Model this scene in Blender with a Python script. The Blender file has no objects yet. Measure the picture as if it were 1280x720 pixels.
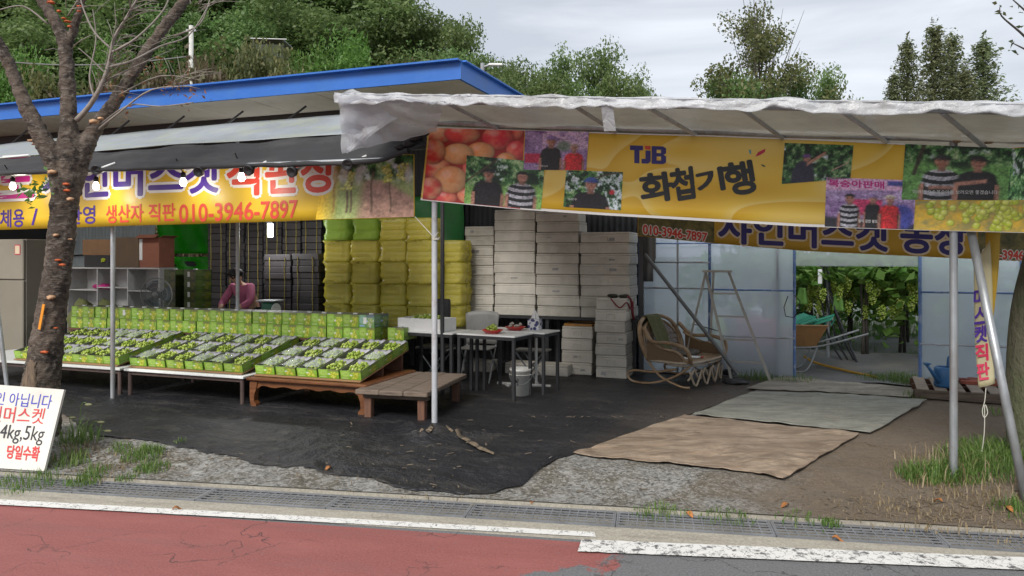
import bpy, math, random
import numpy as np
from mathutils import Vector, Matrix, Euler, noise as mnoise
random.seed(7); RNG = np.random.default_rng(7)
sc = bpy.context.scene
COL = sc.collection
# ------------------------------------------------------------------ camera, world, sun, exposure
F, Y0, CH = 950.0, 321.0, 1.75              # focal length and horizon in pixels of the 1280 px photograph, eye height
cam = bpy.data.cameras.new('camera'); cam.sensor_width = 36; cam.lens = F / 1280 * 36
cam.shift_y = -(360 - Y0) / 1280; cam.clip_start = .05; cam.clip_end = 2000
co = bpy.data.objects.new('camera', cam); co.location = (0, 0, CH); co.rotation_euler = (math.pi / 2, 0, 0)
COL.objects.link(co); sc.camera = co
SUN_EL, SUN_AZ = math.radians(40), math.radians(205)       # high, behind the viewer's left shoulder, through cloud
w = bpy.data.worlds.new('World'); sc.world = w; w.use_nodes = True
nt = w.node_tree; nt.nodes.clear()
def wn(t, **k):
    n = nt.nodes.new(t)
    for a, b in k.items(): setattr(n, a, b)
    return n
out = wn('ShaderNodeOutputWorld'); bg = wn('ShaderNodeBackground'); sky = wn('ShaderNodeTexSky')
sky.sky_type = 'NISHITA'; sky.sun_disc = False; sky.sun_elevation = SUN_EL; sky.sun_rotation = SUN_AZ
tc = wn('ShaderNodeTexCoord'); mp = wn('ShaderNodeMapping'); mp.inputs['Scale'].default_value = (1.1, 1.1, 6.5)
n1 = wn('ShaderNodeTexNoise'); n1.inputs['Scale'].default_value = 2.1; n1.inputs['Detail'].default_value = 6; n1.inputs['Distortion'].default_value = .5
cr = wn('ShaderNodeValToRGB'); cr.color_ramp.elements[0].position = .36; cr.color_ramp.elements[0].color = (2.4, 2.55, 2.8, 1)
cr.color_ramp.elements[1].position = .66; cr.color_ramp.elements[1].color = (3.6, 3.7, 3.88, 1)
mx = wn('ShaderNodeMix', data_type='RGBA'); mx.inputs['Factor'].default_value = .93
L = nt.links.new
L(tc.outputs['Generated'], mp.inputs['Vector']); L(mp.outputs[0], n1.inputs['Vector']); L(n1.outputs['Fac'], cr.inputs[0])
L(sky.outputs[0], mx.inputs['A']); L(cr.outputs[0], mx.inputs['B']); L(mx.outputs['Result'], bg.inputs['Color'])
bg.inputs['Strength'].default_value = .1; L(bg.outputs[0], out.inputs['Surface'])
sl = bpy.data.lights.new('sun', 'SUN'); sl.energy = 1.5; sl.angle = math.radians(25); sl.color = (1, .96, .9)
so = bpy.data.objects.new('sun', sl); COL.objects.link(so)
d = Vector((math.sin(SUN_AZ) * math.cos(SUN_EL), math.cos(SUN_AZ) * math.cos(SUN_EL), math.sin(SUN_EL)))
so.rotation_euler = d.to_track_quat('Z', 'Y').to_euler(); so.location = d * 50
sc.view_settings.view_transform = 'Standard'; sc.view_settings.look = 'None'; sc.view_settings.gamma = 1; sc.view_settings.exposure = 1.36
sc.render.engine = 'CYCLES'
sc.cycles.max_bounces = 7; sc.cycles.diffuse_bounces = 3; sc.cycles.transparent_max_bounces = 12; sc.cycles.caustics_reflective = False; sc.cycles.caustics_refractive = False
sc.cycles.use_denoising = True

# ------------------------------------------------------------------ frames of reference
A0 = Vector((-.74, 7.26)); TH = math.atan2(-.347, .938)
U = Vector((math.cos(TH), math.sin(TH))); V = Vector((-math.sin(TH), math.cos(TH)))
FZ = .10                                              # stall floor above the road
def S(s, t, z=FZ):
    p = A0 + U * s + V * t
    return Vector((p.x, p.y, z))
def at(px, py, t):                                    # pixel -> (s, z) on the upright plane at depth t of the stall
    k = (px - 640) / F
    s = (k * (A0.y + t * V.y) - A0.x - t * V.x) / (U.x - k * U.y)
    Z = A0.y + s * U.y + t * V.y
    return s, CH - (py - Y0) / F * Z
def gp(px, py, z=FZ):                                 # pixel -> point on the level z
    Z = F * (CH - z) / (py - Y0)
    return Vector(((px - 640) * Z / F, Z, z))
def st(p):
    dd = Vector((p[0], p[1])) - A0
    return dd.dot(U), dd.dot(V)
def wp(px, py, Z): return Vector(((px - 640) * Z / F, Z, CH - (py - Y0) / F * Z))
RA, RB = gp(0, 602, 0), gp(1280, 679, 0)
RD = (RB - RA).xy.normalized(); RN = Vector((-RD.y, RD.x)); RTH = math.atan2(RD.y, RD.x)
def R(r, n, z=0):
    p = RA.xy + RD * r + RN * n
    return Vector((p.x, p.y, z))
def rn(x, y):
    dd = Vector((x, y)) - RA.xy
    return dd.dot(RD), dd.dot(RN)
def sm(a, b, x):
    q = min(1, max(0, (x - a) / (b - a))); return q * q * (3 - 2 * q)
def H(x, y):                                          # height of the ground behind the drain
    r, n = rn(x, y); s, t = st((x, y))
    k = 1 - .85 * sm(2.6, 4.2, s) * sm(1.0, -.4, t)
    z = .03 + .07 * sm(.25, .95, n) * k
    b = mnoise.noise(Vector((x * 1.7, y * 1.7, 0))) * .03 + mnoise.noise(Vector((x * 6, y * 6, 3))) * .018 + mnoise.noise(Vector((x * 15, y * 15, 8))) * .008
    z += b * sm(.2, .4, n) * (1 - sm(1.2, 1.9, n)) + b * .35 * sm(2.6, 3.4, s) * (1 - sm(4, 6, t))
    z += .10 * sm(-4.2, -5.0, s) * sm(.3, -.4, t) * sm(.5, 1.0, n) + .07 * sm(1.1, .2, math.hypot(x - 4.15, y - 5.65))
    z += 7.5 * sm(20, 46, y) * sm(9, -12, x) + 1.5 * sm(40, 140, y)
    return z

# ------------------------------------------------------------------ mesh helpers
class MB:
    def __init__(s): s.v = []; s.f = []; s.m = []
    def add(s, vs, fs, mi=0):
        o = len(s.v); s.v += [tuple(p) for p in vs]; s.f += [tuple(i + o for i in f) for f in fs]; s.m += [mi] * len(fs); return s
    def box(s, c, d, rot=None, mi=0):
        x, y, z = d[0] / 2, d[1] / 2, d[2] / 2
        vs = [Vector(p) for p in ((-x, -y, -z), (x, -y, -z), (x, y, -z), (-x, y, -z), (-x, -y, z), (x, -y, z), (x, y, z), (-x, y, z))]
        if rot is not None:
            M = Euler(rot).to_matrix() if not isinstance(rot, Matrix) else rot
            vs = [M @ p for p in vs]
        c = Vector(c)
        return s.add([p + c for p in vs], [(0, 3, 2, 1), (4, 5, 6, 7), (0, 1, 5, 4), (1, 2, 6, 5), (2, 3, 7, 6), (3, 0, 4, 7)], mi)
    def rbox(s, c, d, b=.01, mi=0, top=1.0):          # box with chamfered edges; top scales the upper rim
        x, y, z = d[0] / 2, d[1] / 2, d[2] / 2; c = Vector(c)
        rings = []
        for zz, ins, k in ((-z, b, 1), (-z + b, 0, 1), (z - b, 0, top), (z, b, top)):
            xx, yy = (x - ins) * k, (y - ins) * k
            rings.append([(-xx + b, -yy, zz), (xx - b, -yy, zz), (xx, -yy + b, zz), (xx, yy - b, zz), (xx - b, yy, zz), (-xx + b, yy, zz), (-xx, yy - b, zz), (-xx, -yy + b, zz)])
        vs = [c + Vector(p) for r in rings for p in r]; fs = [tuple(range(7, -1, -1)), tuple(range(24, 32))]
        for k in range(3):
            for i in range(8): fs.append((k * 8 + i, k * 8 + (i + 1) % 8, k * 8 + 8 + (i + 1) % 8, k * 8 + 8 + i))
        return s.add(vs, fs, mi)
    def bar(s, a, b, w, h, up=(0, 0, 1), mi=0):
        a, b = Vector(a), Vector(b); x = (b - a); l = x.length; x.normalize(); u = Vector(up)
        y = u.cross(x).normalized(); z = x.cross(y)
        return s.box((a + b) / 2, (l, w, h), Matrix((x, y, z)).transposed(), mi)
    def tube(s, pts, r, n=8, mi=0, closed=False):
        pts = [Vector(p) for p in pts]; k = len(pts)
        rs = r if isinstance(r, (list, tuple)) else [r] * k
        vs = []; prev = None
        for i, p in enumerate(pts):
            if closed: tg = pts[(i + 1) % k] - pts[i - 1]
            else: tg = pts[min(i + 1, k - 1)] - pts[max(i - 1, 0)]
            tg.normalize()
            if prev is None:
                a = Vector((0, 0, 1)) if abs(tg.z) < .9 else Vector((1, 0, 0)); nx = a.cross(tg).normalized()
            else:
                nx = (prev - tg * prev.dot(tg)).normalized()
            prev = nx; ny = tg.cross(nx)
            for j in range(n):
                q = 2 * math.pi * j / n; vs.append(p + (nx * math.cos(q) + ny * math.sin(q)) * rs[i])
        fs = []
        for i in range(k if closed else k - 1):
            i2 = (i + 1) % k
            for j in range(n): fs.append((i * n + j, i * n + (j + 1) % n, i2 * n + (j + 1) % n, i2 * n + j))
        if not closed: fs += [tuple(range(n - 1, -1, -1)), tuple(range((k - 1) * n, k * n))]
        return s.add(vs, fs, mi)
    def lathe(s, prof, n=20, c=(0, 0, 0), mi=0, cap=True):
        c = Vector(c); vs = []; k = len(prof)
        for r, z in prof:
            for j in range(n):
                q = 2 * math.pi * j / n; vs.append(c + Vector((r * math.cos(q), r * math.sin(q), z)))
        fs = [(i * n + j, i * n + (j + 1) % n, (i + 1) * n + (j + 1) % n, (i + 1) * n + j) for i in range(k - 1) for j in range(n)]
        if cap: fs += [tuple(range(n - 1, -1, -1)), tuple(range((k - 1) * n, k * n))]
        return s.add(vs, fs, mi)
    def blob(s, c, r, nu=10, nv=7, mi=0, jit=0, rot=None):
        c = Vector(c); r = (r, r, r) if isinstance(r, (int, float)) else r; vs = []
        M = Euler(rot).to_matrix() if rot else None
        for i in range(nv + 1):
            a = math.pi * i / nv
            for j in range(nu):
                q = 2 * math.pi * j / nu
                p = Vector((math.sin(a) * math.cos(q) * r[0], math.sin(a) * math.sin(q) * r[1], math.cos(a) * r[2]))
                if jit: p *= 1 + jit * mnoise.noise(p * 4 / max(r) + c * 3)
                if M: p = M @ p
                vs.append(c + p)
        fs = [(i * nu + j, (i + 1) * nu + j, (i + 1) * nu + (j + 1) % nu, i * nu + (j + 1) % nu) for i in range(nv) for j in range(nu)]
        return s.add(vs, fs, mi)
    def grid(s, fn, nu, nv, mi=0):                    # fn(a, b) with a, b in 0..1
        vs = [fn(i / nu, j / nv) for j in range(nv + 1) for i in range(nu + 1)]; q = nu + 1
        return s.add(vs, [(j * q + i, j * q + i + 1, (j + 1) * q + i + 1, (j + 1) * q + i) for j in range(nv) for i in range(nu)], mi)
    def sheet(s, fn, nu, nv, th=.004, mi=0):          # a thin closed sheet of thickness th along its normal
        g = MB().grid(fn, nu, nv); P = [Vector(p) for p in g.v]; q = nu + 1; nr = []
        for j in range(nv + 1):
            for i in range(q):
                a = P[j * q + min(i + 1, nu)] - P[j * q + max(i - 1, 0)]; b = P[min(j + 1, nv) * q + i] - P[max(j - 1, 0) * q + i]
                nr.append(a.cross(b).normalized())
        N_ = len(P); vs = [p + m * th / 2 for p, m in zip(P, nr)] + [p - m * th / 2 for p, m in zip(P, nr)]
        fs = list(g.f) + [tuple(i + N_ for i in f[::-1]) for f in g.f]
        edge = [i for i in range(nu)]; E_ = [(i, i + 1) for i in edge] + [(j * q + nu, (j + 1) * q + nu) for j in range(nv)] + [(nv * q + i + 1, nv * q + i) for i in range(nu)] + [((j + 1) * q, j * q) for j in range(nv)]
        fs += [(b, a, a + N_, b + N_) for a, b in E_]
        return s.add(vs, fs, mi)
    def poly(s, pts, mi=0): return s.add(pts, [tuple(range(len(pts)))], mi)
    def prism(s, pts, off, mi=0):
        k = len(pts); off = Vector(off); P = [Vector(p) for p in pts]
        return s.add(P + [p + off for p in P], [tuple(range(k - 1, -1, -1)), tuple(range(k, 2 * k))] + [(i, (i + 1) % k, (i + 1) % k + k, i + k) for i in range(k)], mi)
    def mesh(s, mats, smooth=False):
        me = bpy.data.meshes.new('mesh'); me.from_pydata(s.v, [], s.f)
        for m in (mats if isinstance(mats, (list, tuple)) else [mats]): me.materials.append(m)
        if any(s.m): me.polygons.foreach_set('material_index', s.m)
        if smooth: me.polygons.foreach_set('use_smooth', [True] * len(me.polygons))
        me.update(); return me
    def build(s, name, mats, parent=None, smooth=False): return obj(name, s.mesh(mats, smooth), parent)
def obj(name, me, parent=None):
    o = bpy.data.objects.new(name, me); COL.objects.link(o); o.parent = parent; return o
def tag(o, label, cat, group=None, loc=None, rz=None):
    o['label'] = label; o['category'] = cat
    if group: o['group'] = group
    if loc is not None: o.location = loc
    if rz is not None: o.rotation_euler = (0, 0, rz)
    return o
def thing(name, label, cat, loc=(0, 0, 0), rz=TH, group=None): return tag(obj(name, None), label, cat, group, loc, rz)
def kind(o, k): o['kind'] = k; return o
def copy_tree(o, label=None, loc=None, rz=None, parent=None):
    c = o.copy(); COL.objects.link(c); c.parent = parent
    if label: c['label'] = label
    if loc is not None: c.location = loc
    if rz is not None: c.rotation_euler[2] = rz
    for ch in list(o.children): copy_tree(ch, parent=c)
    return c
ORD = 'zeroth first second third fourth fifth sixth seventh eighth ninth tenth eleventh twelfth thirteenth fourteenth fifteenth sixteenth seventeenth eighteenth nineteenth twentieth'.split() + ['twenty-' + x for x in 'first second third fourth fifth sixth'.split()]
def smoothpath(pts, k=6):                             # Catmull-Rom through points
    P = [Vector(p) for p in pts]; o = []
    for i in range(len(P) - 1):
        a, b, c, e = P[max(i - 1, 0)], P[i], P[i + 1], P[min(i + 2, len(P) - 1)]
        for j in range(k):
            t = j / k; o.append(.5 * (2 * b + (c - a) * t + (2 * a - 5 * b + 4 * c - e) * t * t + (3 * b - a - 3 * c + e) * t ** 3))
    return o + [P[-1]]

# ------------------------------------------------------------------ materials
def newmat(name):
    m = bpy.data.materials.new(name); m.use_nodes = True; t = m.node_tree; t.nodes.clear(); return m, t
def nd(t, ty, ins=None, **k):
    n = t.nodes.new(ty)
    for a, b in k.items(): setattr(n, a, b)
    for a, b in (ins or {}).items():
        if isinstance(b, bpy.types.NodeSocket): t.links.new(b, n.inputs[a])
        else: n.inputs[a].default_value = b
    return n
def c4(c): return (*c, 1) if len(c) == 3 else c
def mixc(t, f, a, b, mode='MIX'):
    n = t.nodes.new('ShaderNodeMix'); n.data_type = 'RGBA'; n.blend_type = mode
    for i, x in ((0, f), (6, a), (7, b)):
        if isinstance(x, bpy.types.NodeSocket): t.links.new(x, n.inputs[i])
        else: n.inputs[i].default_value = c4(x) if i else x
    return n.outputs[2]
def mth(t, op, a, b=0.0, c=None, clamp=False):
    n = t.nodes.new('ShaderNodeMath'); n.operation = op; n.use_clamp = clamp
    for i, x in enumerate((a, b) if c is None else (a, b, c)):
        if isinstance(x, bpy.types.NodeSocket): t.links.new(x, n.inputs[i])
        else: n.inputs[i].default_value = x
    return n.outputs[0]
def ramp(t, f, stops):
    n = t.nodes.new('ShaderNodeValToRGB'); e = n.color_ramp.elements
    while len(e) < len(stops): e.new(.5)
    for q, (p, c) in zip(e, stops): q.position = p; q.color = c4(c) if not isinstance(c, (int, float)) else (c, c, c, 1)
    t.links.new(f, n.inputs[0]); return n.outputs[0]
def noisef(t, co_, scale, det=4, rough=.6, dist=0.0):
    return nd(t, 'ShaderNodeTexNoise', {'Vector': co_, 'Scale': scale, 'Detail': det, 'Roughness': rough, 'Distortion': dist}).outputs['Fac']
def stretch(t, v, sc_): return nd(t, 'ShaderNodeMapping', {'Vector': v, 'Scale': sc_}).outputs[0]
def finish(m, t, base, rough=.6, bump=None, bstr=.3, bdist=.01, metal=0.0, trans=0.0, coat=0.0, spec=.5):
    b = nd(t, 'ShaderNodeBsdfPrincipled', {'Base Color': base if isinstance(base, bpy.types.NodeSocket) else c4(base), 'Roughness': rough, 'Metallic': metal, 'Coat Weight': coat, 'Specular IOR Level': spec})
    if bump is not None:
        bn = nd(t, 'ShaderNodeBump', {'Height': bump, 'Strength': bstr, 'Distance': bdist}); t.links.new(bn.outputs[0], b.inputs['Normal'])
    sh = b.outputs[0]
    if trans:
        tr = nd(t, 'ShaderNodeBsdfTranslucent', {'Color': base if isinstance(base, bpy.types.NodeSocket) else c4(base)})
        sh = nd(t, 'ShaderNodeMixShader', {0: trans, 1: sh, 2: tr.outputs[0]}).outputs[0]
    t.links.new(sh, nd(t, 'ShaderNodeOutputMaterial').inputs[0]); return m
def M(name, col, rough=.6, var=.25, scale=6, col2=None, bump=.2, metal=0.0, trans=0.0, coat=0.0, rnd=.15, str_=(1, 1, 1), dirt=None, dscale=3, bdist=.006, fine=60):
    m, t = newmat(name); oc = nd(t, 'ShaderNodeTexCoord').outputs['Object']; oi = nd(t, 'ShaderNodeObjectInfo')
    off = nd(t, 'ShaderNodeVectorMath', {0: stretch(t, oc, str_), 1: oi.outputs['Random']}, operation='ADD').outputs[0]
    nz = noisef(t, off, scale, 6, .65); c2 = col2 or tuple(x * (1 - var) for x in col)
    base = mixc(t, ramp(t, nz, [(.32, 0.), (.68, 1.)]), c2, col)
    fz = noisef(t, off, fine, 3, .7)
    base = mixc(t, mth(t, 'MULTIPLY', mth(t, 'SUBTRACT', fz, .5), var, clamp=True), base, tuple(x * .5 for x in col))
    if rnd:
        g = mth(t, 'MULTIPLY_ADD', oi.outputs['Random'], 2 * rnd, 1 - rnd)
        hs = nd(t, 'ShaderNodeHueSaturation', {'Color': base, 'Value': g}); base = hs.outputs[0]
    if dirt:
        dn = ramp(t, noisef(t, off, dscale, 8, .7), [(.5, 0.), (.72, 1.)]); base = mixc(t, mth(t, 'MULTIPLY', dn, .75), base, dirt)
    rg = mth(t, 'MULTIPLY_ADD', nz, .25, rough - .12, clamp=True)
    return finish(m, t, base, rg, fz if bump else None, bump, bdist, metal, trans, coat)
def leafmat(name, c1, c2, c3=None, tr=.52, rough=.5):
    m, t = newmat(name); ge = nd(t, 'ShaderNodeNewGeometry'); oi = nd(t, 'ShaderNodeObjectInfo')
    base = ramp(t, ge.outputs['Random Per Island'], [(0, c1), (.55, c2), (1, c3 or c2)])
    nz = noisef(t, ge.outputs['Position'], .9, 3)
    base = mixc(t, ramp(t, nz, [(.35, 0.), (.7, .55)]), base, tuple(x * .8 for x in c1))
    hs = nd(t, 'ShaderNodeHueSaturation', {'Color': base, 'Hue': mth(t, 'MULTIPLY_ADD', oi.outputs['Random'], .03, .485), 'Value': mth(t, 'MULTIPLY_ADD', oi.outputs['Random'], .5, 1.1)})
    return finish(m, t, hs.outputs[0], rough, trans=tr)
def sheetmat(name, col, alpha=.0, trans=.5, rough=.35, var=.2, scale=3, bump=.3, dirt=None):   # plastic film and tarps: some light goes through
    m, t = newmat(name); oc = nd(t, 'ShaderNodeTexCoord').outputs['Object']
    nz = noisef(t, oc, scale, 6, .6); base = mixc(t, ramp(t, nz, [(.35, 0.), (.65, 1.)]), tuple(x * (1 - var) for x in col), col)
    if dirt: base = mixc(t, ramp(t, noisef(t, stretch(t, oc, (1, 1, .4)), 2.2, 8, .7), [(.48, 0.), (.75, .8)]), base, dirt)
    wr = noisef(t, oc, 9, 5, .6, 1.0)
    bn = nd(t, 'ShaderNodeBump', {'Height': wr, 'Strength': bump, 'Distance': .02}).outputs[0]
    p = nd(t, 'ShaderNodeBsdfPrincipled', {'Base Color': base, 'Roughness': rough, 'Normal': bn})
    tl = nd(t, 'ShaderNodeBsdfTranslucent', {'Color': base, 'Normal': bn})
    sh = nd(t, 'ShaderNodeMixShader', {0: trans, 1: p.outputs[0], 2: tl.outputs[0]}).outputs[0]
    if alpha:
        tp = nd(t, 'ShaderNodeBsdfTransparent', {'Color': c4((.95, .97, 1))})
        fac = mth(t, 'MULTIPLY', mth(t, 'MULTIPLY_ADD', nz, .5, .75), alpha, clamp=True)
        sh = nd(t, 'ShaderNodeMixShader', {0: fac, 1: sh, 2: tp.outputs[0]}).outputs[0]
    t.links.new(sh, nd(t, 'ShaderNodeOutputMaterial').inputs[0]); return m
def flat(name, col, rough=.45, trans=0.0): 
    m, t = newmat(name); oc = nd(t, 'ShaderNodeTexCoord').outputs['Object']
    base = mixc(t, ramp(t, noisef(t, oc, 3, 5), [(.3, 0.), (.75, .22)]), col, tuple(x * .8 for x in col))
    return finish(m, t, base, rough, trans=trans)
def emit(name, col, st_):
    m, t = newmat(name); e = nd(t, 'ShaderNodeEmission', {'Color': c4(col), 'Strength': st_}); t.links.new(e.outputs[0], nd(t, 'ShaderNodeOutputMaterial').inputs[0]); return m
steel = M('galvanised steel', (.42, .44, .46), .42, .3, 14, metal=.55, dirt=(.22, .17, .13), dscale=5, bump=.1, str_=(1, 1, .3))
rusty = M('rust spotted steel', (.52, .54, .57), .5, .3, 9, metal=.15, dirt=(.16, .07, .035), dscale=9, bump=.15, str_=(1, 1, .5))
darksteel = M('dark steel', (.035, .036, .04), .45, .3, 10, bump=.08)
bluesteel = M('blue painted steel', (.10, .19, .42), .45, .3, 10, dirt=(.45, .5, .6), dscale=7)
white = M('white paint', (.72, .73, .72), .5, .12, 5, dirt=(.5, .48, .44), bump=.05)
offwhite = M('melamine board', (.5, .5, .49), .45, .12, 4, dirt=(.3, .29, .27), bump=.05)
styro = M('styrofoam', (.60, .565, .505), .75, .24, 3, dirt=(.28, .25, .20), dscale=2.0, bump=.15, fine=120, rnd=.08)
styroclean = M('clean styrofoam', (.82, .82, .81), .75, .08, 5, bump=.12, fine=120, rnd=.03)
blackplastic = M('black plastic', (.02, .02, .022), .45, .3, 8)
blackcloth = M('black shade cloth', (.030, .030, .032), .85, .35, 3, bump=.5, fine=40, str_=(1, 1, 3), dirt=(.06, .057, .055), dscale=1.6)
card = M('brown cardboard', (.30, .17, .085), .8, .2, 5, bump=.1)
cardred = M('red brown cardboard', (.26, .10, .06), .8, .2, 5, bump=.1)
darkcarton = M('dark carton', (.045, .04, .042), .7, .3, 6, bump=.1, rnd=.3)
wood_old = M('weathered wood', (.20, .155, .12), .8, .5, 5, col2=(.085, .06, .045), str_=(1, 8, 8), bump=.5, fine=30)
wood_lac = M('lacquered wood', (.19, .075, .028), .35, .45, 5, col2=(.09, .032, .013), str_=(1, 7, 7), bump=.1, coat=.15)
wood_leg = M('reddish wood', (.15, .07, .042), .7, .4, 6, str_=(6, 6, 1), bump=.3)
palletw = M('pallet wood', (.36, .30, .24), .85, .4, 6, col2=(.19, .15, .115), str_=(1, 6, 6), bump=.4, fine=30)
rattan = M('rattan cane', (.37, .245, .135), .5, .4, 9, col2=(.18, .115, .065), dirt=(.36, .31, .25), dscale=6)
rattanpale = M('bleached rattan', (.44, .36, .27), .6, .35, 8, dirt=(.2, .14, .09))
red = M('red plastic', (.5, .03, .025), .35, .15, 5, bump=0)
pinkm = M('magenta plastic', (.45, .03, .19), .4, .3, 6)
green_net = M('green plastic', (.04, .30, .2), .5, .2, 8)
bluecan = M('blue plastic', (.045, .16, .36), .4, .2, 5, bump=.05)
brickm = M('red brick', (.30, .085, .055), .85, .3, 12, rnd=.25)
bulb_m = emit('lit bulb', (1, .95, .86), 9.0); tube_m = emit('lit tube', (.9, .97, 1), 9.0)

def roadmat():
    m, t = newmat('asphalt with red paint'); oc = nd(t, 'ShaderNodeTexCoord').outputs['Object']
    sx = nd(t, 'ShaderNodeSeparateXYZ', {0: oc})
    grain = noisef(t, oc, 70, 5, .85); big = noisef(t, oc, 1.3, 5, .6)
    asp = mixc(t, ramp(t, grain, [(.3, 0.), (.7, 1.)]), (.06, .062, .065), (.25, .25, .255)); asp = mixc(t, mth(t, 'MULTIPLY', big, .4), asp, (.09, .09, .092))
    rd = mixc(t, ramp(t, grain, [(.3, 0.), (.75, 1.)]), (.16, .045, .041), (.38, .13, .115)); rd = mixc(t, ramp(t, noisef(t, stretch(t, oc, (.6, 2, 1)), 2.2, 6, .7), [(.45, 0.), (.75, .5)]), rd, (.36, .125, .112)); rd = mixc(t, ramp(t, noisef(t, stretch(t, oc, (.25, 3, 1)), 1.6, 7, .7), [(.5, 0.), (.75, .55)]), rd, (.19, .085, .08)); rd = mixc(t, ramp(t, noisef(t, oc, 24, 5, .8), [(.60, 0.), (.70, .75)]), rd, (.17, .15, .145))
    # the paint ends at r ~ 4.4 with a ragged edge and chipped islands
    en = noisef(t, oc, 1.6, 7, .65); e2 = noisef(t, oc, 6, 5, .6)
    edge = mth(t, 'MULTIPLY_ADD', en, 2.2, mth(t, 'MULTIPLY', e2, .5))
    r_edge = mth(t, 'MULTIPLY_ADD', sx.outputs[1], -.62, sx.outputs[0])         # edge slants towards the camera
    msk = mth(t, 'MULTIPLY_ADD', mth(t, 'SUBTRACT', 6.35, mth(t, 'ADD', mth(t, 'ADD', r_edge, edge), mth(t, 'MULTIPLY', grain, .12))), 14.0, 0.5, clamp=True)
    chip = ramp(t, noisef(t, oc, 3.4, 6, .7), [(.70, 0.), (.72, 1.)])
    msk = mth(t, 'MULTIPLY', msk, mth(t, 'SUBTRACT', 1.0, chip))
    inn = mth(t, 'LESS_THAN', sx.outputs[1], -.46); msk = mth(t, 'MULTIPLY', msk, inn)
    base = mixc(t, msk, asp, rd)
    vo = nd(t, 'ShaderNodeTexVoronoi', {'Vector': nd(t, 'ShaderNodeVectorMath', {0: stretch(t, oc, (1, 1.5, 1)), 1: nd(t, 'ShaderNodeTexNoise', {'Vector': oc, 'Scale': 2.5, 'Detail': 5}).outputs['Color']}, operation='ADD').outputs[0], 'Scale': 1.15}, feature='DISTANCE_TO_EDGE').outputs['Distance']
    ck = ramp(t, vo, [(.0, 1.), (.012, 0.)]); ckm = mth(t, 'MULTIPLY', ck, ramp(t, noisef(t, oc, 1.1, 3), [(.47, 0.), (.58, 1.)]))
    base = mixc(t, mth(t, 'MULTIPLY', ckm, .85), base, (.04, .035, .035))
    hgt = mth(t, 'SUBTRACT', grain, mth(t, 'MULTIPLY', ckm, 1.5))
    return finish(m, t, base, .8, hgt, .5, .006)
def groundmat():
    m, t = newmat('concrete apron, dirt and grass'); ge = nd(t, 'ShaderNodeNewGeometry').outputs['Position']
    sx = nd(t, 'ShaderNodeSeparateXYZ', {0: ge})
    def axis(o, dv):
        a = mth(t, 'MULTIPLY', mth(t, 'SUBTRACT', sx.outputs[0], o[0]), dv[0]); return mth(t, 'MULTIPLY_ADD', mth(t, 'SUBTRACT', sx.outputs[1], o[1]), dv[1], a)
    n_ = axis(RA, RN); s_ = axis(A0, U); t_ = axis(A0, V)
    g = noisef(t, ge, 45, 5, .75); b = noisef(t, ge, 2.3, 7, .65); b2 = noisef(t, ge, 7, 5, .6)
    conc = mixc(t, ramp(t, g, [(.3, 0.), (.7, 1.)]), (.10, .098, .088), (.40, .39, .36)); conc = mixc(t, ramp(t, b, [(.45, 0.), (.6, .85)]), conc, (.135, .115, .08))
    pb_ = nd(t, 'ShaderNodeTexVoronoi', {'Vector': ge, 'Scale': 55.0}).outputs['Color']; pv_ = nd(t, 'ShaderNodeSeparateColor', {0: pb_}).outputs[0]
    conc = mixc(t, ramp(t, pv_, [(.55, 0.), (.9, .55)]), conc, (.46, .45, .43)); conc = mixc(t, ramp(t, pv_, [(.1, .6), (.3, 0.)]), conc, (.05, .048, .042))
    conc = mixc(t, ramp(t, b2, [(.56, 0.), (.75, .7)]), conc, (.55, .55, .53))
    dirt = mixc(t, ramp(t, g, [(.3, 0.), (.7, 1.)]), (.11, .082, .057), (.24, .185, .13)); dirt = mixc(t, ramp(t, b, [(.4, 0.), (.65, .7)]), dirt, (.20, .165, .125))
    gr = mixc(t, g, (.03, .05, .015), (.09, .11, .04))
    k = mth(t, 'ADD', mth(t, 'MULTIPLY', mth(t, 'SUBTRACT', b, .5), 1.4), s_)
    isd = mth(t, 'SMOOTHSTEP', 2.3, 3.4, k) if False else ramp(t, mth(t, 'MULTIPLY_ADD', k, .25, 0.0, clamp=True), [(.62, 0.), (.82, 1.)])
    left = ramp(t, mth(t, 'MULTIPLY_ADD', mth(t, 'ADD', k, 6.0), .25, 0.0, clamp=True), [(.48, 1.), (.66, 0.)])
    isd = mth(t, 'MAXIMUM', isd, left)
    base = mixc(t, isd, conc, dirt)
    far = ramp(t, mth(t, 'MULTIPLY_ADD', t_, .05, 0.0, clamp=True), [(.6, 0.), (.8, 1.)]); base = mixc(t, far, base, gr)
    return finish(m, t, base, .9, mth(t, 'ADD', g, mth(t, 'MULTIPLY', b2, 1.5)), 1.0, .025)
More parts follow.
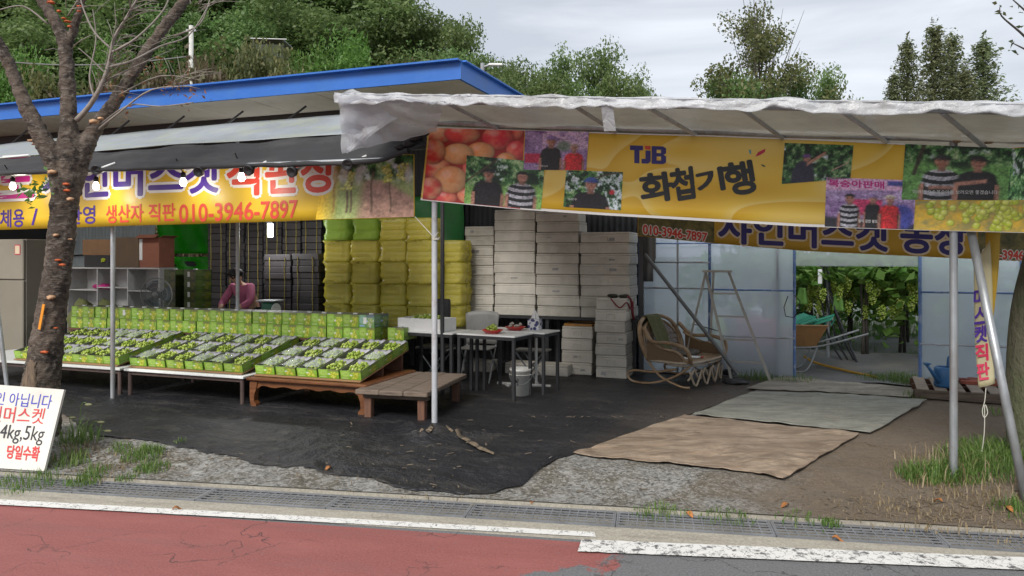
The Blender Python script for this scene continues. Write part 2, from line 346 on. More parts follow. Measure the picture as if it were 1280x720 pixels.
def fabricmat():
    m, t = newmat('woven weed fabric'); oc = nd(t, 'ShaderNodeTexCoord').outputs['Object']
    sx = nd(t, 'ShaderNodeSeparateXYZ', {0: oc})
    b = noisef(t, oc, 1.1, 6, .6); f_ = noisef(t, stretch(t, oc, (40, 40, 1)), 1, 3, .6)
    base = mixc(t, ramp(t, b, [(.3, 0.), (.7, 1.)]), (.007, .0076, .010), (.019, .020, .024))
    base = mixc(t, mth(t, 'MULTIPLY', ramp(t, noisef(t, stretch(t, oc, (.9, 1.6, 1)), 2.4, 8, .72), [(.55, 0.), (.78, 1.)]), .6), base, (.12, .105, .085))
    mud = ramp(t, mth(t, 'MULTIPLY_ADD', mth(t, 'ADD', sx.outputs[0], mth(t, 'MULTIPLY', b, .8)), .25, 0.0, clamp=True), [(.45, 0.), (.72, .8)])
    base = mixc(t, mud, base, (.075, .056, .038))
    sp = ramp(t, noisef(t, oc, 26, 3, .6), [(.74, 0.), (.78, .6)]); base = mixc(t, sp, base, (.16, .14, .11))
    wr = mth(t, 'ABSOLUTE', mth(t, 'SUBTRACT', noisef(t, stretch(t, oc, (.6, 1.6, 1)), 1.7, 5, .6, 1.2), .5)); wr = mth(t, 'MULTIPLY_ADD', wr, -2.0, noisef(t, oc, 14, 4, .6)); base = mixc(t, ramp(t, noisef(t, stretch(t, oc, (.35, 1.4, 1)), 2.1, 9, .75, .6), [(.5, 0.), (.66, .5)]), base, (.07, .066, .06))
    return finish(m, t, base, .5, mth(t, 'ADD', wr, mth(t, 'MULTIPLY', f_, .12)), .8, .035)
def linemat(dens):
    m, t = newmat('worn white road paint'); oc = nd(t, 'ShaderNodeTexCoord').outputs['Object']
    vo = nd(t, 'ShaderNodeTexVoronoi', {'Vector': nd(t, 'ShaderNodeVectorMath', {0: oc, 1: nd(t, 'ShaderNodeTexNoise', {'Vector': oc, 'Scale': 6.0, 'Detail': 4}).outputs['Color']}, operation='ADD').outputs[0], 'Scale': 4.2}, feature='DISTANCE_TO_EDGE').outputs['Distance']
    ck = ramp(t, vo, [(0., 1.), (.03, 0.)]); wn_ = ramp(t, noisef(t, oc, 14, 7, .75), [(dens, 0.), (dens + .06, 1.)])
    base = mixc(t, mth(t, 'MAXIMUM', ck, wn_), (.68, .67, .64), (.12, .12, .12))
    return finish(m, t, base, .7, noisef(t, oc, 80, 3), .3, .004)
def concmat():
    m, t = newmat('cast concrete'); oc = nd(t, 'ShaderNodeTexCoord').outputs['Object']; g = noisef(t, oc, 60, 4, .75); b = noisef(t, stretch(t, oc, (.5, 3, 1)), 3, 7, .7)
    base = mixc(t, ramp(t, g, [(.3, 0.), (.7, 1.)]), (.24, .22, .18), (.45, .42, .35)); base = mixc(t, ramp(t, b, [(.5, 0.), (.72, .7)]), base, (.15, .13, .11))
    return finish(m, t, base, .85, g, .4, .004)
road_m, ground_m, fabric_m, conc_m = roadmat(), groundmat(), fabricmat(), concmat()
grate_m = M('worn galvanised grating', (.29, .30, .32), .45, .3, 8, metal=.3, dirt=(.15, .135, .11), dscale=4)
mud_m = M('wet mud', (.02, .018, .015), .7, .4, 5)
film = sheetmat('greenhouse film', (.82, .89, .96), .50, .75, .14, .12, .8, .22)
filmw = sheetmat('milky greenhouse film', (.90, .92, .94), .68, .8, .3, .06, 1.5, .3)
canopyfilm = sheetmat('white canopy film', (.46, .43, .365), .16, .5, .4, .25, 1.4, .5, dirt=(.34, .30, .24))
clearfilm = sheetmat('clear plastic sheet', (.86, .87, .88), .55, .5, .15, .1, 3, .8)
tarp = sheetmat('grey white tarpaulin', (.36, .39, .41), 0, .15, .5, .25, 1.3, .4, dirt=(.40, .42, .25))
greentarp = sheetmat('green tarpaulin', (.06, .62, .03), 0, .6, .45, .3, 2.5, .6)
whitepanel = sheetmat('white corrugated plastic', (.75, .8, .82), 0, .6, .4, .12, 2, .2)
# ------------------------------------------------------------------ ground, road, drain
def span(lims, fine, far):
    a, b = lims; xs = list(np.arange(a, b + 1e-6, fine)); st_ = fine; x = b
    while x < far: st_ *= 1.35; x += st_; xs.append(x)
    st_ = fine; x = a; lo = []
    while x > -far: st_ *= 1.35; x -= st_; lo.append(x)
    return lo[::-1] + xs
rs = span((-2.5, 9.5), .075, 420); ns = [.17 + .07 * i for i in range(45)]
q = .07
while ns[-1] < 420: q *= 1.22; ns.append(ns[-1] + q)
gm = MB(); W = len(rs)
for n in ns:
    for r in rs:
        p = R(r, n); gm.v.append((p.x, p.y, H(p.x, p.y)))
gm.f = [(j * W + i, j * W + i + 1, (j + 1) * W + i + 1, (j + 1) * W + i) for j in range(len(ns) - 1) for i in range(W - 1)]; gm.m = [0] * len(gm.f)
kind(gm.build('ground', ground_m, smooth=True), 'structure')
mb = MB()
mb.prism([(-400, -400, -.25), (400, -400, -.25), (400, -.42, -.25), (-400, -.42, -.25)], (0, 0, .25))
o = kind(mb.build('road', road_m), 'structure'); o.location = RA; o.rotation_euler[2] = RTH
mb = MB(); mb.box((4, -.30, -.12), (40, .238, .252)); mb.box((4, .19, -.11), (40, .056, .262)); mb.box((4, 0, -.3), (40, .4, .05)); 
o = kind(mb.build('drain_channel', conc_m), 'structure'); o.location = RA; o.rotation_euler[2] = RTH
mb = MB().box((4, 0, -.262), (40, .34, .02)); o = mb.build('mud', mud_m, o)
def roadline(name, quad, mat, lab=None):
    vs = [gp(px, py, .011) for px, py in quad]; mb = MB(); a, b, c, e = vs
    mb.grid(lambda x, y: (a.lerp(b, x)).lerp(e.lerp(c, x), y) + Vector((0, mnoise.noise(Vector((x * 60, y * 2, 5))) * .006 * (1 if y in (0, 1) else 0), 0)), 120, 1)
    return kind(mb.build(name, mat), 'structure')
roadline('edge_line', [(-300, 607.5), (743, 665), (745, 671), (-300, 614.5)], linemat(.58))
roadline('edge_line', [(727, 674), (1420, 702), (1420, 718), (722, 689)], linemat(.53))
# gratings: bars along and across, one lift-out panel per metre
gb = MB()
for i in range(6): gb.box((0, -.125 + .05 * i, 0.0), (.99, .008, .007))
for i in range(17): gb.box((-.48 + .06 * i, 0, -.001), (.008, .28, .005))
gb.box((0, -.139, -.013), (.992, .012, .034)); gb.box((0, .139, -.013), (.992, .012, .034)); gb.box((-.492, 0, -.013), (.012, .28, .034)); gb.box((.492, 0, -.013), (.012, .28, .034))
gme = gb.mesh(grate_m); r0 = rn(*gp(770, 651, 0).xy)[0]; k = 0
for i in range(-5, 4):
    o = obj('drain_grate', gme); k += 1
    tag(o, f'steel drain grating along the road edge, {ORD[k]} panel from the left', 'drain grate', 'gratings of the roadside drain', R(r0 + .5 + 1.0 * i, 0, 0), RTH)
# weed fabric
def tfront(s):
    P = [(-9, -.35), (-4.4, -.55), (-3.5, -.95), (-2.9, -1.3), (-1.9, -1.36), (-.8, -1.46), (-.1, -1.45), (.62, -1.56), (1.15, -1.50), (1.33, -1.2), (1.40, -.65), (1.55, -.3), (2.2, 1.5), (2.75, 3.1), (3.0, 4.25)]
    for (a, b), (c, e) in zip(P, P[1:]):
        if s <= c: return b + (e - b) * (s - a) / (c - a) + .06 * mnoise.noise(Vector((s * 3, 0, 0))) + .035 * mnoise.noise(Vector((s * 9, 2, 0))) + .02 * mnoise.noise(Vector((s * 31, 4, 0)))
    return 4.25
def fab(a, b):
    s = -9 + 11.98 * a; f = tfront(s); t = f + (5.2 - f) * b * b ** .4 if b < 1 else 5.2
    p = S(s, t)
    fold = .05 * math.exp(-((s + .25 + (t + .05) * .9) / .05) ** 2) * sm(-.9, -.3, t) * sm(.25, 0, t) + .05 * math.exp(-((s - .25 + (t + .35) * -.9) / .06) ** 2) * sm(-.8, -.4, t) * sm(.2, -.1, t)
    mound = .06 * math.exp(-(s * s + t * t) / .05)
    z = H(p.x, p.y) + .008 + fold + mound + .02 * abs(mnoise.noise(Vector((s * 1.5, t * 3.5, 1)))) * (b > 0) + .012 * abs(mnoise.noise(Vector((s * 5 + t * 4, t * 2, 6)))) * (t < .4)
    return (s, t, z - FZ)
mb = MB().grid(fab, 260, 90); o = kind(mb.build('weed_fabric', fabric_m, smooth=True), 'structure'); o.location = S(0, 0); o.rotation_euler[2] = TH

def on(s, t): p = S(s, t); return Vector((p.x, p.y, max(H(p.x, p.y), 0)))
wf = bpy.data.objects['weed_fabric']; soil = M('bare soil', (.20, .155, .105), .9, .5, 14, bump=.5)
def patch(P, wd):
    Q_ = smoothpath([st(gp(x, y)) + (0,) for x, y in P], 8); n_ = len(Q_); mb = MB()
    def fn(x, y):
        k = min(int(x * (n_ - 1) + .5), n_ - 1); c = Q_[k]; w_ = wd * math.sin(math.pi * min(max(x, .03), .97)) ** .6 * (1 + .6 * mnoise.noise(Vector((x * 9, wd * 50, 0)))); tg = (Q_[min(k + 1, n_ - 1)] - Q_[max(k - 1, 0)]).normalized(); s_, t_ = c.x - tg.y * w_ * (y - .5), c.y + tg.x * w_ * (y - .5); p_ = S(s_, t_); fz_ = .06 * math.exp(-(s_ * s_ + t_ * t_) / .05) + .05 * math.exp(-((s_ - .25 + (t_ + .35) * -.9) / .06) ** 2) * sm(-.8, -.4, t_) * sm(.2, -.1, t_) + .05 * math.exp(-((s_ + .25 + (t_ + .05) * .9) / .05) ** 2) * sm(-.9, -.3, t_) * sm(.25, 0, t_)
        return Vector((s_, t_, H(p_.x, p_.y) - FZ + .034 + fz_ + .012 * math.sin(math.pi * y)))
    return mb.grid(fn, n_ * 2, 4).build('soil_patch', soil, wf, True)
patch([(558, 541), (572, 548), (590, 559), (606, 568), (618, 574)], .065); patch([(541, 541), (534, 546), (524, 551)], .05)
# flooring sheets on the dirt
def floorsheet(name, pts, label, col, col2, dirt, lift=.006):
    g = [gp(*p) for p in pts]; a, b, c, e = g
    m = M('floor sheet ' + name, col, .55, .2, 3, col2=col2, dirt=dirt, dscale=2.2, str_=(1, 3, 1), bump=.25, bdist=.003)
    tt_ = m.node_tree; pr_ = [n for n in tt_.nodes if n.type == 'BSDF_PRINCIPLED'][0]; src = pr_.inputs['Base Color'].links[0].from_socket; oc_ = nd(tt_, 'ShaderNodeTexCoord').outputs['Object']
    x1 = mixc(tt_, ramp(tt_, noisef(tt_, stretch(tt_, oc_, (.8, 2.6, 1)), 2.6, 9, .75, .8), [(.44, 0.), (.60, .8)]), src, tuple(v * .55 for v in col2)); x1 = mixc(tt_, ramp(tt_, noisef(tt_, oc_, 17, 6, .75), [(.52, 0.), (.66, .6)]), x1, (.16, .13, .10)); tt_.links.new(x1, pr_.inputs['Base Color'])
    base = on(*st((a + b + c + e) / 4)); base.z = 0
    def fn(x, y):
        p = (a.lerp(e, x)).lerp(b.lerp(c, x), y); nzz = mnoise.noise(p * 1.7)
        ed = min(x, 1 - x, y, 1 - y); p = p + Vector((nzz, mnoise.noise(p * 2 + Vector((3, 1, 0))), 0)) * .035 * (ed < .03)
        return Vector((p.x, p.y, max(H(p.x, p.y), FZ * .6) + .016 + lift + .02 * max(0, mnoise.noise(p * 1.3)) + (.02 * max(0, mnoise.noise(p * 5)) if ed < .05 else 0))) - base
    mb = MB().sheet(fn, 44, 30, .007); return tag(mb.build('floor_sheet', m, smooth=False), label, 'floor sheet', 'floor sheets laid on the yard', base)
floorsheet('a', [(717, 570), (855, 522), (1075, 545), (980, 597)], 'orange brown sheet of old flooring nearest the road', (.35, .275, .205), (.25, .18, .125), (.28, .24, .185))
floorsheet('b', [(866, 521), (945, 491), (1160, 502), (1090, 544)], 'grey green sheet of old flooring, the middle one of three', (.38, .38, .33), (.28, .285, .245), (.30, .26, .20), .012)
floorsheet('c', [(933, 489), (975, 474), (1143, 489), (1139, 499.5)], 'narrow beige sheet of old flooring by the greenhouse doorway', (.38, .345, .285), (.28, .25, .205), (.25, .21, .16), .018)
# ------------------------------------------------------------------ shed with the blue roof edge
bluepaint = M('blue sheet metal', (.028, .155, .56), .38, .12, 3, bump=.03, dirt=(.05, .16, .42), dscale=2)
soffit_m = M('cream sandwich panel', (.74, .70, .62), .5, .12, 2, bump=.05, dirt=(.5, .45, .37), rnd=.05)
SL = -.42                                             # right end of the shed roof
shed = thing('open_shed', 'long open shed with flat roof and bright blue roof edge', 'shed', S(0, 0, 0))
s0 = -11.0; k = 0
while s0 < SL - .05:
    s1 = min(s0 + 1.06, SL - .03)
    MB().rbox(((s0 + s1) / 2, 4.2, 3.90), (s1 - s0 - .012, 5.32, .13), .006).build('roof_panel', soffit_m, shed); s0 += 1.06
MB().box((-5.7, 1.5, 3.91), (10.62, .03, .205)).box((-5.7, 1.46, 4.02), (10.62, .12, .02)).build('front_fascia', bluepaint, shed)
MB().box((SL + .01, 4.2, 3.91), (.03, 5.36, .205)).box((SL + .02, 4.2, 4.02), (.12, 5.36, .018)).build('side_fascia', bluepaint, shed)
for t_ in (2.75, 3.6, 4.5): MB().box((-5.7, t_, 3.77), (10.5, .06, .12)).build('purlin', darksteel, shed)
for px in (297, 553): 
    s_, _ = at(px, 380, 1.6); MB().tube([(s_, 1.6, FZ), (s_, 1.6, 3.30)], .024, 10).build('post', rusty if px == 297 else darksteel, shed)
for s_ in (-8.5,): MB().tube([(s_, 1.75, FZ), (s_, 1.75, 3.71)], .024, 10).build('post', darksteel, shed)
for t_ in (1.75, 4.0): MB().tube([(-10.5, t_, 3.42), (SL - .1, t_, 3.42)], .022, 8).build('truss_pipe', darksteel, shed)
for i in range(10): MB().tube([(-10.2 + i, 1.75, 3.42), (-9.7 + i, 1.75, 3.70)], .014, 6).build('truss_brace', darksteel, shed)
darkwall = M('dark sheet wall', (.045, .045, .047), .7, .3, 4)
def corr(mb, s0, s1, t, z0, z1, p=.09, a=.012):
    n = int((s1 - s0) / (p / 4)); mb.sheet(lambda x, y: Vector((s0 + (s1 - s0) * x, t + a * math.sin((s1 - s0) * x / p * 2 * math.pi), z0 + (z1 - z0) * y)), n, 1, .003)
sg0, _ = at(194, 300, 4.95); sg1, _ = at(262, 300, 4.95)
mb = MB(); corr(mb, sg1, 1.25, 4.95, FZ, 3.75); mb.build('rear_wall', darkwall, shed)
mb = MB(); corr(mb, -10.8, sg0, 4.95, FZ, 3.0); mb.build('translucent_wall', whitepanel, shed)
MB().box((-10.9, 3.2, 1.85), (.06, 3.6, 3.5)).build('added_side_wall', darkwall, shed)  # left wall added to keep daylight out of the shed
MB().box(((sg0 + sg1) / 2, 4.93, 1.62), (sg1 - sg0 + .1, .05, .09)).build('rail', darksteel, shed)
mb = MB(); a_, za = at(60, 322, 4.9); b_, zb = at(195, 312, 4.9)
MB().bar((a_, 4.9, za), (b_, 4.9, zb), .05, .03).build('rail', darksteel, shed)
# green tarps hung in the gap of the rear wall
for (y0_, y1_, lab) in ((268, 317, 'bright green tarpaulin lit from behind on the shed rear wall'), (321, 345, 'darker green tarpaulin strip below the bright one on the shed rear wall')):
    (a, z1_), (b, z0_) = at(197, y0_, 4.9), at(258, y1_, 4.9); b, _ = at(262, y1_, 4.9)
    ce = S((a + b) / 2, 4.9, z0_); wd = b - a
    mb = MB().sheet(lambda x, y: Vector(((x - .5) * wd, .035 * mnoise.noise(Vector((x * 4, y * 2, y0_))) + .02 * math.sin(x * 17 + y * 5), (z1_ - z0_) * y)), 26, 12, .003)
    tag(mb.build('green_tarp', greentarp, smooth=True), lab, 'tarpaulin', 'green tarps at the back', ce, TH)
(a, z1_), (b, z0_) = at(430, 270, 4.85), at(580, 325, 4.85); wd = b - a
mb = MB().sheet(lambda x, y: Vector(((x - .5) * wd, .05 * mnoise.noise(Vector((x * 5, y * 3, 9))), (z1_ - z0_ + .3) * y)), 30, 10, .003)
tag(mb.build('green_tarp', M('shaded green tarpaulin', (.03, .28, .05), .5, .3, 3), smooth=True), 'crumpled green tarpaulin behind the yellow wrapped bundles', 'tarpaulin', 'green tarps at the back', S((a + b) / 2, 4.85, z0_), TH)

# ------------------------------------------------------------------ left awning: tarp, black shade cloth, frame
def interp(P, x):
    for (a, b), (c, e) in zip(P, P[1:]):
        if x <= c: return b + (e - b) * (x - a) / (c - a)
    return P[-1][1]
yb = [(-90, 222), (0, 217), (100, 213), (300, 207), (430, 204), (478, 200), (505, 190), (535, 181)]
yt = [(-90, 205), (0, 199), (110, 191), (320, 177), (533, 163)]
y2 = [(-90, 188), (0, 180), (300, 153), (450, 142)]
awn = thing('stall_awning', 'grey awning with sagging black shade cloth along the stall front', 'awning', S(0, 0, 0))
def blk(x, y):
    px = -90 + 623 * x; (sa, za), (sb, zb) = at(px, interp(yb, px), -.5), at(px, interp(yt, px), -.14)
    p = Vector((sa, -.5, za)).lerp(Vector((sb, -.14, zb)), y); wv = mnoise.noise(Vector((p.x * 1.2, y * 6, 0)))
    return p + Vector((0, 0, .022 * wv - .02 * math.sin(math.pi * y) + .008 * math.sin(p.x * 9 + y * 3))) + Vector((0, .02 * wv, 0)) * (y < .1)
MB().sheet(blk, 140, 14, .004).build('shade_cloth', blackcloth, awn, True)
def fr(x, y):                                         # rolled lower hem of the cloth
    px = -90 + 600 * x; sa, za = at(px, interp(yb, px), -.5); q = 2 * math.pi * y; r = .022 + .012 * mnoise.noise(Vector((sa * 4, y * 3, 2)))
    return Vector((sa, -.49 + r * math.cos(q), za + r * math.sin(q)))
MB().grid(fr, 120, 8).build('rolled_hem', blackcloth, awn, True)
def wht(x, y):
    px = -90 + 535 * x; (sa, za), (sb, zb) = at(px, interp(yt, px), -.12), at(px, interp(y2, px), 1.4)
    p = Vector((sa, -.12, za + .02)).lerp(Vector((sb, 1.4, zb)), y); return p + Vector((0, 0, -.05 * math.sin(math.pi * y) + .03 * mnoise.noise(Vector((p.x * .8, y * 3, 4)))))
MB().sheet(wht, 90, 12, .004).build('tarp', tarp, awn, True)
# cluster of knotted black cloth at the right end
mb = MB()
for (px, py, r) in ((520, 172, .05), (528, 166, .045), (512, 180, .05), (500, 184, .04)):
    s_, z_ = at(px, py, -.42); mb.blob((s_, -.42, z_), (r * 1.4, r, r * .7), 10, 7, jit=.5)
mb.build('knotted_cloth', blackcloth, awn, True)
s_a, z_a = at(-90, 222, -.5); s_b, z_b = at(478, 200, -.5)
MB().tube([(s_a, -.46, z_a + .01), (s_b, -.46, z_b + .01)], .018, 8).build('front_pipe', steel, awn)
s_, z_ = at(141, 215, .1); MB().tube([(s_, .1, FZ), (s_, .1, z_ + .1)], .0265, 12).build('pole', steel, awn)
MB().tube([(s_, .1, z_), (s_ , -.48, z_ - .06)], .02, 8).build('arm', steel, awn)
pa, pb = at(-8, 270, .0), at(19, 478, .0); MB().tube([(pa[0], -.1, pa[1]), (pb[0] + .02, -.1, FZ - .02)], .025, 12).build('slanted_pole', steel, awn)
for px in (60, 250, 420):
    (sa, za), (sb, zb) = at(px, interp(yb, px) - 3, -.46), at(px, interp(y2, px), 1.4)
    MB().tube([(sa, -.46, za - .02), (sb, 1.45, zb - .06)], .014, 6).build('rafter', darksteel, awn)

# ------------------------------------------------------------------ right canopy
can = thing('market_canopy', 'pipe frame canopy roofed with dirty white plastic film', 'canopy', S(0, 0, 0))
zf = lambda s: 3.085 - .087 * s
zp = lambda s: 3.03 - .092 * s
def roof(x, y):
    s = -.42 + 7.4 * x; t = -1.02 + (5.4 - 1.1 * sm(1.25, 1.35, s)) * y; z = zf(s) + (zp(s) - zf(s)) * sm(-1, .1, t) * 1.0
    return Vector((s, t, z + .025 * mnoise.noise(Vector((s * 1.6, t * 1.6, 0))) + .012 * math.sin(s * 5.2) * (t < 0)))
MB().sheet(roof, 130, 60, .004).build('roof_film', canopyfilm, can, True)
def fringe(x, y):
    s = -.42 + 7.4 * x; ln = .055 + .04 * mnoise.noise(Vector((s * 1.8, 0, 7))) + .03 * mnoise.noise(Vector((s * 7, 0, 1)))
    return Vector((s, -1.045 - .02 * y + .025 * mnoise.noise(Vector((s * 6, y * 2, 3))) + .018 * mnoise.noise(Vector((s * 19, y * 5, 8))), zf(s) + .03 * abs(mnoise.noise(Vector((s * 3, 5, 0)))) + .01 - (ln + .03) * y))
whitefilm = sheetmat('grimy white film', (.74, .755, .78), .12, .4, .25, .2, 7, 1.0, dirt=(.42, .41, .39))
MB().sheet(fringe, 240, 6, .004).build('folded_edge', whitefilm, can, True)
def topfold(x, y):
    s = -.42 + 7.4 * x; q = y * math.pi; r = .010 + .018 * max(0, mnoise.noise(Vector((s * 2.4, 9, 0)))) + .010 * mnoise.noise(Vector((s * 8, 3, 0)))
    return Vector((s, -1.0 + .055 * math.cos(q), zf(s) + .005 + r * math.sin(q) * 1.2))
MB().grid(topfold, 220, 6).build('bunched_film', whitefilm, can, True)
pp = [at(px, py, 0) for px, py in ((535, 153), (640, 157.5), (960, 167), (1290, 174))]; pp.append((6.8, pp[-1][1] - .18))
MB().tube([(s, .0, z) for s, z in pp], .034, 10).build('front_pipe', steel, can)
MB().tube([(-.42, -.97, zf(-.42) - .03), (3, -.97, zf(3) - .03), (6.9, -.97, zf(6.9) - .03)], .02, 8).build('edge_pipe', steel, can)
for a, b in (((560, 134), (628, 160)), ((718, 137), (777, 164)), ((810, 131), (878, 167)), ((928, 133), (985, 167)), ((1052, 133), (1115, 176)), ((1178, 134), (1234, 186)), ((1300, 134), (1350, 190))):
    (sa, za), (sb, zb) = at(*a, -.97), at(*b, .1); za = zf(sa) - .045; zb = zp(sb) - .045
    k_ = (sb - sa) / 1.07
    MB().tube([(sa, -.97, za), (sb, .1, zb), (sb + k_ * 3.1 * .4, 3.2, zp(sb) - .06)], .0165, 8).build('rafter', rusty, can)
MB().tube([(0, 0, FZ - .02), (0, 0, pp[0][1])], .028, 14).build('pole', rusty, can)
pB = gp(1192, 610, 0); sB, tB = st(pB); MB().tube([(sB, tB, H(pB.x, pB.y) - .03), (sB, 0.0, at(1192, 172, 0)[1])] if abs(tB) > .3 else [(sB, tB, -.03), (sB, tB, at(1192, 172, tB)[1])], .028, 14).build('pole', steel, can)
sC, zC = at(800, 280, 3.9); MB().box((sC, 4.0, 1.6), (.06, .06, 3.0)).build('rear_post', darksteel, can)
for s_ in (6.6,): MB().tube([(s_, 3.2, FZ), (s_, 3.2, zp(s_) - .06)], .024, 8).build('rear_post', steel, can)
MB().tube([(-.4, 3.2, zp(0)- .07), (6.9, 3.2, zp(6.9) - .07)], .02, 8).build('rear_pipe', steel, can)
(sa, za), (sb, zb) = at(809, 318, 3.85), at(895, 432, 3.85); MB().tube([(sa - .03, 3.85, za), (sb, 3.85, zb), (sb + (sb - sa) * .3, 3.85, zb + (zb - za) * .3)], .025, 10).build('diagonal_brace', M('dull grey pipe', (.14, .145, .15), .45, .3, 8, metal=.3), can)
for px, py in ((1196, 171), (1236, 172)):
    s_, z_ = at(px, py, -.03); MB().rbox((s_, -.03, z_), (.05, .05, .09), .005).build('clamp', M('wood block', (.25, .16, .09)), can)
# crumpled clear sheet and tape at the left corner
def flap(x, y):
    c = [at(427, 119, -1.03), at(560, 128, -1.03), at(434, 192, -.78), at(548, 167, -.45)]; ts = (-1.04, -1.04, -.8, -.47)
    P = [Vector((s, t, z)) for (s, z), t in zip(c, ts)]; p = P[0].lerp(P[1], x).lerp(P[2].lerp(P[3], x), y)
    return p + Vector((.02 * mnoise.noise(p * 6), -.07 * abs(mnoise.noise(p * 5 + Vector((1, 2, 3)))) - .03, .035 * mnoise.noise(p * 7)))
MB().sheet(flap, 34, 26, .002).build('clear_flap', clearfilm, can, False)
def flap2(x, y):
    P = [Vector((*at(px, py, t)[:1], t, at(px, py, t)[1])) for px, py, t in ((425, 121, -1.06), (441, 111, -1.0), (436, 192, -.8), (497, 147, -.9))]
    p = P[0].lerp(P[1], x).lerp(P[2].lerp(P[3], x), y); return p + Vector((.03 * mnoise.noise(p * 9), -.06 * mnoise.noise(p * 8), .02 * mnoise.noise(p * 11)))
MB().sheet(flap2, 14, 18, .002).build('clear_flap', clearfilm, can, False)
(sa, za), (sb, zb) = at(759, 131, -1.05), at(757, 164, -.2)
MB().sheet(lambda x, y: Vector((sa - .045 + .09 * x, -1.06 + .1 * y, za + (at(757, 164, -.96)[1] - za) * y)), 2, 4, .003).build('tape_strip', whitefilm, can)
# hanging grey sheet by the rear post
(sa, za), (sb, zb) = at(803, 290, 4.1), at(820, 352, 4.1)
MB().sheet(lambda x, y: Vector((sa + (sb - sa) * x * (1 if y < .8 else .8), 4.08 + .02 * math.sin(9 * x), za + .3 + (zb - za - .3) * y)), 6, 6, .003).build('hanging_sheet', M('grey sheet', (.14, .145, .15), .6), can, True)
# slanting prop pipe at the right
a, b = wp(1213, 285, 5.75), gp(1283, 628, .05)
tag(MB().tube([a - b, Vector((0, 0, 0))], .03, 14).build('steel_prop', steel, smooth=True), 'slanting galvanised prop pipe at the right beside the yellow flag', 'pipe', None, b)
bpy.context.view_layer.update()

# ------------------------------------------------------------------ greenhouse
gh = thing('greenhouse', 'plastic film greenhouse with blue pipe frame and open doorway', 'greenhouse', S(0, 0, 0))
GT = 4.3; g0, g1 = 1.15, 9.5; d0 = at(993, 400, GT)[0]; d1 = at(1150, 400, GT)[0]
def filmwall(a, b, z0, z1, mat=film, t=GT + .03):
    MB().sheet(lambda x, y: Vector((a + (b - a) * x, t + .03 * mnoise.noise(Vector(((a + (b - a) * x) * 2.2, y * 2.5, 3))), z0 + (z1 - z0) * y)), max(6, int((b - a) * 14)), 16, .002).build('film_wall', mat, gh, True)
sp = [g0, at(847, 400, GT)[0], at(887, 400, GT)[0], d0, d1, at(1277, 400, GT)[0], 7.9, g1]
for a, b in ((sp[0], sp[2]), (sp[2], sp[3]), (sp[4], sp[5]), (sp[5], sp[6]), (sp[6], sp[7])): filmwall(a, b, FZ - .02, 2.0)
zh = at(1070, 333, GT)[1]; filmwall(d0, d1, zh, 2.0, filmw, GT + .06)
def arc(x, y, s0=g0, s1=g1):
    q = math.pi * y; return Vector((s0 + (s1 - s0) * x, GT + 3.7 - 3.72 * math.cos(q), 2.0 + 1.35 * math.sin(q) + .01 * mnoise.noise(Vector((x * 30, y * 9, 0)))))
MB().sheet(arc, 60, 20, .002).build('film_roof', filmw, gh, True)
MB().sheet(lambda x, y: Vector((g0 + (g1 - g0) * x, GT + 7.42, FZ + 1.92 * y)), 20, 4, .002).build('film_wall', filmw, gh, True)
for e_ in (g0, g1):
    MB().sheet(lambda x, y: Vector((e_, GT + 7.4 * x, FZ + (1.9 + 1.35 * math.sin(math.pi * x)) * y)), 20, 4, .002).build('end_film', filmw, gh, True)
for i, s_ in enumerate(sp):
    MB().tube([(s_, GT, FZ - .05), (s_, GT, 2.0)], .02 if i != 1 else .014, 10).build('post', steel if i == 1 else bluesteel, gh)
s_, _ = at(972, 400, GT); MB().tube([(s_, GT + .06, FZ), (s_, GT + .06, 2.0)], .02, 8).build('post', steel, gh)
for a, b, py, mat in ((sp[0], sp[2], 361, steel), (sp[0], sp[2], 328, steel), (sp[2], d0, 362, bluesteel), (d1, g1, 366, bluesteel), (g0, g1, 302, bluesteel)):
    z_ = at(900 if b < 4 else 1215, py, GT)[1]; MB().tube([(a, GT - .02, z_), (b, GT - .02, z_)], .012, 8).build('rail', mat, gh)
for a, b, px in ((sp[2], d0, 940), (d1, sp[5], 1215)):
    z_ = at(px, 421 if px < 1000 else 432, GT)[1]
    MB().tube([(a + (b - a) * i / 30, GT - .02 + .006 * math.sin(i * 2.1), z_ + .008 * mnoise.noise(Vector((i * .7, 1, 0)))) for i in range(31)], [.012 + .008 * abs(mnoise.noise(Vector((i * .9, 4, 0)))) for i in range(31)], 6).build('twisted_film', whitefilm, gh, True)
    MB().tube([(a, GT - .01, z_), (b, GT - .01, z_)], .009, 6).build('rail', bluesteel, gh)
for s_ in np.linspace(g0, g1, 8):
    MB().tube([arc(0, y, s_, s_) - Vector((0, 0, .02)) for y in np.linspace(0, 1, 14)], .014, 6).build('hoop', steel, gh)
a_ = [at(px, py, GT - .04) for px, py in ((985, 370), (980, 384), (982, 395), (992, 397), (999, 388), (1000, 376), (993, 369))]
MB().tube([(s, GT - .05, z) for s, z in a_], .007, 6).build('wire_loop', blackplastic, gh)
def ifab(x, y):
    s = g0 + .1 + (g1 - g0 - .2) * x; t = GT - .1 + 7.3 * y; p = S(s, t); return Vector((s, t, H(p.x, p.y) + .02 + .14 * sm(.18, .0, abs(y - .30)) * 1.0 + .02 * mnoise.noise(Vector((s * 2, t * 2, 0)))))
gfab = M('grey black ground cloth', (.17, .17, .175), .6, .4, 2, dirt=(.22, .2, .16), dscale=1.5, bump=.4)
o = kind(MB().grid(ifab, 60, 60).build('ground_cloth', gfab, smooth=True), 'structure'); o.location = S(0, 0, 0); o.rotation_euler[2] = TH
